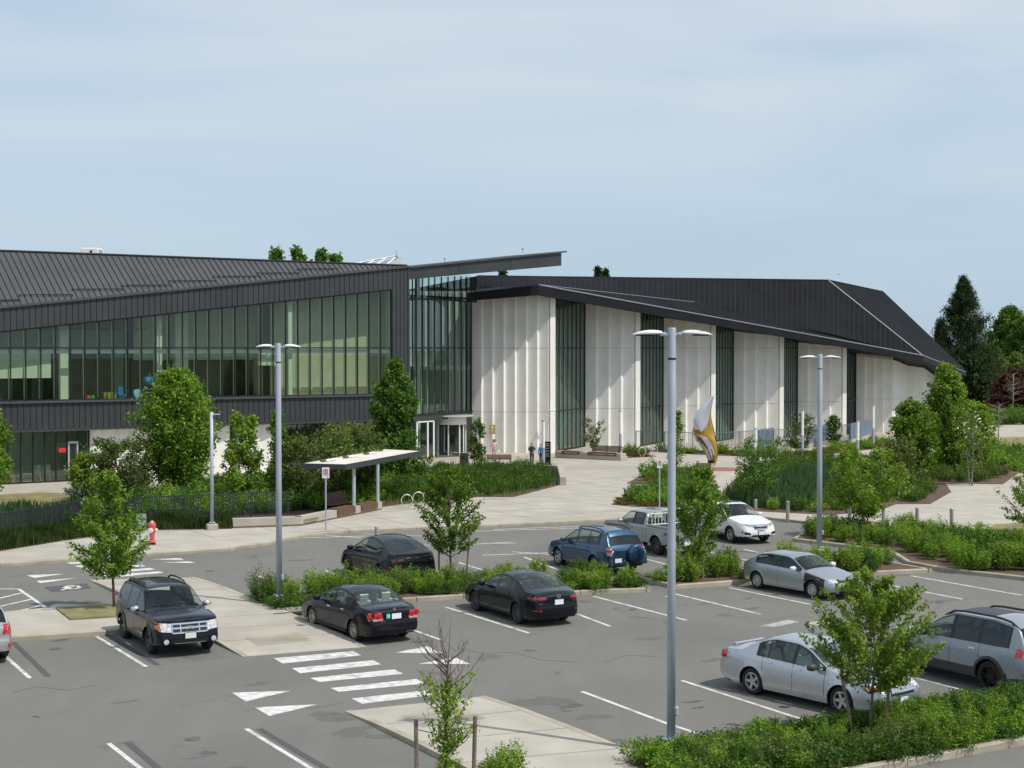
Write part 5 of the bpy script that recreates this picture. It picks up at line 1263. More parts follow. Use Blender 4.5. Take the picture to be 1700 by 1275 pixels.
# ---- black sedan with narrow swept tail lamps
pbm = paint('paint_black_blue', (.005, .007, .011), 0, .4)
sp = dict(L=4.58, W=1.795, R=.325, sill=.20, wheels=(.92, 3.62), paint=pbm, tumble=.44, plan=[(0, .78), (.05, .85), (.15, .91), (.4, .965), (.9, 1), (3.7, 1), (4.15, .97), (4.38, .91), (4.52, .83), (4.58, .76)],
          top=[(0, .60), (.1, .70), (.3, .79), (1.15, .99), (1.25, 1.01), (2.0, 1.37), (2.4, 1.45), (2.9, 1.43), (3.3, 1.35), (4.0, 1.10), (4.15, 1.08), (4.5, 1.05), (4.58, .93)],
          belt=[(0, .58), (.3, .73), (1.2, .90), (3.4, .99), (4.1, 1.0), (4.58, .90)], wind=(1.25, 2.02), rear=(3.2, 3.98), wins=[(1.45, 2.28), (2.36, 3.02), (3.06, 3.36)],
          nose=nose0, tailc=tail0, doors=[('front_door', (1.36, 2.32)), ('rear_door', (2.32, 3.2))], seams=(1.36, 2.32, 3.2), seamlines=[(1.36, .35, .9), (2.32, .28, .96), (3.2, .65, .97)], handles=[(2.15, .84), (3.05, .87)],
          seats=[(2.1, (-.36, .36)), (3.0, (-.36, .36))], rimm=M['rimdark'], spokes=7, twin=True, tw=.21, rimR=.24, archgap=.04)
pos, hd = place((787, 1013), (862, 1036.7), .92, 3.62, 'L', 1.795, 4.58)
c = make_car('parked_sedan', 'black sedan with narrow dark red tail lamps and white plate at the planting bed', sp, pos, hd)
for sg in (1, -1):
    c.patch('tail_light', 'B', [(sg * .42, .84), (sg * .86, .80), (sg * .87, .96), (sg * .40, .92)], mat('tail_dark', (.20, .01, .015), rough=.12, coat=1), .012, 6, 2)
    c.patch('tail_light_lens', 'B', [(sg * .50, .87), (sg * .82, .85), (sg * .83, .89), (sg * .50, .90)], M['tail'], .018, 5, 1)
    c.patch('reflector', 'B', [(sg * .58, .50), (sg * .78, .50), (sg * .78, .54), (sg * .58, .54)], M['tail'], .012, 3, 1)
plate(c, 'B', 0, .76, M['platew']); badge(c, 'B', 0, .93, 'ring', M['chrome'], .075); lettering(c, 'B', .6, .72, 'mazda3', .05, M['chrome']); lettering(c, 'B', -.6, .76, 'SKYACTIV', .035, M['chrome'])
c.patch('lower_valance', 'B', [(-.7, .30), (.7, .30), (.72, .44), (-.72, .44)], M['plastic'], .006, 8, 1)
# ---- black glossy crossover behind the shrubs
pbt = paint('paint_black_gloss', (.006, .007, .008), 0, .4)
sp = dict(L=4.75, W=1.92, R=.36, sill=.26, wheels=(.90, 3.79), paint=pbt, tumble=.46, plan=[(0, .76), (.05, .84), (.15, .90), (.4, .965), (.9, 1), (3.8, 1), (4.3, .97), (4.55, .91), (4.7, .83), (4.75, .78)], smooth=.09,
          top=[(0, .62), (.12, .78), (.35, .88), (1.0, 1.03), (1.12, 1.05), (2.0, 1.53), (2.4, 1.62), (2.8, 1.62), (3.4, 1.53), (4.35, 1.19), (4.45, 1.16), (4.68, 1.13), (4.75, 1.0)],
          belt=[(0, .60), (.35, .78), (1.1, .98), (3.4, 1.06), (4.4, 1.12), (4.75, .95)], wind=(1.12, 1.98), rear=(3.1, 4.33), wins=[(1.35, 2.28), (2.36, 3.2), (3.24, 3.62)], dark_from=1, rglass=M['darkglass'], glassroof=True,
          nose=nose0, tailc=tail0, doors=[('front_door', (1.35, 2.32)), ('rear_door', (2.32, 3.3))], seams=(1.35, 2.32, 3.3), seamlines=[(1.35, .4, .98), (2.32, .33, 1.03), (3.3, .8, 1.04)],
          seats=[(2.1, (-.38, .38)), (3.1, (-.4, .4))], rimm=M['rimblack'], spokes=5, tw=.24, rimR=.26, archgap=.04, archtrim=mat('arch_black', (.01, .01, .01), rough=.5))
hdT = -E2; pos, hd = place((577.5, 953), None, .90, 3.79, 'L', 1.92, 4.75, hdT)
c = make_car('parked_crossover', 'glossy black crossover with black wheels and full glass roof behind the shrubs', sp, pos, hd)
for sg in (1, -1): c.patch('tail_light', 'B', [(sg * .48, .93), (sg * .90, .86), (sg * .92, .99), (sg * .50, 1.0)], mat('tail_smoked', (.10, .01, .012), rough=.1, coat=1), .01, 6, 2)
badge(c, 'B', 0, .99, 'T', M['chrome'], .09); plate(c, 'B', 0, .72, M['trim'], frame=False)
c.patch('spoiler_lip', 'B', [(-.7, 1.12), (.7, 1.12), (.65, 1.15), (-.65, 1.15)], M['rimblack'], .06, 8, 1); c.patch('lower_valance', 'B', [(-.8, .34), (.8, .34), (.82, .5), (-.82, .5)], M['plastic'], .006, 8, 1); lettering(c, 'B', -.6, .68, 'DUAL MOTOR', .045, M['chrome'])
# ---- blue SUV with spare wheel
pbl = paint('paint_blue', (.025, .07, .13), .5, .3)
sp = dict(L=4.42, W=1.815, R=.345, sill=.29, wheels=(.88, 3.44), paint=pbl, tumble=.32, plan=[(0, .80), (.05, .87), (.15, .92), (.4, .97), (.9, 1), (3.7, 1), (4.1, .975), (4.3, .94), (4.42, .9)],
          top=[(0, .72), (.1, .84), (.3, .93), (1.0, 1.08), (1.12, 1.1), (1.9, 1.58), (2.2, 1.66), (3.1, 1.68), (3.95, 1.62), (4.02, 1.55), (4.3, 1.12), (4.36, 1.0), (4.42, .95)],
          belt=[(0, .70), (.3, .86), (1.1, 1.0), (3.4, 1.07), (4.2, 1.10), (4.42, .93)], wind=(1.12, 1.88), rear=(3.98, 4.28), wins=[(1.35, 2.12), (2.2, 2.92), (2.98, 3.62)], dark_from=9,
          nose=nose0, tailc=[(.25, -.02), (.45, .06), (.6, .03), (1.1, 0)], doors=[('front_door', (1.25, 2.16)), ('rear_door', (2.16, 3.02))], seams=(1.25, 2.16, 3.02), seamlines=[(1.25, .42, 1.0), (2.16, .36, 1.04), (3.02, .75, 1.06)], handles=[(2.0, .92), (2.85, .95)],
          rglass=M['darkglass'], seats=[(2.0, (-.37, .37)), (2.9, (-.38, .38))], rimm=M['rim'], spokes=5, tw=.22, rimR=.23)
pos, hd = place((926.8, 938.9), None, .88, 3.44, 'L', 1.815, 4.42, -E2)
c = make_car('parked_suv', 'blue SUV with a body coloured spare wheel cover on its back door', sp, pos, hd)
for sg in (1, -1):
    c.patch('tail_light', 'B', [(sg * .66, .92), (sg * .89, .90), (sg * .89, 1.08), (sg * .70, 1.10)], M['tail'], .015, 4, 2); c.patch('tail_light_lens', 'B', [(sg * .74, .78), (sg * .88, .76), (sg * .89, .9), (sg * .68, .92)], M['tailw'], .016, 4, 2)
    c.patch('tail_light_lens', 'B', [(sg * .70, .98), (sg * .86, .97), (sg * .86, 1.03), (sg * .70, 1.04)], M['tailw'], .022, 4, 1)
p, n = c.proj('B', -.22, .82); b = MB(); b.lathe([(.001, .0), (.22, .0), (.30, .015), (.345, .05), (.36, .11), (.35, .24), (.001, .25)], (0, 0, 0), 36, 'Y'); o = b.build('spare_wheel_cover', pbl, c.root, smooth=True); o.location = p + Vector((-.26, 0, 0)); o.rotation_euler.z = rad(-90)
p, n = c.proj('B', .48, .60); plate(c, 'B', .50, .60, M['platew']); rails(c, 2.0, 3.7, .60, M['trim'], .07, .022); lettering(c, 'B', .50, .84, 'RAV4', .07, M['chrome']); lettering(c, 'B', .52, .92, 'TOYOTA', .045, M['chrome'])
c.patch('rear_spoiler', 'T', [(3.92, -.62), (4.1, -.6), (4.1, .6), (3.92, .62)], pbl, .04, 3, 8); c.patch('reversing_bumper', 'B', [(-.85, .42), (.85, .42), (.85, .52), (-.85, .52)], pbl, .05, 8, 1)
# ---- white SUV facing the camera
pw = paint('paint_white', (.74, .74, .72), .0, .25)
sp = dict(L=4.68, W=1.87, R=.355, sill=.27, wheels=(.95, 3.64), paint=pw, tumble=.38, plan=[(0, .76), (.05, .84), (.15, .90), (.4, .965), (.9, 1), (3.8, 1), (4.2, .97), (4.45, .93), (4.6, .88), (4.68, .83)],
          top=[(0, .78), (.1, .88), (.3, .96), (1.15, 1.1), (1.25, 1.12), (2.05, 1.57), (2.4, 1.64), (3.2, 1.63), (3.95, 1.5), (4.4, 1.15), (4.55, 1.05), (4.68, .95)],
          belt=[(0, .72), (.3, .86), (1.2, 1.0), (3.4, 1.1), (4.3, 1.1), (4.68, .92)], wind=(1.25, 2.03), rear=(3.95, 4.4), wins=[(1.48, 2.3), (2.38, 3.15), (3.2, 3.7)], dark_from=1, glassroof=False,
          nose=nose0, tailc=tail0, doors=[('front_door', (1.42, 2.34)), ('rear_door', (2.34, 3.25))], seams=(1.42, 2.34, 3.25), seamlines=[(1.42, .42, 1.0), (2.34, .34, 1.05), (3.25, .75, 1.07)], handles=[(2.15, .93), (3.1, .96)],
          seats=[(2.1, (-.37, .37)), (3.05, (-.38, .38))], rimm=M['rim'], spokes=5, twin=True, tw=.225, rimR=.24, clad=.36)
pf1, pf2 = P(1212.7, 901), P(1272.5, 898.5); hdw = Vector(((pf2 - pf1).y, -(pf2 - pf1).x, 0)).normalized(); hdw = (hdw * .5 + E2 * .5).normalized()
pos, hd = place((1212.7, 901), None, .95, 3.64, 'R', 1.87, 4.68, hdw)
c = make_car('parked_suv', 'white SUV with slim head lamps and dark roof glass facing the camera on the aisle', sp, pos, hd)
for sg in (1, -1):
    c.patch('headlight', 'F', [(sg * .40, .74), (sg * .84, .84), (sg * .86, .93), (sg * .42, .84)], mat('led_lamp', (.12, .13, .16), (.5, .5, .55), 30, .1, .3, coat=1), .012, 6, 2)
    c.patch('air_intake', 'F', [(sg * .50, .42), (sg * .84, .46), (sg * .82, .58), (sg * .54, .52)], M['trim'], .006, 5, 2)
c.patch('grille', 'F', [(-.30, .66), (.30, .66), (.40, .84), (-.40, .84)], M['trim'], .01, 5, 2); c.patch('grille_frame', 'F', [(-.38, .77), (.38, .77), (.42, .85), (-.42, .85)], M['chrome'], .025, 6, 1); c.patch('grille_frame', 'F', [(-.12, .62), (.12, .62), (.3, .69), (-.3, .69)], M['chrome'], .025, 5, 1)
badge(c, 'F', 0, .76, 'caliper', M['chrome'], .1); plate(c, 'F', 0, .50, M['platew']); c.patch('lower_intake', 'F', [(-.45, .32), (.45, .32), (.42, .42), (-.42, .42)], M['trim'], .005, 5, 1)
c.patch('sunroof', 'T', [(2.2, -.42), (3.1, -.42), (3.1, .42), (2.2, .42)], M['rimblack'], .006, 5, 4)
# ---- silver hatchback with a dark front wing
psv = paint('paint_silver', (.40, .43, .45), .75, .34)
sp = dict(L=4.18, W=1.695, R=.30, sill=.21, wheels=(.80, 3.42), paint=psv, tumble=.42,
          top=[(0, .58), (.1, .68), (.3, .75), (1.05, .93), (1.15, .95), (1.85, 1.3), (2.15, 1.36), (3.0, 1.36), (3.4, 1.30), (3.97, .97), (4.05, .95), (4.12, .93), (4.18, .86)],
          belt=[(0, .56), (.3, .70), (1.1, .84), (3.3, .90), (3.9, .93), (4.18, .86)], wind=(1.15, 1.84), rear=(3.4, 3.95), wins=[(1.42, 2.3), (2.40, 3.45)],
          nose=nose0, tailc=tail0, doors=[('front_door', (1.15, 2.4))], seams=(1.15, 2.4), seamlines=[(1.15, .35, .84), (2.4, .28, .88)], handles=[(2.25, .76)],
          molding=(1.0, 3.05, .50, .50), seats=[(1.95, (-.34, .34)), (2.8, (-.34, .34))], fender=mat('primer_black', (.018, .018, .022), rough=.5), fender_side='R', mirrorm=paint('paint_pale', (.72, .70, .70), .1, .3), rimm=M['rim'], spokes=8, tw=.19, rimR=.2, msz=.09)
pos, hd = place((1349, 993.5), (1256.8, 978.2), .80, 3.42, 'R', 1.695, 4.18, Vector((.575, -.818, 0)))
c = make_car('parked_hatchback', 'silver two door hatchback with an unpainted black front wing', sp, pos, hd)
for sg in (1, -1):
    c.patch('headlight', 'F', [(sg * .42, .58), (sg * .79, .60), (sg * .80, .70), (sg * .42, .69)], M['lamp'], .012, 5, 2)
    c.patch('tail_light', 'B', [(sg * .55, .70), (sg * .8, .70), (sg * .8, .88), (sg * .6, .88)], M['tail'], .012, 4, 2)
c.patch('grille', 'F', [(-.36, .58), (.36, .58), (.38, .66), (-.38, .66)], M['trim'], .006, 5, 1); c.patch('lower_intake', 'F', [(-.4, .30), (.4, .30), (.4, .4), (-.4, .4)], M['trim'], .006, 5, 1)
c.patch('spoiler_lip', 'B', [(-.68, .98), (.68, .98), (.68, 1.02), (-.68, 1.02)], psv, .10, 8, 1)
# ---- silver saloon facing the camera
psl = paint('paint_silver_warm', (.50, .52, .54), .7, .32)
sp = dict(L=4.78, W=1.78, R=.325, sill=.20, wheels=(.98, 3.68), paint=psl, tumble=.42, plan=[(0, .80), (.05, .87), (.15, .92), (.4, .97), (.9, 1), (3.9, 1), (4.35, .97), (4.6, .92), (4.72, .87), (4.78, .82)],
          top=[(0, .70), (.08, .77), (.3, .83), (1.2, 1.0), (1.32, 1.02), (2.05, 1.40), (2.4, 1.49), (3.1, 1.50), (3.45, 1.42), (3.98, 1.13), (4.1, 1.09), (4.6, 1.07), (4.78, .95)],
          belt=[(0, .66), (.3, .77), (1.25, .90), (3.5, .95), (4.2, .99), (4.78, .92)], wind=(1.32, 2.06), rear=(3.35, 3.93), wins=[(1.55, 2.36), (2.46, 3.18), (3.22, 3.5)],
          nose=nose0, tailc=tail0, doors=[('front_door', (1.45, 2.41)), ('rear_door', (2.41, 3.35))], seams=(1.45, 2.41, 3.35), seamlines=[(1.45, .36, .94), (2.41, .3, .98), (3.35, .66, 1.0), (1.452, .5, .9)], handles=[(2.25, .85), (3.15, .88)],
          molding=(1.6, 3.3, .56, .58), seats=[(2.15, (-.36, .36)), (3.1, (-.36, .36))], seatm=M['seatg'], dashm=M['seatg'], mirrorm=mat('mirror_plastic', (.05, .048, .045), rough=.5), rimm=M['rim'], spokes=5, tw=.21, rimR=.215)
pos, hd = place((1392, 1186), (1253, 1154), .98, 3.68, 'R', 1.78, 4.78)
c = make_car('parked_sedan', 'silver sedan with boot spoiler and chrome grille bar behind the staked tree', sp, pos, hd)
for sg in (1, -1):
    c.patch('headlight', 'F', [(sg * .44, .64), (sg * .84, .66), (sg * .86, .80), (sg * .46, .77)], M['lamp'], .012, 6, 3); c.patch('indicator', 'F', [(sg * .70, .68), (sg * .80, .68), (sg * .80, .76), (sg * .70, .76)], M['amber'], .018, 3, 2)
    c.patch('tail_light', 'B', [(sg * .58, .78), (sg * .86, .76), (sg * .86, 1.0), (sg * .62, 1.0)], M['tail'], .014, 4, 3); c.patch('tail_light', 'L' if sg == 1 else 'R', [(4.55, .78), (4.74, .78), (4.72, 1.0), (4.56, .98)], M['tail'], .014, 4, 3)
c.patch('grille', 'F', [(-.42, .55), (.42, .55), (.46, .77), (-.46, .77)], M['trim'], .008, 6, 2); c.patch('grille_bar', 'F', [(-.84, .615), (.84, .615), (.86, .665), (-.86, .665)], M['chrome'], .024, 10, 1)
badge(c, 'F', 0, .64, 'bowtie', mat('badge_gold', (.6, .45, .2), rough=.3, metal=.7), .08); plate(c, 'F', -.02, .44, M['platew'])
c.patch('lower_intake', 'F', [(-.3, .26), (.3, .26), (.32, .34), (-.32, .34)], M['trim'], .006, 5, 1)
MB().bbox((-4.78 / 2 + .26, 0, 1.09), (.12, 1.05, .025), 0, .01).build('spoiler', psl, c.root)
m = MB()
for y in (-.5, .5): m.box((-4.78 / 2 + .24, y, 1.078), (.12, .05, .05))
m.build('spoiler_foot', psl, c.root); MB().lathe([(.09, 0), (.09, .004)], (0, 0, 0), 16, 'Y')
# ---- grey SUV at the right edge
pg = paint('paint_grey', (.29, .32, .345), .3, .35)
sp = dict(L=5.0, W=1.99, R=.385, sill=.30, wheels=(.95, 3.85), paint=pg, tumble=.30, plan=[(0, .82), (.05, .88), (.15, .93), (.4, .975), (.9, 1), (4.2, 1), (4.6, .98), (4.85, .95), (5, .9)],
          top=[(0, .92), (.1, 1.0), (.3, 1.06), (1.25, 1.16), (1.38, 1.18), (2.1, 1.66), (2.5, 1.80), (3.8, 1.82), (4.5, 1.74), (4.62, 1.65), (4.86, 1.2), (4.93, 1.05), (5.0, 1.0)],
          belt=[(0, .88), (.3, .98), (1.3, 1.07), (4.0, 1.13), (4.6, 1.15), (5.0, .98)], wind=(1.38, 2.1), rear=(4.56, 4.84), wins=[(1.62, 2.5), (2.62, 3.42), (3.5, 4.35)], dark_from=1, rglass=M['darkglass'],
          nose=nose0, tailc=tail0, doors=[('front_door', (1.5, 2.56)), ('rear_door', (2.56, 3.5))], seams=(1.5, 2.56, 3.5), seamlines=[(1.5, .45, 1.07), (2.56, .38, 1.1), (3.5, .8, 1.12)], handles=[(2.35, .98), (3.3, 1.0)], handlem=M['alu'],
          clad=.50, archtrim=M['plastic'], seats=[(2.3, (-.4, .4)), (3.3, (-.42, .42))], rimm=M['rimblack'], spokes=5, twin=True, tw=.25, rimR=.27, mirrorm=M['trim'])
pos, hd = place((1495.7, 1111), (1649.5, 1151.8), .95, 3.85, 'L', 1.99, 5.0, -E2)
c = make_car('parked_suv', 'large grey SUV with black wheels and roof rails cut by the right edge', sp, pos, hd)
rails(c, 2.15, 4.6, .68, M['trim'], .07, .03)
for sg in (1, -1): c.patch('tail_light', 'B', [(sg * .7, .95), (sg * .97, .95), (sg * .97, 1.2), (sg * .75, 1.2)], M['tail'], .014, 4, 3); c.patch('tail_light', 'L' if sg == 1 else 'R', [(4.62, .98), (4.82, .98), (4.80, 1.12), (4.64, 1.12)], M['tail'], .014, 4, 3)
c.patch('sunroof', 'T', [(2.5, -.45), (3.6, -.45), (3.6, .45), (2.5, .45)], M['rimblack'], .006, 5, 4)
for sg in (1, -1): c.patch('headlight', 'F', [(sg * .55, .82), (sg * .9, .82), (sg * .9, .98), (sg * .55, .98)], M['lamp'], .012, 5, 2)
# ---- car cut by the left edge
pr_ = paint('paint_silver_left', (.45, .45, .46), .6, .3)
sp = dict(L=4.6, W=1.8, R=.33, sill=.24, wheels=(.92, 3.62), paint=pr_, top=[(0, .70), (.3, .85), (1.15, 1.05), (1.9, 1.5), (2.4, 1.6), (3.5, 1.58), (4.1, 1.45), (4.45, 1.1), (4.6, 1.0)], belt=[(0, .66), (.3, .8), (1.2, .96), (4.2, 1.06), (4.6, .95)],
          wind=(1.15, 1.9), rear=(4.05, 4.42), wins=[(1.4, 2.2), (2.3, 3.1), (3.2, 3.8)], dark_from=1, nose=nose0, tailc=tail0, doors=[('front_door', (1.3, 2.25)), ('rear_door', (2.25, 3.15))], seams=(1.3, 2.25, 3.15), seats=[(2.05, (-.36, .36))])
rc = P(6, 1102); pos = rc + (-E2) * 2.22 + Vector((-E1.x, -E1.y, 0)) * .60
c = make_car('parked_car', 'silver car with dark red tail lamp cut by the left edge of the photo', sp, pos, -E2)
for sd, sg in (('L', 1), ('R', -1)):
    c.patch('tail_light', 'B', [(sg * .55, .82), (sg * .87, .82), (sg * .87, 1.06), (sg * .6, 1.06)], M['tail'], .014, 4, 3); c.patch('tail_light', sd, [(4.3, .82), (4.57, .80), (4.54, 1.06), (4.36, 1.08)], M['tail'], .014, 4, 3)
    c.patch('reflector', 'B', [(sg * .7, .45), (sg * .86, .45), (sg * .86, .56), (sg * .7, .56)], M['tail'], .014, 3, 1)
# ---- silver pickup truck
psk = paint('paint_pickup', (.36, .38, .37), .6, .36)
sp = dict(L=5.2, W=1.80, R=.37, sill=.45, wheels=(.95, 4.05), paint=psk, tumble=.30, cat='pickup truck', archgap=.07, smooth=.03, plan=[(0, .84), (.1, .92), (.4, .98), (.9, 1), (4.9, 1), (5.2, .99)],
          top=[(0, .95), (.2, 1.06), (1.2, 1.18), (1.3, 1.2), (1.9, 1.66), (2.1, 1.70), (3.0, 1.70), (3.2, 1.64), (3.32, 1.12), (3.36, 1.115), (5.2, 1.115)],
          belt=[(0, .92), (.3, 1.02), (1.3, 1.1), (5.2, 1.1)], wind=(1.3, 1.92), rear=(3.17, 3.33), wins=[(1.5, 2.3), (2.42, 3.0)], dark_from=1,
          nose=nose0, tailc=[(.2, 0), (1.2, 0)], bulge=.02, doors=[('front_door', (1.4, 2.36)), ('rear_door', (2.36, 3.12))], seams=(1.4, 2.36, 3.12, 3.36), seamlines=[(1.4, .55, 1.08), (2.36, .5, 1.08), (3.12, .5, 1.08), (3.36, .5, 1.09)], handles=[(2.2, .98)],
          archtrim=psk, seats=[(2.1, (-.36, .36))], rimm=M['rimdark'], spokes=6, tw=.25, rimR=.21, nosecut=1, trunk=0)
pos, hd = place(None, (1090, 921), .95, 4.05, 'L', 1.80, 5.2, -E2)
c = make_car('pickup_truck', 'silver pickup truck with a white rack behind the cab and dark side lettering', sp, pos, hd)
x0, x1 = 5.2 / 2 - 3.40, -5.2 / 2
m = MB()   # bed opening: dark liner sunk look, raised side rails and tailgate
m.box(((x0 + x1) / 2, 0, 1.125), (x0 - x1 - .14, 1.5, .02)); m.build('bed_liner', M['trim'], c.root)
for sg in (1, -1): MB().bbox(((x0 + x1) / 2, sg * .83, 1.15), (x0 - x1, .12, .10), 0, .02).build('bed_rail', psk, c.root)
MB().bbox((x1 + .04, 0, .87), (.08, 1.52, .56), 0, .02).build('tailgate', psk, c.root); MB().box((x1 - .004, 0, 1.06), (.02, .26, .06)).build('tailgate_handle', M['trim'], c.root)
MB().bbox((x1 - .08, 0, .55), (.14, 1.78, .16), 0, .03).build('rear_bumper', M['chrome'], c.root)
for sg in (1, -1): c.patch('tail_light', 'B', [(sg * .78, .78), (sg * .89, .78), (sg * .89, 1.0), (sg * .78, 1.0)], M['tail'], .02, 2, 2); c.patch('indicator', 'B', [(sg * .78, 1.0), (sg * .89, 1.0), (sg * .89, 1.07), (sg * .78, 1.07)], M['amber'], .02, 2, 1)
lettering(c, 'B', .32, .72, 'TACOMA', .10, M['trim'], .03); lettering(c, 'L', 4.7, .86, 'TRD', .13, M['trim']); MB().box((x1 - .16, .28, .56), (.012, .3, .15)).build('number_plate', M['platew'], c.root)
m = MB()
for k in range(9): m.tube([(x0 - .06, -.66 + k * .165, 1.12), (x0 - .06, -.66 + k * .165, 1.60)], .016, 6)
m.tube([(x0 - .06, -.76, 1.60), (x0 - .06, .76, 1.60)], .022, 6); m.tube([(x0 - .06, -.76, 1.16), (x0 - .06, .76, 1.16)], .022, 6); m.build('cab_rack', M['whitepaint'], c.root)
# wheel stop in front of the black sedan
p = P(490, 1022); m = MB(); m.slab([(-.8, -.08, 0), (.8, -.08, 0), (.78, -.05, .1), (-.78, -.05, .1)], (0, .14, 0)); m = MB(); m.bbox((0, 0, .06), (1.5, .16, .12), 0, .03); o = m.build('wheel_stop', M['rubber'], loc=(p.x, p.y, 0), rz=rad(30)); tag(o, 'low black wheel stop in front of the black sedan at the bed', 'wheel stop')
# ================================================================ PLANTS
def np_mesh(name, V, Fq, mt, tone=None):
    me = bpy.data.meshes.new(name); n = len(V); k = Fq.shape[1]
    me.vertices.add(n); me.vertices.foreach_set('co', V.astype(np.float32).ravel())
    me.loops.add(Fq.size); me.loops.foreach_set('vertex_index', Fq.astype(np.int32).ravel())
    me.polygons.add(len(Fq)); me.polygons.foreach_set('loop_start', np.arange(0, Fq.size, k, dtype=np.int32)); me.polygons.foreach_set('loop_total', np.full(len(Fq), k, dtype=np.int32))
    for m_ in (mt if isinstance(mt, (list, tuple)) else [mt]): me.materials.append(m_)
    me.update(calc_edges=True)
    if tone is not None:
        a = me.attributes.new('tone', 'FLOAT', 'POINT'); a.data.foreach_set('value', tone.astype(np.float32))
    me.validate(); return me
def unit(a): return a / (np.linalg.norm(a, axis=1, keepdims=True) + 1e-9)
def leaves(name, C, size, rng, mt, up=.55, asp=.55, tone0=None, droop=0):
    n = len(C); nrm = unit(rng.normal(size=(n, 3)) + np.array([0.15, -.1, up])); t = unit(np.cross(nrm, rng.normal(size=(n, 3)))); b = np.cross(nrm, t)
    t[:, 2] -= droop; s = size * rng.uniform(.6, 1.3, (n, 1)); fold = nrm * s * .12
    V = np.stack([C - t * s * .5, C + b * s * asp * .5 + fold, C + t * s * .5, C - b * s * asp * .5 + fold], 1).reshape(-1, 3)
    Fq = np.arange(4 * n).reshape(n, 4)
    tn = np.clip((tone0 if tone0 is not None else .5) + rng.normal(0, .28, n), 0, 1)
    return np_mesh(name, V, Fq, mt, np.repeat(tn, 4))
def tree_meshes(seed, h, cb, R, shape, nb, lpb, size, mt, bark, spread=.16, trunk_r=.05, stems=1, up=.55, twigs=60, inner=.4, asp=.6, lean=0, tone_g=.5, droop=0, stemspread=.25):
    rng = np.random.default_rng(seed); Cs = []; T = []; wood = MB(); nf = rng.uniform(.78, 1.15, 9)
    bases = [Vector((0, 0, 0))] if stems == 1 else [Vector((stemspread * .3 * math.cos(2.4 * k), stemspread * .3 * math.sin(2.4 * k), 0)) for k in range(stems)]
    tops = []
    for k, b0 in enumerate(bases):
        tp = Vector((rng.normal(0, .03) * h + lean, rng.normal(0, .03) * h, h * (.93 if stems == 1 else rng.uniform(.7, .92))))
        if stems > 1: tp += Vector((math.cos(2.4 * k), math.sin(2.4 * k), 0)) * R * .45
        mid = (b0 + tp) / 2 + Vector((rng.normal(0, .02) * h, rng.normal(0, .02) * h, 0))
        tops.append((b0, mid, tp)); r_ = trunk_r * (1 if stems == 1 else .6)
        wood.tube([b0 - Vector((0, 0, .1)), b0 * .75 + mid * .25, mid, tp * .5 + mid * .5, tp], [r_ * 1.15, r_, r_ * .72, r_ * .42, r_ * .12], 7)
    for i in range(nb):
        t = rng.uniform(0, 1) ** .95; az = rng.uniform(0, 2 * math.pi); f = az / (2 * math.pi) * 9; i0 = int(f) % 9; nz = nf[i0] * (1 - f % 1) + nf[(i0 + 1) % 9] * (f % 1)
        rr = R * shape(t) * nz * (rng.uniform(.25, 1) ** .5)
        b0, mid, tp = tops[i % len(tops)]
        zt_ = cb + t * (h - cb); ax = b0 + (tp - b0) * min(1, zt_ / h)
        tip = np.array([ax.x + rr * math.cos(az), ax.y + rr * math.sin(az), zt_])
        zs = max(cb * .75, zt_ - rr * .75 - .1); a2 = b0 + (tp - b0) * min(1, zs / h); st_ = np.array([a2.x, a2.y, zs])
        q = rng.uniform(inner, 1.08, (lpb, 1)); c = st_ + (tip - st_) * q + rng.normal(0, spread, (lpb, 3)) * (1.1 - .5 * q)
        c[:, 2] = np.maximum(c[:, 2], .03)
        Cs.append(c); T.append(np.full(lpb, tone_g + rng.normal(0, .16)))
        if i < twigs: wood.tube([st_, st_ * .5 + tip * .5 + np.array([0, 0, -.04 * rr]), tip], [trunk_r * .28, trunk_r * .16, trunk_r * .06], 4, caps=False)
    C = np.concatenate(Cs); T = np.concatenate(T)
    return leaves('crown', C, size, rng, mt, up, asp, T, droop), wood.mesh('trunk', bark, True)
def tree(name, label, px, py, meshes, cat='tree', group=None, z=0.0, rz=0, s=1.0, loc=None):
    p = loc if loc is not None else P(px, py, z); t = thing(name, label, cat, (p.x, p.y, z), rz, group)
    inst(meshes[1], 'trunk', (0, 0, 0), 0, (s, s, s), t); inst(meshes[0], 'crown', (0, 0, 0), 0, (s, s, s), t); return t
rnd = lambda t: math.sin(math.pi * min(1, max(.02, (t * .88 + .10)))) ** .6
dome = lambda t: max(.04, math.sin(math.pi * (.16 + .84 * t) ** .85)) ** .75 * (1 - .35 * t)
vase = lambda t: (.35 + .9 * t) if t < .6 else .89 * max(.05, 1 - ((t - .6) / .4) ** 2) ** .5 + .05
egg = lambda t: max(.08, (1 - t) ** .55 * (.55 + .9 * min(t * 2.2, .5)) * 1.25)
cone = lambda t: max(.03, (1 - t) ** .8) * (.75 + .25 * min(1, t * 6))
colm = lambda t: (.75 + .25 * math.sin(t * 9)) * (1 - t ** 5) * (.7 + .3 * min(1, t * 4))
low = lambda t: (1 - t) ** .4
def stakes(parent, pts, r=.035, tie=True, h0=None):
    for (dx, dy, hh, lx) in pts:
        MB().tube([(dx, dy, -.1), (dx + lx, dy, hh)], r, 7).build('stake', M['stake'], parent)
        if tie: MB().tube([(dx + lx * .9, dy, hh * .88), (0, 0, hh * .80)], .008, 4).build('tie_strap', M['rubber'], parent)
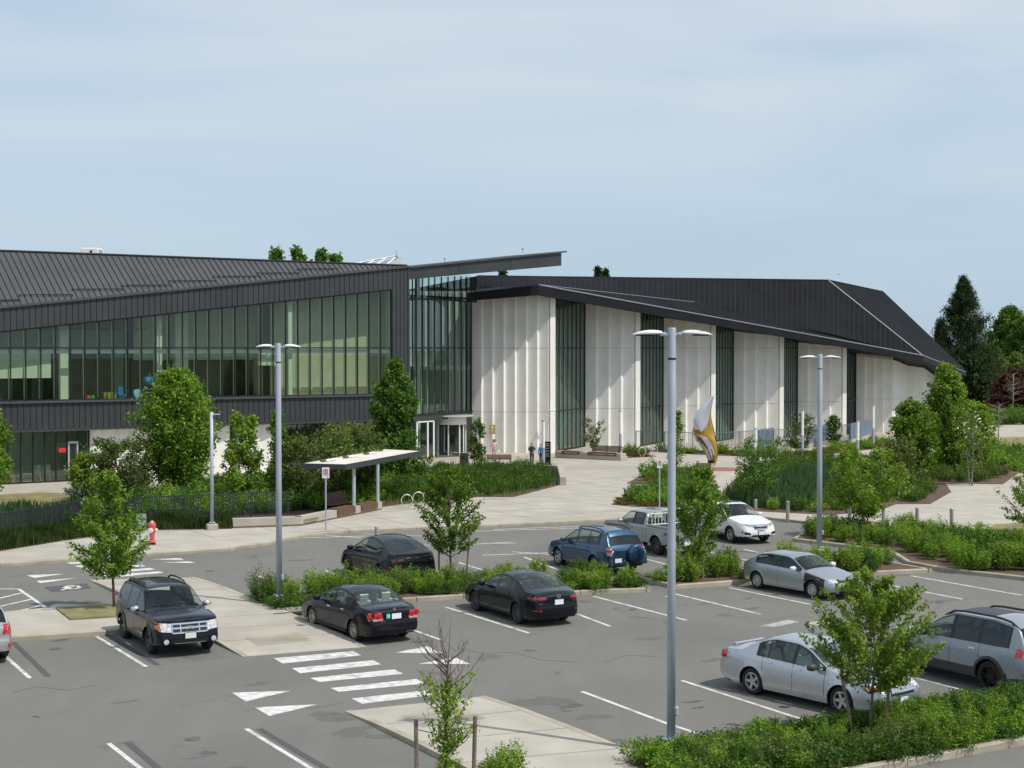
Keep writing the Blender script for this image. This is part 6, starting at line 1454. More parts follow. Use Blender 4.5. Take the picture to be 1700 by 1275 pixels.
# small staked trees in the car park
t = tree('young_tree', 'young maple tree with a bare lower trunk on the lawn patch behind the black SUV', 190, 1010, tree_meshes(1, 4.35, 1.3, 1.32, egg, 100, 95, .115, M['leafA'], M['barkred'], .085, .045, up=.3, twigs=120, lean=-.28), z=.1)
t = tree('young_tree', 'young staked tree growing in the bed in front of the black crossover', 749, 966, tree_meshes(2, 4.1, 1.15, 1.5, rnd, 85, 95, .105, M['leafA'], M['barkred'], .075, .04, up=.3, twigs=75), z=.13)
stakes(t, [(-.42, 0, 1.55, -.02), (.52, 0, 1.6, .12)])
t = tree('young_tree', 'young staked tree between the tall lamp post and the white SUV', 1147, 962, tree_meshes(3, 3.95, 1.05, 1.25, rnd, 80, 90, .11, M['leafA'], M['barkred'], .08, .04, up=.3, twigs=85), z=.13)
stakes(t, [(-.42, 0, 1.5, -.05), (.42, 0, 1.55, .06)])
t = tree('young_tree', 'young tree with two leaning stakes in front of the silver sedan', 1443, 1222, tree_meshes(4, 3.55, 1.2, 1.45, rnd, 120, 110, .09, M['leafC'], M['bark'], .07, .032, up=.3, twigs=80), z=.13)
stakes(t, [(-.30, .1, 1.3, -.28), (.36, .1, 1.42, .1)], .035)
# two trunks in the road island
t = tree('young_tree', 'round crowned young tree with twin trunks in the island beside the road', 1429, 888, tree_meshes(5, 3.7, 1.05, 1.55, rnd, 95, 90, .125, M['leafC'], M['barkred'], .14, .05, stems=2, up=.35, stemspread=.6), z=.13)
t = tree('young_tree', 'pale leaved young tree cut by the right edge beside the drive', 1716, 886, tree_meshes(6, 3.0, .5, 1.5, rnd, 60, 80, .115, M['leafC'], M['bark'], .09, .05, up=.35), z=PZ)
# nearly bare sapling at the bottom
def sapling():
    rng = np.random.default_rng(9); w = MB(); tp = Vector((.12, 0, 3.35)); w.tube([(0, 0, -.1), (.02, 0, 1.2), (.05, 0, 2.2), tp], [.03, .026, .017, .004], 6)
    C = []
    for i in range(46):
        z0 = rng.uniform(.7, 2.7); az = rng.uniform(0, 2 * math.pi); L = rng.uniform(.5, 1.05) * (1.1 - .25 * abs(z0 - 1.7)); a = Vector((.02 * z0, 0, z0))
        e = a + Vector((math.cos(az) * L * .75, math.sin(az) * L * .5, L * .75)); m_ = (a + e) / 2 + Vector((math.cos(az) * .06, 0, -.04)); w.tube([a, m_, e], [.010, .007, .003], 4, caps=False)
        for k in range(2): q = a + (e - a) * rng.uniform(.4, .8); w.tube([q, q + Vector((rng.normal(0, .12), rng.normal(0, .1), rng.uniform(.08, .3)))], [.005, .002], 3, caps=False)
        if z0 < 1.9: 
            n = 44; q = rng.uniform(.1, .85, (n, 1)); C.append(np.array(a) + (np.array(e) - np.array(a)) * q + rng.normal(0, .05, (n, 3)))
    n = 500; C.append(np.stack([rng.normal(.02, .07, n), rng.normal(0, .07, n), rng.uniform(.1, 2.1, n)], 1))
    return leaves('crown', np.concatenate(C), .085, rng, M['leafC'], .35, .6), w.mesh('trunk', M['barkred'], True)
t = tree('sapling', 'half bare sapling with twiggy top tied between two stakes at the bottom edge', 738, 1330, sapling(), z=.13)
stakes(t, [(-.50, 0, 1.5, -.02), (.52, .05, 1.55, .04)], .04)
# plaza trees
t = tree('maple_tree', 'large bright green maple in front of the wing beside the slim lamp post', 303, 824, tree_meshes(11, 6.95, .9, 2.5, rnd, 280, 95, .2, M['leafA'], M['bark'], .26, .10, up=.3), z=PZ)
tree('maple_tree', 'maple whose branches just enter at the left edge before the wing', -30, 830, tree_meshes(12, 6.2, .8, 1.75, dome, 150, 80, .22, M['leafA'], M['bark'], .24, .09), z=PZ)
tree('ornamental_tree', 'dark olive spreading tree behind the young maple at the left', 180, 832, tree_meshes(13, 3.3, .5, 2.0, rnd, 110, 60, .17, M['leafD'], M['barkred'], .17, .05, stems=3), z=PZ)
tree('ornamental_tree', 'small yellow green tree at the grey door of the wing', 138, 838, tree_meshes(14, 2.6, .2, .95, rnd, 60, 60, .18, M['leafC'], M['bark'], .16, .04), z=PZ)
tree('ornamental_tree', 'thin dark tree with airy branches left of the large maple', 232, 826, tree_meshes(15, 3.0, .6, 1.0, rnd, 50, 45, .15, M['leafD'], M['barkred'], .16, .04, stems=3), z=PZ)
tree('ornamental_tree', 'pale green upright tree right of the slim lamp post', 403, 838, tree_meshes(16, 4.7, .2, 1.35, dome, 110, 70, .17, M['leafC'], M['bark'], .17, .05, stems=3, tone_g=.35), z=PZ)
tree('ornamental_tree', 'narrow leafy tree directly behind the tall left lamp post', 462, 840, tree_meshes(17, 4.9, .4, .95, colm, 70, 55, .17, M['leafB'], M['bark'], .16, .05), z=PZ)
tree('ornamental_tree', 'bronze green spreading tree right of the tall left lamp post', 500, 842, tree_meshes(18, 3.7, .5, 1.6, rnd, 90, 60, .16, M['leafD'], M['barkred'], .18, .05, stems=3), z=PZ)
tree('ornamental_tree', 'bronze green tree whose crown rises over the shelter roof at its left end', 556, 832, tree_meshes(19, 4.1, .6, 1.6, rnd, 90, 60, .16, M['leafD'], M['barkred'], .18, .05, stems=3), z=PZ)
tree('ornamental_tree', 'bronze green tree between the shelter roof and the dense dark tree', 600, 826, tree_meshes(20, 4.0, .6, 1.4, rnd, 80, 60, .16, M['leafD'], M['barkred'], .18, .05, stems=3), z=PZ)
tree('dense_tree', 'tall dense dark green tree in front of the entrance glass', 652, 800, tree_meshes(21, 7.4, .2, 2.55, lambda t: (1 - .5 * t) * (.8 + .2 * math.sin(t * 11)) * (1 - t ** 6), 240, 95, .22, M['leafB'], M['bark'], .22, .10, up=.1, droop=.3), z=PZ)
t = tree('small_tree', 'small dark tree with three stakes beside the revolving door', 796, 778, tree_meshes(22, 3.4, .6, .8, rnd, 40, 40, .17, M['leafB'], M['bark'], .12, .04), z=PZ)
stakes(t, [(-.35, 0, 1.2, 0), (.15, 0, 1.2, 0), (.4, .1, 1.2, 0)], .03, False)
tree('small_tree', 'small airy tree behind the wall benches at the first glass bay', 985, 751, tree_meshes(23, 2.7, .5, .95, vase, 34, 34, .15, M['leafD'], M['bark'], .12, .03, stems=3, twigs=34), z=PZ)
tree('flowering_tree', 'irregular tree half hidden behind the tallest lamp post', 1122, 806, tree_meshes(24, 4.4, .1, .75, dome, 45, 40, .14, M['leafA'], M['bark'], .16, .05), z=PZ)
tree('multi_stem_tree', 'olive multi stemmed tree right of the curved sculpture', 1258, 838, tree_meshes(25, 3.5, .3, 1.5, rnd, 90, 45, .14, M['leafB'], M['barkred'], .17, .05, stems=5), z=PZ)
tree('multi_stem_tree', 'small olive multi stemmed tree at the ramp panels', 1325, 752, tree_meshes(26, 3.0, .5, 1.2, rnd, 50, 45, .16, M['leafD'], M['barkgrey'], .14, .04, stems=4, twigs=50), z=PZ)
bt = tree_meshes(27, 2.7, .5, .75, rnd, 55, 55, .17, M['leafB'], M['bark'], .12, .04)
t = tree('flowering_tree', 'small round tree with white flowers between two ramp panels', 1385, 743, bt, z=PZ)
rng = np.random.default_rng(77); C = rng.normal(size=(90, 3)); C = unit(C) * np.array([.78, .78, 1.1]) + np.array([0, 0, 1.6]); inst(leaves('blossom', C, .13, rng, M['blossom'], .3, .9), 'blossom', (0, 0, 0), parent=t)
tree('round_tree', 'broad bright green tree at the far end of the hall wall', 1515, 795, tree_meshes(28, 4.9, .4, 1.9, rnd, 160, 80, .21, M['leafA'], M['bark'], .22, .07), z=PZ)
tree('conical_tree', 'tall bright green tree with upswept branches right of the hall end', 1575, 782, tree_meshes(29, 7.0, .4, 2.0, rnd, 170, 85, .24, M['leafA'], M['bark'], .24, .09, tone_g=.7), z=PZ)
tree('round_tree', 'yellow green tree behind the blossoming thin tree', 1618, 778, tree_meshes(30, 4.4, .3, 1.7, rnd, 120, 70, .21, M['leafC'], M['bark'], .22, .06, tone_g=.3), z=PZ)
t = tree('flowering_tree', 'thin pale stemmed tree with sparse white flowers', 1612, 806, tree_meshes(31, 4.3, 1.0, 1.1, vase, 44, 28, .14, M['leafD'], M['barkgrey'], .14, .045, stems=3, twigs=44), z=PZ)
rng = np.random.default_rng(78); C = rng.normal(size=(60, 3)) * np.array([.6, .6, .5]) + np.array([0, 0, 3.3]); inst(leaves('blossom', C, .14, rng, M['blossom'], .3, .9), 'blossom', (0, 0, 0), parent=t)
tree('multi_stem_tree', 'olive shrubby tree at the left foot of the broad bright tree', 1490, 818, tree_meshes(32, 3.2, .2, 1.25, rnd, 80, 50, .16, M['leafD'], M['barkred'], .16, .04, stems=4), z=PZ)
# bare sapling at the right
def bare(seed=5):
    rng = np.random.default_rng(seed); w = MB(); w.tube([(0, 0, 0), (.05, 0, 3.6)], [.06, .015], 6)
    for i in range(40):
        z0 = rng.uniform(1.4, 3.5); az = rng.uniform(0, 6.28); L = rng.uniform(.4, 1.2); a = Vector((0, 0, z0)); w.tube([a, a + Vector((math.cos(az) * L, math.sin(az) * L, L * .35))], [.018, .006], 4, caps=False)
    C = rng.normal(size=(220, 3)) * np.array([.7, .7, .5]) + np.array([0, 0, 2.8]); return leaves('crown', C, .09, rng, M['leafGr'], .3, .6), w.mesh('trunk', M['barkgrey'], True)
tree('sapling', 'leafless looking sapling beside the pale path at the right', 1657, 738, bare(), z=PZ)
t = tree('sapling', 'twiggy sapling in front of the crimson tree', 1681, 700, bare(8), z=PZ, s=1.5)
# background
cm = tree_meshes(41, 17.5, .8, 7.6, cone, 480, 95, .34, M['leafE'], M['bark'], .30, .25, up=.1, asp=.3, droop=.5, twigs=0, inner=.25)
tree('conifer_tree', 'tall dark spruce rising right of the hall roof', 1608, 0, cm, loc=D(1606, 640, 200))
tree('conifer_tree', 'dark evergreen half hidden between the hall roof and the tall spruce', 0, 0, tree_meshes(42, 12.2, .8, 3.6, cone, 300, 60, .42, M['leafE'], M['bark'], .4, .2, up=.1, asp=.35, twigs=0, inner=.25), loc=D(1566, 640, 225))
for i, (px, top, Y, hw, mt_, lab) in enumerate([(1672, 512, 225, 48, 'leafB', 'large green broadleaf tree right of the tall spruce'), (1712, 530, 220, 45, 'leafB', 'dark green tree cut by the right edge'), (1655, 560, 230, 36, 'leafG', 'mid green tree filling the gap beside the tall spruce'), (1690, 590, 214, 34, 'leafD', 'olive tree directly behind the crimson tree'), (1640, 575, 212, 42, 'leafD', 'olive tree in front of the tall spruce'),
                                           (1600, 600, 178, 34, 'leafE', 'low dark tree directly behind the roof tip of the hall'), (1652, 605, 215, 26, 'leafB', 'green tree left of the crimson tree'), (1552, 585, 235, 26, 'leafB', 'green tree just over the sloping roof end'), (1622, 628, 205, 24, 'leafD', 'dull green tree above the pale path')]):
    h = Hz(top, Y); r = hw * Y / F
    tree('background_tree', lab, 0, 0, tree_meshes(50 + i, h, h * .08, r, rnd, 230, 75, .45, M[mt_], M['bark'], .42, .2, twigs=0, inner=.35, tone_g=.35), loc=D(px, 640, Y))
tree('crimson_tree', 'dark crimson leaved tree at the right edge', 0, 0, tree_meshes(60, 5.6, 1.6, 3.4, lambda t: (1 - t) ** .35, 220, 80, .3, M['leafR'], M['bark'], .28, .12, twigs=0), loc=D(1684, 640, 185))
for i, (px, top, Y, hw, lab) in enumerate([(466, 418, 165, 15, 'first leafy treetop over the roof ridge, furthest left'), (496, 416, 166, 17, 'second leafy treetop over the roof ridge'), (530, 419, 165, 18, 'third leafy treetop over the roof ridge'), (566, 425, 167, 13, 'last low treetop beside the skylight')]):
    h = Hz(top, Y); tree('background_tree', lab, 0, 0, tree_meshes(70 + i, h, h * .4, hw * Y / F, rnd, 70, 70, .5, M['leafB'], M['bark'], .35, .25, twigs=0), loc=D(px, 640, Y))
for i, (px, top, Y, hw, lab) in enumerate([(990, 446, 230, 11, 'left pointed conifer tip over the hall roof'), (1001, 449, 232, 8, 'right pointed conifer tip over the hall roof'), (833, 451, 210, 9, 'rounded treetop seen under the roof blade')]):
    h = Hz(top, Y); tree('conifer_tree', lab, 0, 0, tree_meshes(80 + i, h, h * .6, hw * Y / F * 2.2, cone, 90, 50, .4, M['leafE'], M['bark'], .3, .2, twigs=0), loc=D(px, 640, Y))
# ---- shrubs
def shrub_mesh(seed, mt, R=.5, h=.85, n=1500, size=.075, up=.5, stems=34, tone=.5, asp=.55):
    rng = np.random.default_rng(seed); C = []; T = []
    per = n // stems
    for i in range(stems):
        az = rng.uniform(0, 6.28); rr = R * math.sqrt(rng.uniform(0, 1)); hh = h * (1.08 - .45 * (rr / R) ** 2) * rng.uniform(.72, 1.18)
        b0 = np.array([rr * .4 * math.cos(az), rr * .4 * math.sin(az), .02]); tp = np.array([rr * math.cos(az), rr * math.sin(az), hh])
        q = rng.uniform(.15, 1, (per, 1)); c = b0 + (tp - b0) * q + rng.normal(0, .055 + .03 * R, (per, 3)) * np.array([1, 1, .8]) * (1.15 - .6 * q); c[:, 2] = np.maximum(c[:, 2], .02)
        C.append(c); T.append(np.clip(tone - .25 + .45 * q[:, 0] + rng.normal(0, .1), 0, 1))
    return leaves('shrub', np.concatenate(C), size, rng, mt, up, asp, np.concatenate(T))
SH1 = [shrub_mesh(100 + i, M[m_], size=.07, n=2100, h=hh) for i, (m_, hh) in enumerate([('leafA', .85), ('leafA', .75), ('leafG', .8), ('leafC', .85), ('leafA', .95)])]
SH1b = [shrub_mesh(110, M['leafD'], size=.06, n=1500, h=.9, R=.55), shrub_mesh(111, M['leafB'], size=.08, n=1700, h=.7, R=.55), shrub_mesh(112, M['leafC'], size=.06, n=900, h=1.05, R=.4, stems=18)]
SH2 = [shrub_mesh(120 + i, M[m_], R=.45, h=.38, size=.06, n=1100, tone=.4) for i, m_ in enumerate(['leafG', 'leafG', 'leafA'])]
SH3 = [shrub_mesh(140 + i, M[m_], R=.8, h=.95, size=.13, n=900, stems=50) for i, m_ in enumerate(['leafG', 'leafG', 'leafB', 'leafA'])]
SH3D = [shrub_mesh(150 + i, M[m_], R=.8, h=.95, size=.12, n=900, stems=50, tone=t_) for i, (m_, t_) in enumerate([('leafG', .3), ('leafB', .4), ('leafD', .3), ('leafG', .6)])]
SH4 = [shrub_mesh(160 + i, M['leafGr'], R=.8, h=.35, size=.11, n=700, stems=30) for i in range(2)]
def inside(p, poly):
    c = False; n = len(poly)
    for i in range(n):
        a, b_ = poly[i], poly[(i + 1) % n]
        if (a.y > p.y) != (b_.y > p.y) and p.x < (b_.x - a.x) * (p.y - a.y) / (b_.y - a.y) + a.x: c = not c
    return c
def edge_dist(p, poly):
    d = 1e9; n = len(poly)
    for i in range(n):
        a, b_ = poly[i], poly[(i + 1) % n]; ab = b_ - a; t = max(0, min(1, (p - a).dot(ab) / max(1e-9, ab.dot(ab)))); d = min(d, (p - a - ab * t).length)
    return d
NSH = [0]
def fill(poly, z, step, meshes, name, label, group, margin=.3, jit=.35, smin=.8, smax=1.15, keep=1.0, seed=1, cond=None, cat='shrub', avoid=(), mass=False):
    acc = []
    rr = random.Random(seed); poly = [Vector((p.x, p.y, 0)) for p in poly]
    x0, x1 = min(p.x for p in poly), max(p.x for p in poly); y0, y1 = min(p.y for p in poly), max(p.y for p in poly)
    y = y0; k = 0
    while y < y1:
        x = x0 + (step * .5 if k % 2 else 0)
        while x < x1:
            p = Vector((x + rr.uniform(-jit, jit) * step, y + rr.uniform(-jit, jit) * step, 0))
            if inside(p, poly) and edge_dist(p, poly) > margin and rr.random() < keep and (cond is None or cond(p)) and all((p - a).length > d for a, d in avoid):
                s = rr.uniform(smin, smax)
                if mass: acc.append((rr.choice(meshes), p, s, rr.uniform(0, 6.28))); x += step; continue
                o = inst(rr.choice(meshes), name, (p.x, p.y, z), rr.uniform(0, 6.28), (s, s, s * rr.uniform(.85, 1.15))); tag(o, label(p) if callable(label) else label, cat, group); NSH[0] += 1
            x += step
        y += step * .87; k += 1
    if mass:
        Vs = []; Ts = []; mts = []; MI = []
        for me, p, s, a in acc:
            n = len(me.vertices); v = np.empty(n * 3, np.float32); me.vertices.foreach_get('co', v); v = v.reshape(-1, 3) * s; ca, sa = math.cos(a), math.sin(a)
            w = np.stack([v[:, 0] * ca - v[:, 1] * sa + p.x, v[:, 0] * sa + v[:, 1] * ca + p.y, v[:, 2] * rr.uniform(.85, 1.15) + z], 1); t_ = np.empty(n, np.float32); me.attributes['tone'].data.foreach_get('value', t_)
            if me.materials[0] not in mts: mts.append(me.materials[0])
            Vs.append(w); Ts.append(np.clip(t_ + rr.uniform(-.2, .2), 0, 1)); MI.append(np.full(n // 4, mts.index(me.materials[0])))
        V = np.concatenate(Vs); me = np_mesh(name, V, np.arange(len(V)).reshape(-1, 4), mts, np.concatenate(Ts)); me.polygons.foreach_set('material_index', np.concatenate(MI).astype(np.int32))
        tag(inst(me, name, (0, 0, 0)), label, cat, kind='stuff'); print(name, len(acc), len(V) // 2)
def zoned(base, px_zones, depth=None):
    def f(p):
        px = 850 + F * p.x / p.y; z_ = next(n for lim, n in px_zones if px < lim); return ' '.join(((base(p) if callable(base) else base) + ' ' + z_).replace('leafy green shrub in the front row between', 'front row green shrub between').replace('leafy green shrub in the back row between', 'back row green shrub between').split()[:16])
    return f
def rowof(poly, near, far):
    fr = [Vector((q.x, q.y, 0)) for q in poly]; h = len(fr) // 2
    return lambda p: near if min((p - (a + (c - a) * max(0, min(1, (p - a).dot(c - a) / (c - a).dot(c - a))))).length for a, c in zip(fr[:h - 1], fr[1:h])) < 1.35 else far
visx = lambda p: abs(p.x / p.y) < .343
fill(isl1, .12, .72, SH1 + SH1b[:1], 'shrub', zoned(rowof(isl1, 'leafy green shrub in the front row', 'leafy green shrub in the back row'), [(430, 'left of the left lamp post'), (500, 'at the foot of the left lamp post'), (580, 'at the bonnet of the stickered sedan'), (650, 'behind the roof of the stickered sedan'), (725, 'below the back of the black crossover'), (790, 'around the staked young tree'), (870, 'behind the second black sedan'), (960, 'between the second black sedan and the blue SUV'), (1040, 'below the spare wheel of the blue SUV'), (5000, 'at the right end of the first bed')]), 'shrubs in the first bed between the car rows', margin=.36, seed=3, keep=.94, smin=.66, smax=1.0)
fill(isl1, .12, .55, SH2, 'ground_shrub', zoned('low dark green plant', [(430, 'left of the left lamp post'), (500, 'at the foot of the left lamp post'), (580, 'at the bonnet of the stickered sedan'), (650, 'behind the roof of the stickered sedan'), (725, 'below the back of the black crossover'), (790, 'around the staked young tree'), (870, 'behind the second black sedan'), (960, 'between the second black sedan and the blue SUV'), (1040, 'below the spare wheel of the blue SUV'), (5000, 'at the right end of the first bed')]), 'low plants in the first bed', margin=.16, seed=4, cond=lambda p: edge_dist(p, [Vector((q.x, q.y, 0)) for q in isl1]) < .5, keep=.8)
fill(isl2, .12, .85, SH1, 'shrub', zoned('leafy green shrub', [(1120, 'beside the tallest lamp post in the second bed'), (1165, 'around the staked tree below the pickup'), (1240, 'left of the silver hatchback'), (1340, 'behind the silver hatchback'), (5000, 'right of the silver hatchback')]), 'shrubs in the second bed between the car rows', margin=.5, seed=5, keep=.9)
fill(isl2, .12, .8, SH2, 'ground_shrub', zoned('low plant on bare soil', [(1120, 'beside the tallest lamp post in the second bed'), (1165, 'around the staked tree below the pickup'), (1240, 'left of the silver hatchback'), (1340, 'behind the silver hatchback'), (5000, 'right of the silver hatchback')]), 'low plants in the second bed', margin=.2, seed=6, keep=.6, cond=lambda p: edge_dist(p, [Vector((q.x, q.y, 0)) for q in isl2]) < .5)
fill(isl3, .12, 1.0, SH1 + SH3[:1], 'shrub', zoned(lambda p: 'green shrub on the road side' if P(1500, 900).y < p.y else 'green shrub on the parking side', [(1400, 'left of the twin trunked tree'), (1470, 'under the twin trunked tree'), (1540, 'below the two right bollards'), (1580, 'below the rightmost bollard'), (1620, 'just right of the rightmost bollard'), (1660, 'below the drive kerb end'), (5000, 'at the right edge of the island')]), 'shrubs in the road island', margin=.35, seed=7, cond=visx, smin=.8, smax=1.1)
fill(isl4, .12, .66, SH1 + SH1b, 'shrub', zoned(rowof(isl4, 'bright green shrub in the kerb row', 'bright green shrub in the car side row'), [(1110, 'left of the nearest lamp'), (1200, 'just right of the nearest lamp post'), (1300, 'left of the two leaning stakes'), (1400, 'before the front wheel of the silver sedan'), (1480, 'around the staked tree before the silver sedan'), (1560, 'before the plate of the silver sedan'), (1630, 'left of the grey SUV'), (5000, 'below the grey SUV')]), 'shrubs in the bottom right bed', margin=.38, seed=8, cond=visx, keep=.8, smin=.5, smax=.8, avoid=[(P(1443, 1222), .15)])
fill(isl4, .12, .42, SH2, 'ground_shrub', zoned(rowof(isl4, 'low spreading plant on the kerb side', 'low spreading plant on the car side'), [(1110, 'left of the nearest lamp'), (1200, 'just right of the nearest lamp post'), (1300, 'left of the two leaning stakes'), (1400, 'before the front wheel of the silver sedan'), (1480, 'around the staked tree before the silver sedan'), (1560, 'before the plate of the silver sedan'), (1630, 'left of the grey SUV'), (5000, 'below the grey SUV')]), 'low plants in the bottom right bed', margin=.14, seed=9, cond=lambda p: visx(p) and edge_dist(p, [Vector((q.x, q.y, 0)) for q in isl4]) < .85, keep=.9)
fill([P(700, 1308), P(900, 1292), P(905, 1390), P(690, 1390)], .12, .6, SH1[3:4] + SH2, 'shrub', zoned('yellow green shrub', [(700, 'left of the left sapling stake'), (770, 'at the foot of the half bare sapling'), (820, 'at the right sapling stake'), (5000, 'right of the half bare sapling')]), 'shrubs under the bottom sapling', margin=.05, seed=10, smin=.55, smax=.85)
# ---- grasses
def blades(name, poly, z, n, h, w, mt, rng, lean=.35, hv=.3, cond=None):
    poly = [Vector((p.x, p.y, 0)) for p in poly]; x0, x1 = min(p.x for p in poly), max(p.x for p in poly); y0, y1 = min(p.y for p in poly), max(p.y for p in poly)
    px_ = np.array([p.x for p in poly]); py_ = np.array([p.y for p in poly]); pts = []
    tot = 0
    while tot < n:
        x = rng.uniform(x0, x1, n); y = rng.uniform(y0, y1, n); c = np.zeros(n, bool)
        for i in range(len(poly)):
            j = (i + 1) % len(poly); cr = (py_[i] > y) != (py_[j] > y)
            with np.errstate(divide='ignore', invalid='ignore'): xi = (px_[j] - px_[i]) * (y - py_[i]) / (py_[j] - py_[i]) + px_[i]
            c ^= cr & (x < xi)
        q = np.stack([x[c], y[c]], 1); pts.append(q); tot += len(q)
        if len(q) == 0: break
    q = np.concatenate(pts)[:n]; n = len(q); B0 = np.concatenate([q, np.full((n, 1), z)], 1)
    clump = .75 + .35 * np.sin(q[:, 0] * 2.1 + 1.3 * np.sin(q[:, 1] * 1.7)) * np.sin(q[:, 1] * 1.9)
    hh = (h * clump * rng.uniform(1 - hv, 1 + hv, n))[:, None]; az = rng.uniform(0, 6.28, n); dr = np.stack([np.cos(az), np.sin(az), np.zeros(n)], 1); sd_ = np.stack([-np.sin(az), np.cos(az), np.zeros(n)], 1) * w / 2
    sd2 = sd_ * rng.choice([-1, 1], (n, 1)); L = rng.uniform(.1, 1, (n, 1)) * lean
    M1 = B0 + dr * hh * L * .35 + np.array([0, 0, 1]) * hh * .6; T_ = B0 + dr * hh * L + np.array([0, 0, 1]) * hh
    V = np.stack([B0 - sd2, B0 + sd2, M1 + sd2 * .8, T_, M1 - sd2 * .8], 1).reshape(-1, 3); Fq = np.arange(5 * n).reshape(n, 5)
    me = np_mesh(name, V, Fq, mt, np.repeat(np.clip(rng.normal(.5, .25, n), 0, 1), 5)); return me
rng = np.random.default_rng(5)
g1 = Pp([(-60, 925), (0, 915), (105, 898), (230, 881), (385, 878), (385, 871), (225, 871), (140, 874), (0, 899), (-60, 910)], PZ)
sheet('grass_verge_soil', g1, PZ + .02, M['soil']); tag(inst(blades('grass_strip', g1, PZ, 15000, .58, .02, M['grassd'], rng), 'grass_strip', (0, 0, 0)), 'long dark grass growing in front of the railings at the left', 'grass', kind='stuff')
bedB = Pp([(0, 893), (140, 869), (225, 867), (480, 859), (560, 848), (634, 842), (668, 837), (797, 825), (853, 825), (927, 806), (924, 779), (806, 779), (700, 783), (600, 792), (480, 800), (300, 812), (140, 833), (100, 842), (0, 846)], PZ)
sheet('garden_soil', bedB, PZ + .02, M['soil'])
lw2 = Pp([(-60, 848), (0, 845), (100, 840), (140, 831), (128, 820), (65, 818), (0, 822), (-60, 826)], PZ); sheet('lawn', lw2, PZ + .03, M['lawn2'])
bb = lambda x0, x1: (lambda p: x0 <= 850 + F * p.x / p.y <= x1)
fill(bedB, PZ, 1.15, SH3, 'shrubbery', 'bushy green shrubbery filling the garden behind the railings and shelter', 'shrubs in the garden behind the railings', margin=.5, seed=21, cond=bb(225, 640), mass=True, smin=.65, smax=1.05)
fill(bedB, PZ, 1.25, SH3[:3], 'hedge_planting', 'fluffy green hedge planting in the plaza bed below the bench', 'hedge shrubs in the plaza bed', margin=.55, seed=22, cond=bb(640, 930), mass=True, smin=.6, smax=.85)
gB = Pp([(0, 893), (140, 869), (225, 867), (330, 863), (330, 815), (240, 824), (140, 834), (100, 842), (0, 846)], PZ)
tag(inst(blades('iris_leaves', gB, PZ, 9000, .55, .035, M['grassy'], rng), 'iris_leaves', (0, 0, 0)), 'blue green strap leaves of irises behind the left railing', 'irises', kind='stuff')
gB2 = Pp([(640, 841), (797, 826), (853, 826), (925, 806), (923, 782), (640, 790)], PZ)
tag(inst(blades('meadow_grass', gB2, PZ, 4500, .68, .02, M['grass'], rng), 'meadow_grass', (0, 0, 0)), 'feathery tall grass growing through the plaza hedge', 'grass', kind='stuff')
for px, py, lab in ((272, 834, 'cluster of violet iris flowers behind the railing under the large maple'), (130, 842, 'few violet iris flowers beside the dry lawn')):
    p = P(px, py, PZ); C = rng.normal(size=(70, 3)) * np.array([.55, .5, .14]) + np.array([0, 0, .75]); tag(inst(leaves('iris_flowers', C, .09, rng, M['violet'], .3, .9), 'iris_flowers', (p.x, p.y, PZ)), lab, 'flowers', kind='stuff')
# right hand beds
c1 = Pp([(1015, 838), (1060, 842), (1120, 843), (1190, 838), (1200, 825), (1180, 806), (1110, 806), (1040, 822)], PZ); sheet('garden_soil', c1, PZ + .02, M['soil'])
fill(c1, PZ, 1.15, SH3, 'shrub', 'rounded green shrub in the small plaza bed behind the pickup', 'shrubs in the small plaza bed', margin=.7, seed=31, smin=.7, smax=.95)
fill(c1, PZ, .9, SH4, 'ground_cover', 'low reddish ground plants edging the small plaza bed', 'edging plants of the small plaza bed', margin=.2, seed=32, cond=lambda p: edge_dist(p, [Vector((q.x, q.y, 0)) for q in c1]) < .8, mass=True, smin=.5, smax=.8)
c2 = Pp([(1040, 803), (1110, 804), (1185, 801), (1183, 791), (1120, 780), (1085, 778)], PZ); sheet('garden_soil', c2, PZ + .02, M['soil'])
fill(c2, PZ, 1.2, SH3[2:] + SH4, 'shrub', 'mixed shrub around the foot of the tree behind the tallest lamp', 'shrubs around the hidden tree', margin=.4, seed=33, smin=.7, smax=1.1)
bedD = Pp([(1185, 833), (1259, 849), (1376, 855), (1453, 850), (1488, 837), (1544, 837), (1579, 817), (1570, 803), (1665, 804), (1690, 786), (1640, 776), (1500, 770), (1400, 765), (1310, 763), (1240, 779), (1215, 800)], PZ); sheet('garden_soil', bedD, PZ + .02, M['soil'])
gD = Pp([(1200, 835), (1259, 845), (1345, 848), (1400, 800), (1380, 792), (1300, 795), (1240, 806)], PZ)
tag(inst(blades('iris_leaves', gD, PZ, 9000, 1.0, .04, M['grassy'], rng, .25), 'iris_leaves', (0, 0, 0)), 'tall blue green strap leaves in the bed behind the white SUV', 'irises', kind='stuff')
gv = [Vector((p.x, p.y, 0)) for p in gD]
fill(bedD, PZ, 1.2, SH3D, 'hedge_planting', 'dense green hedge planting in the large bed right of the sculpture', 'shrubs in the large right bed', margin=.8, seed=34, cond=lambda p: not inside(p, gv), mass=True, smin=.6, smax=.85)
fill(bedD, PZ, 1.2, SH3[3:] + SH1[3:4], 'shrubbery', 'bright low shrubs along the front edge of the large right bed', 'front shrubs of the large right bed', margin=.4, seed=35, cond=lambda p: edge_dist(p, gv) < 1.5 and bb(1230, 1480)(p) and p.y < 79, mass=True, smin=.6, smax=.8)
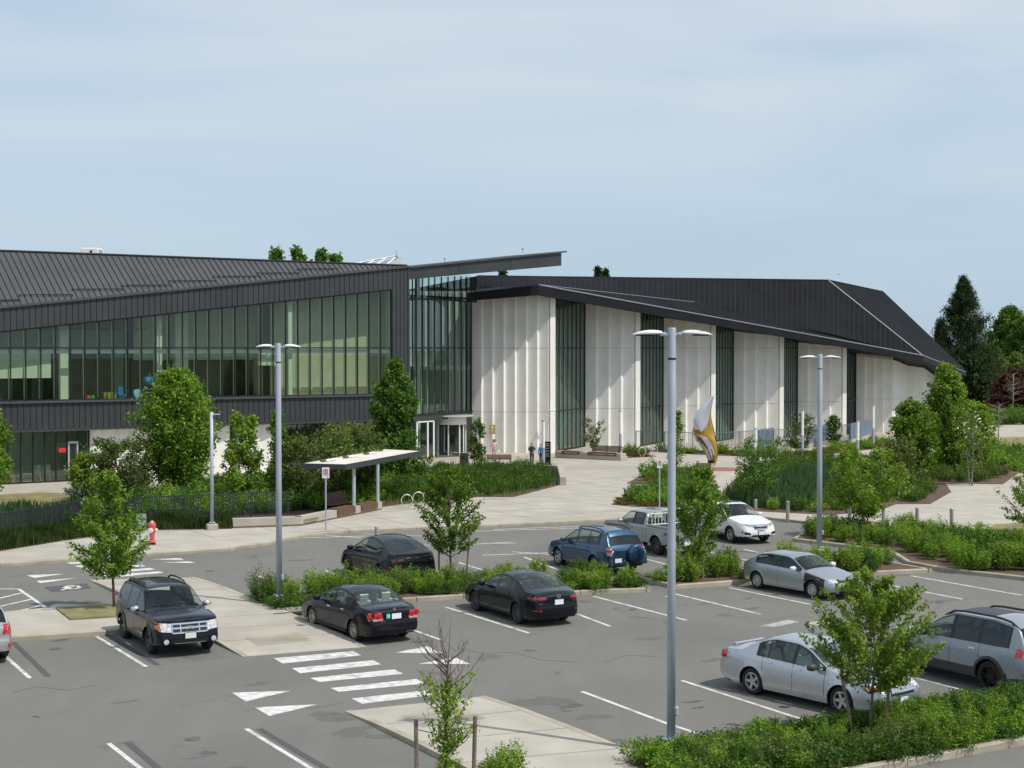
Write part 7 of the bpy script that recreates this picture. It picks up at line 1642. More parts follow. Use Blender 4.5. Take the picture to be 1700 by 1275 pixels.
# low ground cover along the hall wall and ramp
for k, (px, lab) in enumerate([([(1035, 762), (1034, 750), (1060, 748), (1110, 752), (1180, 756), (1290, 760), (1290, 752), (1200, 749.5), (1060, 747), (1034, 749), ], 0), ([(1290, 765), (1330, 758), (1400, 752), (1480, 742), (1490, 734), (1450, 730), (1400, 742), (1330, 751), (1290, 756)], 0), ([(1034, 761), (1090, 758), (1060, 750), (1036, 749)], 0)]):
    w = Pp(px, PZ); sheet('garden_soil', w, PZ + .02, M['soil']); fill(w, PZ, 1.0, SH4 + SH3[3:], 'ground_cover', ['low yellowish ground cover at the foot of the first ramp railing', 'low yellowish ground cover in front of the blue grey ramp panels', 'small patch of low ground cover right of the wall benches'][k], 'ground cover along the hall', margin=.2, seed=40 + k, mass=True, smin=.5, smax=.8)
# far right: lawn, path, bushes
w = Pp([(1650, 741), (1662, 727), (1790, 722), (1790, 790), (1700, 760)], PZ); sheet('lawn', w, PZ + .03, M['lawn2'])
w = Pp([(1560, 770), (1600, 745), (1650, 742), (1720, 760), (1760, 790), (1690, 785), (1640, 775)], PZ); sheet('garden_soil', w, PZ + .02, M['soil'])
fill(w, PZ, 1.5, SH3, 'shrubbery', 'dark bushes between the pale path and the right hedge', 'bushes below the pale path', margin=.4, seed=51, mass=True, smin=.8, smax=1.2)
w = Pp([(1540, 740), (1600, 712), (1640, 706), (1800, 704), (1800, 690), (1600, 694), (1520, 725)], PZ); sheet('garden_soil', w, PZ + .02, M['lawn'])
fill(w, PZ, 2.0, SH3 + SH4, 'shrubbery', 'bushes on the slope beyond the pale path', 'bushes beyond the pale path', margin=.4, seed=52, mass=True, smin=1.1, smax=1.7, cond=visx)
w = Pp([(1636, 884), (1650, 871), (1780, 862), (1790, 905), (1700, 892)], PZ); sheet('lawn', w, PZ + .02, M['lawn2'])
print('shrubs', NSH[0])
# ================================================================ STREET FURNITURE
def lamp_post(px, pyb, pytop, r, heads, label, zb=0.0, headlen=.6, slope=0):
    p = P(px, pyb, zb); H = Hz(pytop, p.y) - zb; t = thing('lamp_post', label, 'street lamp', (p.x, p.y, zb), 0, 'grey parking lot lamp posts')
    MB().bbox((0, 0, .12), (.5, .5, .3), rad(30), .04).build('concrete_footing', M['kerb'], t)
    m = MB(); m.bbox((0, 0, .3), (.34, .34, .08), rad(30), .02)
    for a in range(4): an = rad(30 + 45 + 90 * a); m.lathe([(.02, .3), (.02, .38)], (.18 * math.cos(an), .18 * math.sin(an), 0), 6)
    m.build('base_plate', M['galv'], t)
    MB().lathe([(r * 1.06, .3), (r * 1.0, H * .5), (r * .93, H - .02), (r * .85, H), (.001, H)], n=24).build('pole', M['galv'], t, smooth=True)
    MB().lathe([(r * .98, H * .925), (r * .98, H * .93)], n=24).build('band', M['rubber'], t)
    MB().bbox((r + .02, -.03, .9), (.09, .12, .2), 0, .03).build('hand_hole_cover', M['galv'], t)
    for sg in (1, -1):
        zz = H - .13 * headlen / .6
        arm = MB(); arm.tube([(sg * r * .5, 0, zz - .02), (sg * (r + .12), 0, zz + .0)], .035, 8); arm.bbox((sg * (r + .10), 0, zz), (.14, .12, .08), 0, .02)
        L_ = headlen; v = []; n = 12; rings = 9
        for k in range(rings + 1):
            f = k / rings; w = .13 * math.sin(math.pi * min(1, f * .78 + .17)) ** .7; hh = .075 * math.sin(math.pi * min(.999, f * .8 + .18)) ** .8
            for q in range(n):
                a = 2 * math.pi * q / n; v.append((sg * (r + .12 + L_ * f), w * math.cos(a), zz + .02 + hh * (math.sin(a) if math.sin(a) > 0 else math.sin(a) * .3) - .03 * f * f))
        h = MB(); h.add(v, [(k * n + q, k * n + (q + 1) % n, (k + 1) * n + (q + 1) % n, (k + 1) * n + q) for k in range(rings) for q in range(n)] + [tuple(range(n)), tuple(range(rings * n + n - 1, rings * n - 1, -1))])
        ho = h.build('lamp_head', M['lampw'], t, smooth=True); arm.build('arm', M['galv'], ho)
        MB().box((sg * (r + .12 + L_ * .6), 0, zz - .02), (L_ * .5, .15, .02)).build('lens', M['black'], ho)
        if headlen > .55 and sg == 1:
            m = MB()
            for k in range(6): m.box((sg * (r + .32 + .045 * k), -.085, zz + .065), (.02, .02, .012))
            m.build('vent_slots', M['black'], ho)
    return t
lamp_post(1114, 1252, 544, .084, 2, 'tallest and nearest grey lamp post with two flat heads in front of the white walls', .1, .62)
lamp_post(463.5, 1004, 570, .092, 2, 'grey twin headed lamp post at the left end of the first bed', .1, .52)
lamp_post(1360, 921, 588, .10, 2, 'grey twin headed lamp post rising from the right road island', .1, .62)
p = P(352, 879, PZ); H = Hz(684, p.y) - PZ; t = thing('lamp_post', 'slim grey lamp post with one short arm beside the railing', 'street lamp', (p.x, p.y, PZ))
MB().bbox((0, 0, .12), (.5, .5, .3), rad(20), .04).build('concrete_footing', M['kerb'], t); MB().lathe([(.085, .25), (.075, H), (.001, H)], n=16).build('pole', M['galv'], t, smooth=True); MB().bbox((0, 0, .32), (.26, .26, .06), 0, .02).build('base_plate', M['galv'], t)
h = MB(); h.tube([(0, 0, H - .12), (.12, 0, H - .12)], .03, 6); h.bbox((.24, 0, H - .11), (.3, .2, .05), 0, .02); h.build('lamp_head', M['galv'], t)
for px, yb, yt, lab in ((902, 781, 697, 'white topped light column beside the black sign pylon'), (1030, 752, 681, 'light column at the right end of the wall benches'), (1332, 758, 680, 'light column between the first ramp panels'), (1424, 757, 698, 'light column below the last ramp panel'), (1449.5, 743, 672, 'furthest light column at the right end of the ramp'), (1254, 768, 711, 'light column mostly hidden behind the multi stemmed tree')):
    p = P(px, yb, PZ); H = Hz(yt, p.y) - PZ; t = thing('light_column', lab, 'light column', (p.x, p.y, PZ), 0, 'slender light columns on the plaza'); r = .11
    MB().lathe([(.16, 0), (.16, .08), (r, .1), (r, H * .45)], n=16).build('shaft', M['galv'], t); MB().lathe([(r * .92, H * .45), (r * .92, H * .97)], n=16).build('diffuser', M['tubelit'], t); MB().lathe([(r * 1.02, H * .97), (r * 1.02, H)], n=16).build('cap', M['galv'], t)
for px, yb, yt, lab in ((1254.7, 846, 829, 'first bollard from the left, just right of the white SUV'), (1307.6, 863.5, 832, 'second bollard from the left beside the iris bed'), (1411, 868, 838, 'bollard partly hidden by the twin trunked tree, left one'), (1466.5, 872, 844, 'bollard just right of the twin trunked tree'), (1522.6, 875, 842.5, 'second bollard from the right on the plaza edge'), (1579.7, 877.5, 844, 'rightmost bollard on the plaza edge'), (625, 886, 874, 'short post at the kerb above the black crossover')):
    p = P(px, yb, PZ); H = Hz(yt, p.y) - PZ; tag(MB().lathe([(.085, -.05), (.085, H - .02), (.07, H), (.001, H)], n=16).build('bollard', M['bollard'], loc=(p.x, p.y, PZ), smooth=False), lab, 'bollard', 'grey bollards at the plaza edge')
# signs
def text_obj(txt, size, mt, parent, loc, align='CENTER'):
    cu = bpy.data.curves.new('lettering', 'FONT'); cu.body = txt; cu.size = size; cu.extrude = .002; cu.align_x = align
    me = text_mesh(cu, mt); o = bpy.data.objects.new('lettering', me); COL.objects.link(o); o.parent = parent; o.location = loc; o.rotation_euler = (math.pi / 2, 0, 0); return o
def no_stopping(px, yb, y0, y1, w_px, label, txt, zb=PZ):
    p = P(px, yb, zb); z1 = Hz(y0, p.y) - zb; z0 = Hz(y1, p.y) - zb; w = w_px * p.y / F; t = thing('no_stopping_sign', label, 'sign', (p.x, p.y, zb), rad(4), 'no stopping signs')
    MB().tube([(0, .03, -.1), (0, .03, z1 - .05)], .035, 8).build('post', M['galv'], t)
    MB().bbox((0, 0, (z0 + z1) / 2), (w, .012, z1 - z0), 0, .005).build('plate', M['signw'], t)
    r = w * .30; c = Vector((0, -.012, z1 - w * .52)); m = MB(); m.tube([c + Vector((r * math.cos(a), 0, r * math.sin(a))) for a in [2 * math.pi * k / 20 for k in range(21)]], r * .16, 5); m.tube([c + Vector((-r * .7, 0, r * .7)), c + Vector((r * .7, 0, -r * .7))], r * .13, 5); m.build('prohibition_ring', M['signred'], t)
    text_obj(txt[0], r * 1.4, M['signblk'], t, (0, -.009, c.z - r * .5))
    for k, s_ in enumerate(txt[1:]): text_obj(s_, w * .20, M['signblk'], t, (0, -.009, z0 + (z1 - z0) * (.36 - .14 * k)))
    m = MB(); m.slab([(w * .25, -.012, z0 + .05), (w * .40, -.012, z0 + .08), (w * .25, -.012, z0 + .11)], (0, .004, 0)); m.build('arrow', M['signblk'], t)
no_stopping(541, 880, 776, 794, 12, 'white no stopping sign on a thin post in front of the shelter roof', ('P', 'LOADING', 'ZONE'))
no_stopping(1095, 845, 763, 777, 8.5, 'white no stopping sign on a thin post left of the tallest lamp post', ('P', 'LOADING', 'ZONE'))
p = P(233, 942, .02); t = thing('road_sign', 'grey sign seen from behind on a post beside the hydrant', 'sign', (p.x, p.y, 0), rad(-20)); z1 = Hz(853, p.y); z0 = Hz(879, p.y)
MB().tube([(0, 0, -.1), (0, 0, z1)], .045, 8).build('post', M['galv'], t); MB().bbox((.02, .06, (z0 + z1) / 2), (.42, .015, z1 - z0), 0, .006).build('plate', M['alu'], t); [MB().box((0, .04, zz), (.3, .03, .04)).build('bracket', M['galv'], t) for zz in (z0 + .06, z1 - .06)]
# hydrant
p = P(252.5, 904, PZ); t = thing('fire_hydrant', 'red fire hydrant with cream caps on the pavement', 'fire hydrant', (p.x, p.y, PZ), rad(-5)); H = Hz(865, p.y) - PZ; k = H / 1.05
MB().lathe([(.17 * k, 0), (.17 * k, .05 * k), (.10 * k, .08 * k), (.10 * k, .12 * k)], n=18).build('foot_flange', M['black'], t)
MB().lathe([(.16 * k, .1 * k), (.16 * k, .15 * k), (.115 * k, .19 * k), (.12 * k, .55 * k), (.17 * k, .62 * k), (.175 * k, .85 * k), (.18 * k, .90 * k), (.15 * k, .97 * k), (.08 * k, 1.0 * k)], n=22).build('barrel', M['redpaint'], t, smooth=False)
MB().lathe([(.08 * k, .97 * k), (.075 * k, 1.05 * k), (.001, 1.05 * k)], n=5).build('operating_nut', M['cream'], t)
MB().lathe([(.001, -.27 * k), (.09 * k, -.27 * k), (.11 * k, -.25 * k), (.11 * k, -.14 * k), (.001, -.1)], (0, 0, .64 * k), 16, 'Y').build('pumper_cap', M['cream'], t)
for sg in (1, -1):
    m = MB(); m.tube([(sg * .12 * k, 0, .66 * k), (sg * .2 * k, 0, .66 * k), (sg * .21 * k, 0, .66 * k), (sg * .26 * k, 0, .66 * k)], [.06 * k, .065 * k, .08 * k, .03 * k], 10); m.build('hose_cap', M['cream'], t)
# railings
def railing(name, label, cat, pts, H, m_, zb, post=2.2, step=.12, bar_r=.012, top_r=.03, z0=.08, group=None):
    t = thing(name, label, cat, (pts[0].x, pts[0].y, zb), 0, group); O = Vector((pts[0].x, pts[0].y, 0)); tp = MB(); bars = MB()
    for A, B_ in zip(pts[:-1], pts[1:]):
        A = A - O; B_ = B_ - O; A.z = B_.z = 0; L_ = (B_ - A).length; n = max(1, round(L_ / post)); up = Vector((0, 0, 1))
        tp = MB(); rz = math.atan2((B_ - A).y, (B_ - A).x); c = (A + B_) / 2; tp.box((c.x, c.y, H), (L_ + .05, .06, .05), rz); tp.build('top_rail', m_, t); tp = MB(); tp.box((c.x, c.y, z0), (L_, .03, .04), rz); tp.build('bottom_rail', m_, t)
        for k in range(n + 1): q = A + (B_ - A) * (k / n); MB().box((q.x, q.y, H / 2), (.06, .06, H), rz).build('post', m_, t)
        nb = int(L_ / step)
        for k in range(1, nb): q = A + (B_ - A) * (k / nb); bars.box((q.x, q.y, (H + z0) / 2), (bar_r * 2, bar_r * 2, H - z0), rz)
    o = bars.build('balusters', m_, t, fix=False); o['kind'] = 'stuff'; return t
railing('railing', 'dark metal railing climbing from the left edge in front of the dry lawn', 'railing', [P(-70, 908, PZ), P(0, 896, PZ), P(145, 870, PZ), P(222, 869, PZ)], 1.12, M['fence'], PZ, 1.9, .11, .014)
railing('railing', 'dark metal railing above the tall grass between hydrant and shelter', 'railing', [P(226, 868, PZ), P(478, 856.5, PZ)], 1.15, M['fence'], PZ + .05, 1.75, .11, .013)
# low concrete seat wall with lettering and benches
wl = [P(387, 877, PZ), P(501, 873, PZ), P(634, 846, PZ)]; t = thing('seat_wall', 'low concrete seat wall with metal lettering in front of the garden', 'wall', (wl[1].x, wl[1].y, PZ)); O = Vector((wl[1].x, wl[1].y, PZ))
for i, (A, B_) in enumerate(zip(wl[:-1], wl[1:])):
    nrm = (B_ - A).normalized(); nb = Vector((-nrm.y, nrm.x, 0)); q = [A - O, B_ - O, B_ - O + nb * .45, A - O + nb * .45]; hA = .42
    MB().prism([(p.x, p.y) for p in q], 0, hA).build('wall_segment', M['concrete'], t); q = [A - O + nb * .06, B_ - O + nb * .06, B_ - O + nb * .1, A - O + nb * .1]
    MB().slab([A - O - nb * .012 + Vector((0, 0, .02)), B_ - O - nb * .012 + Vector((0, 0, .02)), B_ - O - nb * .012 + Vector((0, 0, .075)), A - O - nb * .012 + Vector((0, 0, .075))], nb * .02).build('base_strip', M['wood'], t)  # thin brown strip along the foot of the wall face
d2 = (wl[2] - wl[1]).normalized(); n2 = Vector((-d2.y, d2.x, 0)); rz2 = math.atan2(d2.y, d2.x); Lw = (wl[2] - wl[1]).length
gl = MB(); rr = random.Random(3)   # small metal letters, too far to read
for row, (z, hh) in enumerate(((.22, .11), (.10, .05))):
    x = .15
    for k in range(14 if row == 0 else 20):
        w_ = .08 if row == 0 else .05; c = wl[1] - O + d2 * x - n2 * .012
        gl.box((c.x, c.y, z), (.015, .012, hh), rz2); c2 = c + d2 * w_ * .35; gl.box((c2.x, c2.y, z + (hh * .4 if k % 3 else -hh * .4)), (w_ * .6, .012, .012), rz2)
        if k % 2: c3 = c + d2 * w_ * .62; gl.box((c3.x, c3.y, z), (.012, .012, hh * (.9 if k % 4 else .5)), rz2)
        x += w_ * 1.25
gl.build('metal_lettering', mat('aged_brass', (.26, .19, .11), (.34, .26, .16), 6, .5, .4), t)['kind'] = 'stuff'
def wood_bench_on(parent_label, a0, a1, back, nm='bench', lab=''):
    A = wl[1] + d2 * a0; B_ = wl[1] + d2 * a1; c = (A + B_) / 2; tt = thing(nm, lab, 'bench', (c.x, c.y, PZ), rz2)
    L_ = a1 - a0
    for k in range(5): MB().box((0, .04 + k * .1, .455), (L_, .085, .05)).build('seat_slat', M['wood'], tt)
    for k in range(4): MB().box((0, -.035, .17 + k * .075), (L_, .04, .065)).build('front_slat', M['wood'], tt)
    if back:
        for k in range(6): MB().box((0, .50 + k * .02, .56 + k * .085), (L_, .04, .07)).build('back_slat', M['wood'], tt)
        for x in (-L_ / 2 + .15, L_ / 2 - .15): MB().box((x, .58, .7), (.06, .05, .6)).build('back_support', M['fence'], tt)
        MB().box((-.1, .15, .56), (.04, .3, .18)).build('armrest', M['alu'], tt)
f_ = lambda px, py: (P(px, py, PZ) - wl[1]).dot(d2)
wood_bench_on('', f_(556, 861), f_(587, 855), False, lab='wooden seat without back set into the wall under the shelter, nearer one')
wood_bench_on('', f_(596.5, 853), f_(625, 847.5), False, lab='wooden seat without back set into the wall at the right end of the shelter')
A = P(541, 852, PZ); B_ = P(575, 845, PZ); c = (A + B_) / 2; tt = thing('bench', 'wooden bench back standing behind the wall at the sign post', 'bench', (c.x, c.y, PZ), rz2); L_ = (B_ - A).length
for k in range(7): MB().box((0, k * .02, .45 + k * .08), (L_, .04, .065)).build('back_slat', M['wood'], tt)
for k in range(4): MB().box((0, -.1 - k * .1, .42), (L_, .085, .04)).build('seat_slat', M['wood'], tt)
for x in (-L_ / 2 + .2, L_ / 2 - .2): MB().box((x, .08, .5), (.06, .05, 1.0)).build('support', M['fence'], tt)
# shelter
n0, n1, n2_, n3 = D(574.5, 771, 74.8), D(701, 748, 84.9), D(634, 745, 86.4), D(500, 769, 75.5)
zr = (n0.z + n1.z) / 2; cs = (n0 + n1 + n2_ + n3) / 4; t = thing('shelter', 'flat roofed shelter with a pale roof and dark fascia on two steel posts', 'shelter', (cs.x, cs.y, PZ)); O = Vector((cs.x, cs.y, PZ))
cor = [Vector((p.x, p.y, zr)) - O for p in (n0, n1, n2_, n3)]
for a, c in zip(cor, cor[1:] + cor[:1]):
    dd = (c - a).normalized(); nn = Vector((-dd.y, dd.x, 0)); MB().slab([a - Vector((0, 0, .27)) + dd * .002, c - Vector((0, 0, .27)) - dd * .002, c - dd * .002, a + dd * .002], nn * .06).build('fascia', M['clad'], t)
q = [cor[0] * .985, cor[1] * .985, cor[2] * .985, cor[3] * .985]
MB().prism([(p.x, p.y) for p in q], cor[0].z - .2, cor[0].z - .015).build('roof_slab', mat('roof_membrane', (.62, .58, .50), (.70, .67, .60), .9, .8, 0, .1, 20, c3=(.45, .41, .33), c3scale=.5, c3amt=.5), t)
for f, g in ((.12, .75), (.36, .7), (.62, .7)):
    c = L3(L3(cor[0], cor[1], f), L3(cor[3], cor[2], f), g); c.z = cor[0].z; MB().bbox((c.x, c.y, c.z + .06), (.3, .2, .1), rad(60), .02).build('roof_block', M['wood'], t)
    c2 = L3(L3(cor[0], cor[1], f + .07), L3(cor[3], cor[2], f + .07), g); MB().bbox((c2.x, c2.y, c.z + .03), (1.2, .35, .04), rad(70), .01).build('roof_pad', M['whitepaint'], t)
for px, py in ((583, 840), (621, 832)):
    dd = wl[1] + d2 * f_(px, py + 13) + n2 * .3; q = dd - O; MB().lathe([(.09, .3), (.09, cor[0].z - .2)], (q.x, q.y, 0), 14).build('post', M['galv'], t)
# bike racks
for px, py, lab in ((675.5, 844.5, 'ring bicycle stand nearest the shelter wall'), (694.6, 840, 'ring bicycle stand between the other two by the shelter'), (711.5, 836.5, 'ring bicycle stand half hidden by the staked young tree'), (1066, 759, 'first ring bicycle stand before the ramp railing'), (1077, 757, 'second ring bicycle stand before the ramp railing'), (1086, 755.5, 'third ring bicycle stand before the ramp railing')):
    p = P(px, py, PZ); r = .30; m = MB(); m.tube([(r * math.cos(a), 0, .13 + r + r * math.sin(a)) for a in [rad(-60 + 300 * k / 22) for k in range(23)]], .024, 8); m.tube([(r * .5, 0, .17), (.10, 0, .12), (.09, 0, 0)], .024, 8, False); m.tube([(r * math.cos(rad(240)), 0, .13 + r + r * math.sin(rad(240))), (-.10, 0, .12), (-.09, 0, 0)], .024, 8, False)
    tag(m.build('bicycle_stand', M['alu'], loc=(p.x, p.y, PZ), rz=rad(20), smooth=True), lab, 'bicycle stand', 'ring shaped bicycle stands')
# plaza wall, bench, bin, pylon
A = P(806, 780, PZ); B_ = P(925, 786, PZ); C_ = P(930, 806, PZ); dd = (B_ - A).normalized(); nn = Vector((-dd.y, dd.x, 0))
t = thing('retaining_wall', 'low pale concrete wall behind and beside the plaza hedge', 'wall', (B_.x, B_.y, PZ)); O = Vector((B_.x, B_.y, PZ))
q = [A - O, B_ - O, B_ - O + nn * .4, A - O + nn * .4]; MB().prism([(p.x, p.y) for p in q], 0, .5).build('wall_segment', M['concrete'], t)
d3 = (C_ - B_).normalized(); n3_ = Vector((-d3.y, d3.x, 0)); q = [B_ - O + d3 * .002, C_ - O, C_ - O - n3_ * -.35, B_ - O - n3_ * -.35 + d3 * .002]; MB().prism([(p.x, p.y) for p in q], 0, .5).build('wall_segment', M['concrete'], t)
def slat_bench(px0, px1, py, label, back_h=.8, to_cam=True, scale=1):
    A = P(px0, py, PZ); B_ = P(px1, py, PZ); c = (A + B_) / 2; L_ = (B_ - A).length; t = thing('bench', label, 'bench', (c.x, c.y, PZ), 0)
    for k in range(5): MB().box((0, .1 + .1 * k, .42), (L_, .085, .04)).build('seat_slat', M['wood'], t)
    for k in range(5): MB().box((0, -.02 - .015 * k, .42 + .075 * k), (L_, .035, .06)).build('back_slat', M['wood'], t)
    for x in (-L_ / 2 + .08, 0, L_ / 2 - .08):
        m = MB(); m.box((x, .25, .2), (.05, .5, .4)); m.box((x, -.0, .4), (.05, .05, .72)); m.build('frame', M['fence'], t)
    return t
b1 = slat_bench(808, 849, 772, 'dark slatted bench with its back to the camera in front of the white wall')
b2 = slat_bench(1155, 1180, 787.5, 'dark slatted bench between the tallest lamp post and the sculpture')
p = P(770.5, 779, PZ); t = thing('litter_bin', 'dark square litter bin beside the small staked tree', 'bin', (p.x, p.y, PZ), rad(10)); MB().bbox((0, 0, .5), (.56, .5, 1.0), 0, .03).build('casing', M['clad'], t); MB().bbox((0, 0, 1.06), (.6, .54, .08), 0, .03).build('lid', M['fence'], t); MB().box((-.1, -.262, .86), (.26, .02, .16)).build('opening', M['trim'], t); MB().box((0, -.262, .4), (.46, .02, .62)).build('door', M['fence'], t)
p = P(909, 779, PZ); H = Hz(733, p.y) - PZ; t = thing('sign_pylon', 'black wayfinding pylon with small white pictograms on the plaza', 'sign', (p.x, p.y, PZ), rad(-12)); MB().bbox((0, 0, H / 2), (.42, .16, H), 0, .01).build('panel', M['black'], t); MB().bbox((0, 0, .03), (.5, .3, .06), 0, .01).build('base_plate', M['fence'], t)
m = MB()
for k, z in enumerate((.92, .85, .76, .66, .56, .48)): m.box((-.08, -.083, H * z), (.06, .004, .06)); m.box((.06, -.083, H * z), (.14, .004, .025))
m.build('pictograms', M['signw'], t)['kind'] = 'stuff'
# wall benches in front of the first glass bay
A = P(921, 760, PZ); B_ = P(1031, 765, PZ); dd = (B_ - A).normalized(); nn = Vector((-dd.y, dd.x, 0)); L_ = (B_ - A).length; rz = math.atan2(dd.y, dd.x)
t = thing('seat_wall', 'long pale concrete plinth under two wooden seats at the first glass bay', 'wall', (A.x, A.y, PZ), rz)
MB().bbox((L_ / 2, .5, .16), (L_, 1.0, .32), 0, .03).build('plinth', M['concrete'], t)
for x in (.25, L_ * .42, L_ - .3): MB().bbox((x, .45, .42), (.5 if x != L_ * .42 else .9, .9, .2), 0, .02).build('block', M['concrete'], t)
for x0, x1, bk, lab in ((.10, .38, 0, 'low wooden seat without back at the left of the long plinth'), (.50, .93, 1, 'wooden seat with tall slatted back at the right of the long plinth')):
    c = A + dd * L_ * (x0 + x1) / 2; w_ = L_ * (x1 - x0); tt = thing('bench', lab, 'bench', (c.x, c.y, PZ + .32), rz)
    for k in range(5): MB().box((0, .05 + .12 * k, .2), (w_, .1, .05)).build('seat_slat', M['wood'], tt)
    for k in range(2): MB().box((0, -.02, .05 + .1 * k), (w_, .03, .08)).build('front_slat', M['wood'], tt)
    if bk:
        for k in range(5): MB().box((0, .68 + .02 * k, .3 + .09 * k), (w_, .04, .075)).build('back_slat', M['wood'], tt)
        for x in (-w_ / 2 + .2, 0, w_ / 2 - .2): MB().box((x, .76, .38), (.05, .05, .7)).build('support', M['fence'], tt)
# ramp railing and blue grey panels
rp = [P(1056, 749, PZ), P(1150, 752.5, PZ), P(1200, 752, PZ), P(1256, 748, PZ), P(1340, 743, PZ), P(1410, 735, PZ), P(1447, 726, PZ)]
railing('ramp_railing', 'light grey railing of thin upright bars along the hall ramp', 'railing', rp, 1.62, M['railing'], PZ, 2.4, .17, .013)
for x0, x1, y0, y1, t0, t1, lab in ((1256, 1281, 746, 743, 713.5, 709.5, 'blue grey solid panel at the left end of the ramp wall'), (1338, 1375, 743.5, 735, 710, 702, 'middle blue grey solid panel partly behind the right lamp post'), (1409, 1446.5, 735, 725, 703.5, 695, 'right blue grey solid panel of the ramp wall')):
    A = P(x0, y0 + 1, PZ); B_ = P(x1, y1 + 1, PZ); tt = thing('parapet_wall', lab, 'wall panel', (A.x, A.y, PZ), 0, 'blue grey panels of the ramp'); v = B_ - A; n_ = max(2, round(v.length / 1.5)); up0 = Hz(t0, A.y) - PZ - .35; up1 = Hz(t1, B_.y) - PZ - .35
    nn = Vector((v.y, -v.x, 0)).normalized() * .2
    for k in range(n_):
        a = v * (k / n_) + v.normalized() * .01 + nn; c = v * ((k + 1) / n_) - v.normalized() * .01 + nn
        MB().slab([a + Vector((0, 0, .35)), c + Vector((0, 0, .35)), c + Vector((0, 0, up1 + .35)), a + Vector((0, 0, up0 + .35))], -nn * .5).build('panel', M['bluepanel'], tt)
    MB().slab([Vector((0, 0, -.1)) + nn * 1.2, v + Vector((0, 0, -.1)) + nn * 1.2, v + Vector((0, 0, .34)) + nn * 1.2, Vector((0, 0, .34)) + nn * 1.2], -nn).build('plinth', M['concrete'], tt)
# ---------------------------------------------------------------- sculpture
Ysc = P(1181, 778, PZ).y; sct = D(1181, 778, Ysc); t = thing('sculpture', 'tall curved sculpture with a silver petal and a golden inner face on the plaza', 'sculpture', (sct.x, sct.y, PZ)); O = Vector((sct.x, sct.y, PZ))
def shell(nm, rows, mt, dy, bulge, th=.10, ncol=7, twist=0):
    V = []; R_ = len(rows)
    rows2 = []
    for a, c in zip(rows[:-1], rows[1:]):
        for k in range(3): f = k / 3; rows2.append(tuple(a[i] * (1 - f) + c[i] * f for i in range(3)))
    rows2.append(rows[-1]); rows = rows2; R_ = len(rows); sm = [rows[0]] + [tuple((rows[i - 1][k] + 2 * rows[i][k] + rows[i + 1][k]) / 4 for k in range(3)) for i in range(1, R_ - 1)] + [rows[-1]]
    for i, (y, xl, xr) in enumerate(sm):
        for j in range(ncol):
            f = j / (ncol - 1); px = 1040 + (xl + (xr - xl) * f) / 7.97; py = 640 + y / 7.97; p = D(px, py, Ysc) - O
            p.y += dy - bulge * (1 - (2 * f - 1) ** 2) + twist * (f - .5); V.append(p)
    N = len(V); V2 = V + [v + Vector((0, th, 0)) for v in V]; fs = []
    for i in range(R_ - 1):
        for j in range(ncol - 1):
            a = i * ncol + j; fs += [(a, a + ncol, a + ncol + 1, a + 1), (N + a, N + a + 1, N + a + ncol + 1, N + a + ncol)]
    edge = [j for j in range(ncol)] + [i * ncol + ncol - 1 for i in range(1, R_)] + [(R_ - 1) * ncol + j for j in range(ncol - 2, -1, -1)] + [i * ncol for i in range(R_ - 2, 0, -1)]
    for k in range(len(edge)): a, c = edge[k], edge[(k + 1) % len(edge)]; fs.append((a, c, N + c, N + a))
    return MB().add(V2, fs).build(nm, mt, t, smooth=False)
white_steel = mat('brushed_pale_steel', (.62, .64, .68), (.70, .72, .76), .8, .35, .35)
shell('silver_petal', [(142, 1100, 1152), (210, 1040, 1135), (300, 955, 1108), (380, 905, 1092), (450, 882, 1080), (520, 884, 1066), (570, 902, 1048), (600, 945, 1010), (612, 975, 985)], white_steel, -.32, .22)
shell('golden_core', [(142, 1148, 1158), (210, 1128, 1140), (300, 1095, 1112), (400, 1080, 1112), (480, 1062, 1122), (540, 880, 1140), (600, 885, 1150), (650, 950, 1165), (700, 1060, 1172), (760, 1105, 1190), (840, 1140, 1202), (900, 1158, 1205), (960, 1162, 1200), (1030, 1150, 1178), (1085, 1115, 1140)], M['gold'], -.05, .06, .12)
shell('mirror_petal', [(585, 860, 884), (640, 878, 960), (690, 900, 1075), (740, 925, 1108), (800, 975, 1135), (860, 1025, 1150), (920, 1050, 1162), (980, 1070, 1160), (1015, 1072, 1150)], mat('mirror_bronze', (.62, .58, .50), (.40, .30, .26), 1.2, .12, .9, obj=True), -.22, .25)
shell('dark_band', [(985, 1072, 1162), (1018, 1072, 1152)], M['black'], -.30, .2, .1); shell('white_foot', [(1019, 1072, 1150), (1050, 1062, 1142), (1088, 1052, 1128)], M['whitepaint'], -.24, .1, .3)
shell('dark_edge', [(150, 1154, 1160), (260, 1122, 1134), (340, 1108, 1120), (440, 1112, 1124), (560, 1140, 1154), (680, 1168, 1182), (780, 1190, 1204), (880, 1200, 1212), (960, 1195, 1208), (1040, 1165, 1182), (1090, 1130, 1142)], M['black'], .06, .0, .12, 3)
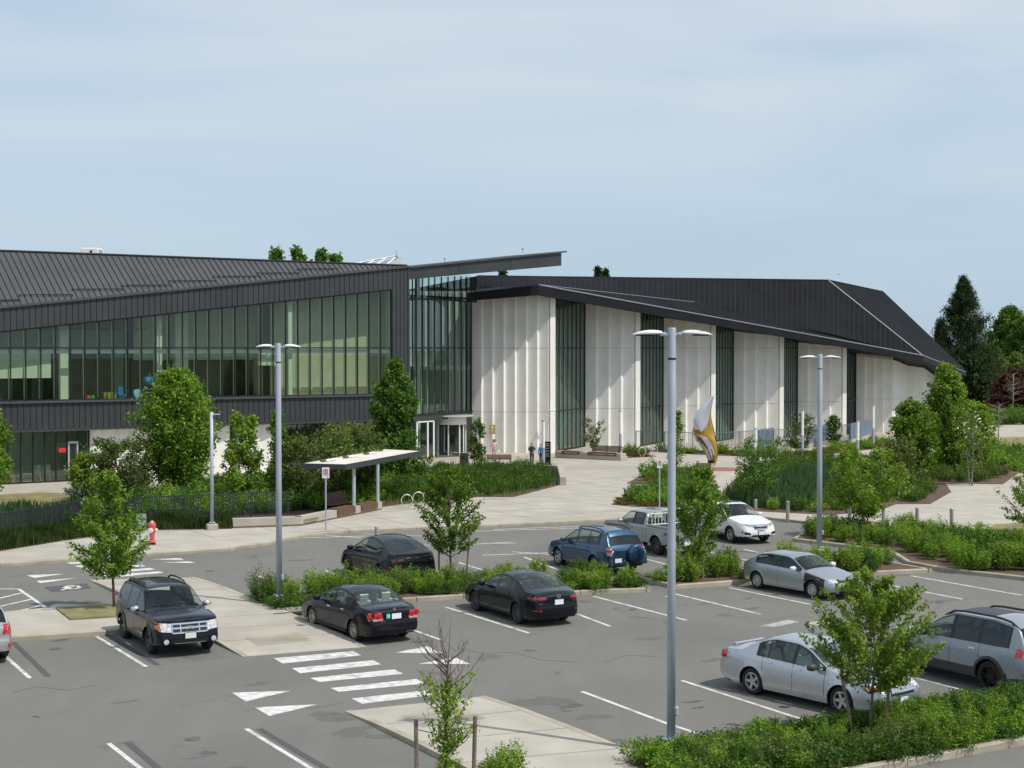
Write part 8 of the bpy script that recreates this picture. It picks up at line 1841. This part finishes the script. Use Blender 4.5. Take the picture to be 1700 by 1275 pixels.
# ---------------------------------------------------------------- construction signs, bridge, bird
for px, py, r, Y, lab, mt_ in ((1692, 662.5, 5.2, 190, 'orange diamond construction sign on a tripod, lowest of the cluster', 'orange'), (1697.5, 655.5, 3.8, 193, 'orange diamond construction sign behind, upper right of the cluster', 'orange'), (1688, 656, 3.4, 194, 'dull tan diamond sign left in the sign cluster', 'stake')):
    c = D(px, py, Y); rr_ = r * Y / F; t = thing('construction_sign', lab, 'sign', (c.x, c.y, PZ)); b = MB(); zc = c.z - PZ; b.slab([(0, 0, zc - rr_), (rr_, 0, zc), (0, 0, zc + rr_), (-rr_, 0, zc)], (0, .03, 0)); b.build('sign_face', M[mt_], t)
    for sg in (1, -1): MB().tube([(sg * .12, .1, 0), (sg * .03, .05, zc - rr_ * .6)], .03, 5).build('leg', M['signred'] if sg == 1 else M['signw'], t)
for px, Y, lab in ((1692, 188, 'orange and white marker post under the lowest construction sign'), (1695.5, 189, 'orange and white marker post right of the tripod')):
    p = D(px, 600, Y); t = thing('marker_post', lab, 'traffic marker', (p.x, Y, PZ)); 
    for k in range(4): MB().lathe([(.09, .2 + k * .3), (.09, .5 + k * .3)], n=10).build('band', M['orange'] if k % 2 == 0 else M['signw'], t)
    MB().bbox((0, 0, .1), (.3, .3, .2), 0, .04).build('base', M['signred'], t)
Yb = 1900; t0_ = D(1551, 560, Yb); t = thing('bridge', 'distant pale cable stayed bridge tower between hall roof and spruce', 'bridge', (t0_.x, Yb, 0)); bm_ = mat('bridge_pale', (.62, .66, .70), rough=.8)
for dx in (-2.2, 2.2): MB().tube([(dx, 0, 0), (dx * .8, 0, Hz(543, Yb))], [1.6, 1.1], 6).build('pylon_leg', bm_, t)
for sg in (1, -1):
    for k in range(1, 7): MB().tube([(0, 0, Hz(544 + k * .5, Yb)), (sg * (k * 3.6 + 2), 0, Hz(569, Yb))], .22, 4).build('cable', bm_, t)
MB().box((0, 0, Hz(570, Yb)), (90, 8, 2)).build('deck', bm_, t)
q = D(1392.5, 456, 170); m = MB(); m.add([(0, 0, 0), (.10, .02, .05), (.2, 0, -.01), (.1, -.05, 0), (-.10, .02, .05), (-.2, 0, -.01), (-.1, -.05, 0)], [(0, 1, 2, 3), (0, 6, 5, 4)]); m.lathe([(.001, -.1), (.03, -.05), (.03, .03), (.001, .1)], (0, 0, 0), 6, 'Y'); tag(m.build('bird', M['black'], loc=q), 'tiny dark bird flying high over the hall roof corner', 'bird')
# ================================================================ PEOPLE
def skin(name, joints, edges, mt, parent, sub=2, root=0):
    me = bpy.data.meshes.new(name); me.from_pydata([j[:3] for j in joints], edges, []); import bmesh; bm = bmesh.new(); bm.from_mesh(me); bm.verts.layers.skin.verify(); bm.to_mesh(me); bm.free()
    for v, j in zip(me.skin_vertices[0].data, joints): v.radius = (j[3], j[4] if len(j) > 4 else j[3])
    me.skin_vertices[0].data[root].use_root = True; me.materials.append(mt)
    o = bpy.data.objects.new(name, me); COL.objects.link(o); o.modifiers.new('skin', 'SKIN'); s = o.modifiers.new('sub', 'SUBSURF'); s.levels = sub; s.render_levels = sub
    dg = bpy.context.evaluated_depsgraph_get(); m2 = bpy.data.meshes.new_from_object(o.evaluated_get(dg)); bpy.data.objects.remove(o)
    m2.polygons.foreach_set('use_smooth', [True] * len(m2.polygons)); m2.materials.clear(); m2.materials.append(mt)
    o = bpy.data.objects.new(name, m2); COL.objects.link(o); o.parent = parent; return o
skinm = mat('skin', (.50, .32, .23), rough=.55); hairm = mat('hair_dark', (.015, .010, .008), rough=.5)
def person(label, px, py, Hh, rz, top, bottom, shoes, arms, hair_long=False, bag=None, legs=((-.09, 0), (.09, 0)), bagc=None, scarf=None, jacket=None):
    p = P(px, py, PZ); t = thing('person', label, 'person', (p.x, p.y, PZ), rz); k = Hh / 1.7
    t.scale = (k, k, k)
    # front is -Y
    J = [(0, 0, .95, .13, .10), (0, 0, 1.15, .12, .085), (0, .01, 1.36, .155, .09), (0, .0, 1.47, .05), (0, -.015, 1.56, .075, .09), (0, -.01, 1.65, .07, .085)]; Ed = [(0, 1), (1, 2), (2, 3), (3, 4), (4, 5)]
    hands = []
    for sg, (el, ha) in zip((-1, 1), arms):
        i = len(J); J += [(sg * .17, .01, 1.38, .055), (el[0], el[1], el[2], .042), (ha[0], ha[1], ha[2], .028), (ha[0] + (ha[0] - el[0]) * .22, ha[1] + (ha[1] - el[1]) * .22, ha[2] + (ha[2] - el[2]) * .22, .026, .016)]
        Ed += [(2, i), (i, i + 1), (i + 1, i + 2), (i + 2, i + 3)]; hands.append((Vector(J[i + 2][:3]), Vector(J[i + 3][:3])))
    for sg, (fx, fy) in zip((-1, 1), legs):
        i = len(J); J += [(sg * .09, 0, .88, .085), (sg * .09 + (fx - sg * .09) * .5, fy * .4, .50, .058), (fx, fy, .09, .038), (fx, fy - .13, .035, .036, .025)]; Ed += [(0, i), (i, i + 1), (i + 1, i + 2), (i + 2, i + 3)]
    skin('body', J, Ed, skinm, t)
    # fingers
    for w_, h_ in hands:
        d = (h_ - w_).normalized(); s_ = d.cross(Vector((0, 1, 0))).normalized()
        for f in range(4): a = h_ + s_ * (-.024 + .016 * f); MB().tube([a, a + d * .035 + Vector((0, -.005, 0)), a + d * (.06 - .006 * abs(f - 1.5)) + Vector((0, -.015, 0))], [.008, .0075, .006], 5).build('finger', skinm, t)
        a = w_ * .6 + h_ * .4 + s_ * .03; MB().tube([a, a + d * .03 + s_ * .015, a + d * .055 + s_ * .012], [.010, .009, .007], 5).build('thumb', skinm, t)
    # clothes
    T = [(0, 0, .93, .155, .125), (0, 0, 1.15, .14, .105), (0, .01, 1.36, .175, .11), (0, .01, 1.44, .09, .08)]; Te = [(0, 1), (1, 2), (2, 3)]
    for sg, (el, ha) in zip((-1, 1), arms): i = len(T); T += [(sg * .17, .01, 1.38, .07), (el[0], el[1], el[2], .057), (ha[0] * .9 + el[0] * .1, ha[1] * .9 + el[1] * .1, ha[2] * .9 + el[2] * .1, .042)]; Te += [(2, i), (i, i + 1), (i + 1, i + 2)]
    skin('jacket', T, Te, top, t)
    B = [(0, 0, .96, .14, .115)]; Be = []
    for sg, (fx, fy) in zip((-1, 1), legs): i = len(B); B += [(sg * .09, 0, .86, .10), (sg * .09 + (fx - sg * .09) * .5, fy * .4, .50, .075), (fx, fy, .12, .062)]; Be += [(0, i), (i, i + 1), (i + 1, i + 2)]
    skin('trousers', B, Be, bottom, t)
    for sg, (fx, fy) in zip((-1, 1), legs): MB().bbox((fx, fy - .06, .045), (.1, .27, .09), 0, .03).build('shoe', shoes, t)
    # face
    for x in (-.03, .03): MB().lathe([(.001, -.012), (.011, -.004), (.011, .004), (.001, .012)], (x, -.096, 1.605), 8, 'Y').build('eye', M['black'], t)
    MB().tube([(0, -.095, 1.605), (0, -.118, 1.57)], [.008, .014], 6).build('nose', skinm, t); MB().box((0, -.098, 1.535), (.045, .008, .010)).build('mouth', mat('lips', (.4, .12, .10)), t)
    for sg in (-1, 1): MB().bbox((sg * .082, 0, 1.59), (.018, .035, .06), 0, .007).build('ear', skinm, t)
    hj = [(0, .02, 1.68, .088, .095), (0, .055, 1.60, .085, .07)]; he = [(0, 1)]
    if hair_long: hj += [(0, .08, 1.48, .10, .05), (0, .07, 1.36, .11, .04), (-.085, .02, 1.58, .035), (-.10, -.01, 1.44, .04), (.085, .02, 1.58, .035), (.10, -.01, 1.44, .04)]; he += [(1, 2), (2, 3), (1, 4), (4, 5), (1, 6), (6, 7)]
    skin('hair', hj, he, hairm, t)
    if bag == 'pack':
        MB().bbox((0, .2, 1.2), (.3, .18, .46), 0, .07).build('backpack', bagc, t)
        for x in (-.1, .1): MB().tube([(x, .12, 1.42), (x, -.0, 1.46), (x, -.12, 1.36), (x * 1.2, -.1, 1.1), (x * 1.3, .1, 1.02)], .018, 5).build('strap', bagc, t)
    if bag == 'hand': MB().bbox((.33, -.02, .72), (.2, .09, .18), 0, .03).build('handbag', bagc, t); MB().tube([(.25, -.02, .80), (.28, -.02, .95), (.38, -.02, .95), (.41, -.02, .80)], .01, 5).build('bag_strap', bagc, t)
    return t
pink = mat('pink_cloth', (.62, .36, .40), (.68, .42, .46), 5, .8); nav = mat('navy_cloth', (.02, .025, .045), rough=.8); dk = mat('charcoal_cloth', (.022, .022, .024), rough=.8); brown = mat('brown_cloth', (.09, .075, .06), rough=.8); blue = mat('bright_blue_cloth', (.05, .26, .62), rough=.7)
person('woman in a pink trouser suit with long dark hair standing behind the slatted bench', 820.5, 765, 1.62, rad(10), pink, pink, M['black'], (((-.24, .03, 1.14), (-.12, -.16, 1.0)), ((.25, .02, 1.13), (.27, -.06, .90))), True, 'hand', bagc=M['whitepaint'])
person('man in a brown jacket with dark backpack seen from behind near the sign pylon', 883, 771, 1.53, rad(170), brown, dk, M['black'], (((-.27, .02, 1.16), (-.14, -.2, 1.18)), ((.27, .03, 1.14), (.16, -.18, 1.12))), False, 'pack', bagc=nav)
person('person in a bright blue jacket half hidden behind the light column', 898.5, 771, 1.50, rad(200), blue, nav, M['black'], (((-.25, .04, 1.13), (-.2, -.1, .95)), ((.26, .04, 1.13), (.24, -.02, .88))), False, 'pack', bagc=blue)
person('dark haired person in navy standing right behind the person in blue', 905, 770.5, 1.58, rad(190), nav, nav, M['black'], (((-.25, .04, 1.13), (-.2, -.1, .95)), ((.26, .04, 1.13), (.24, -.02, .88))), True)
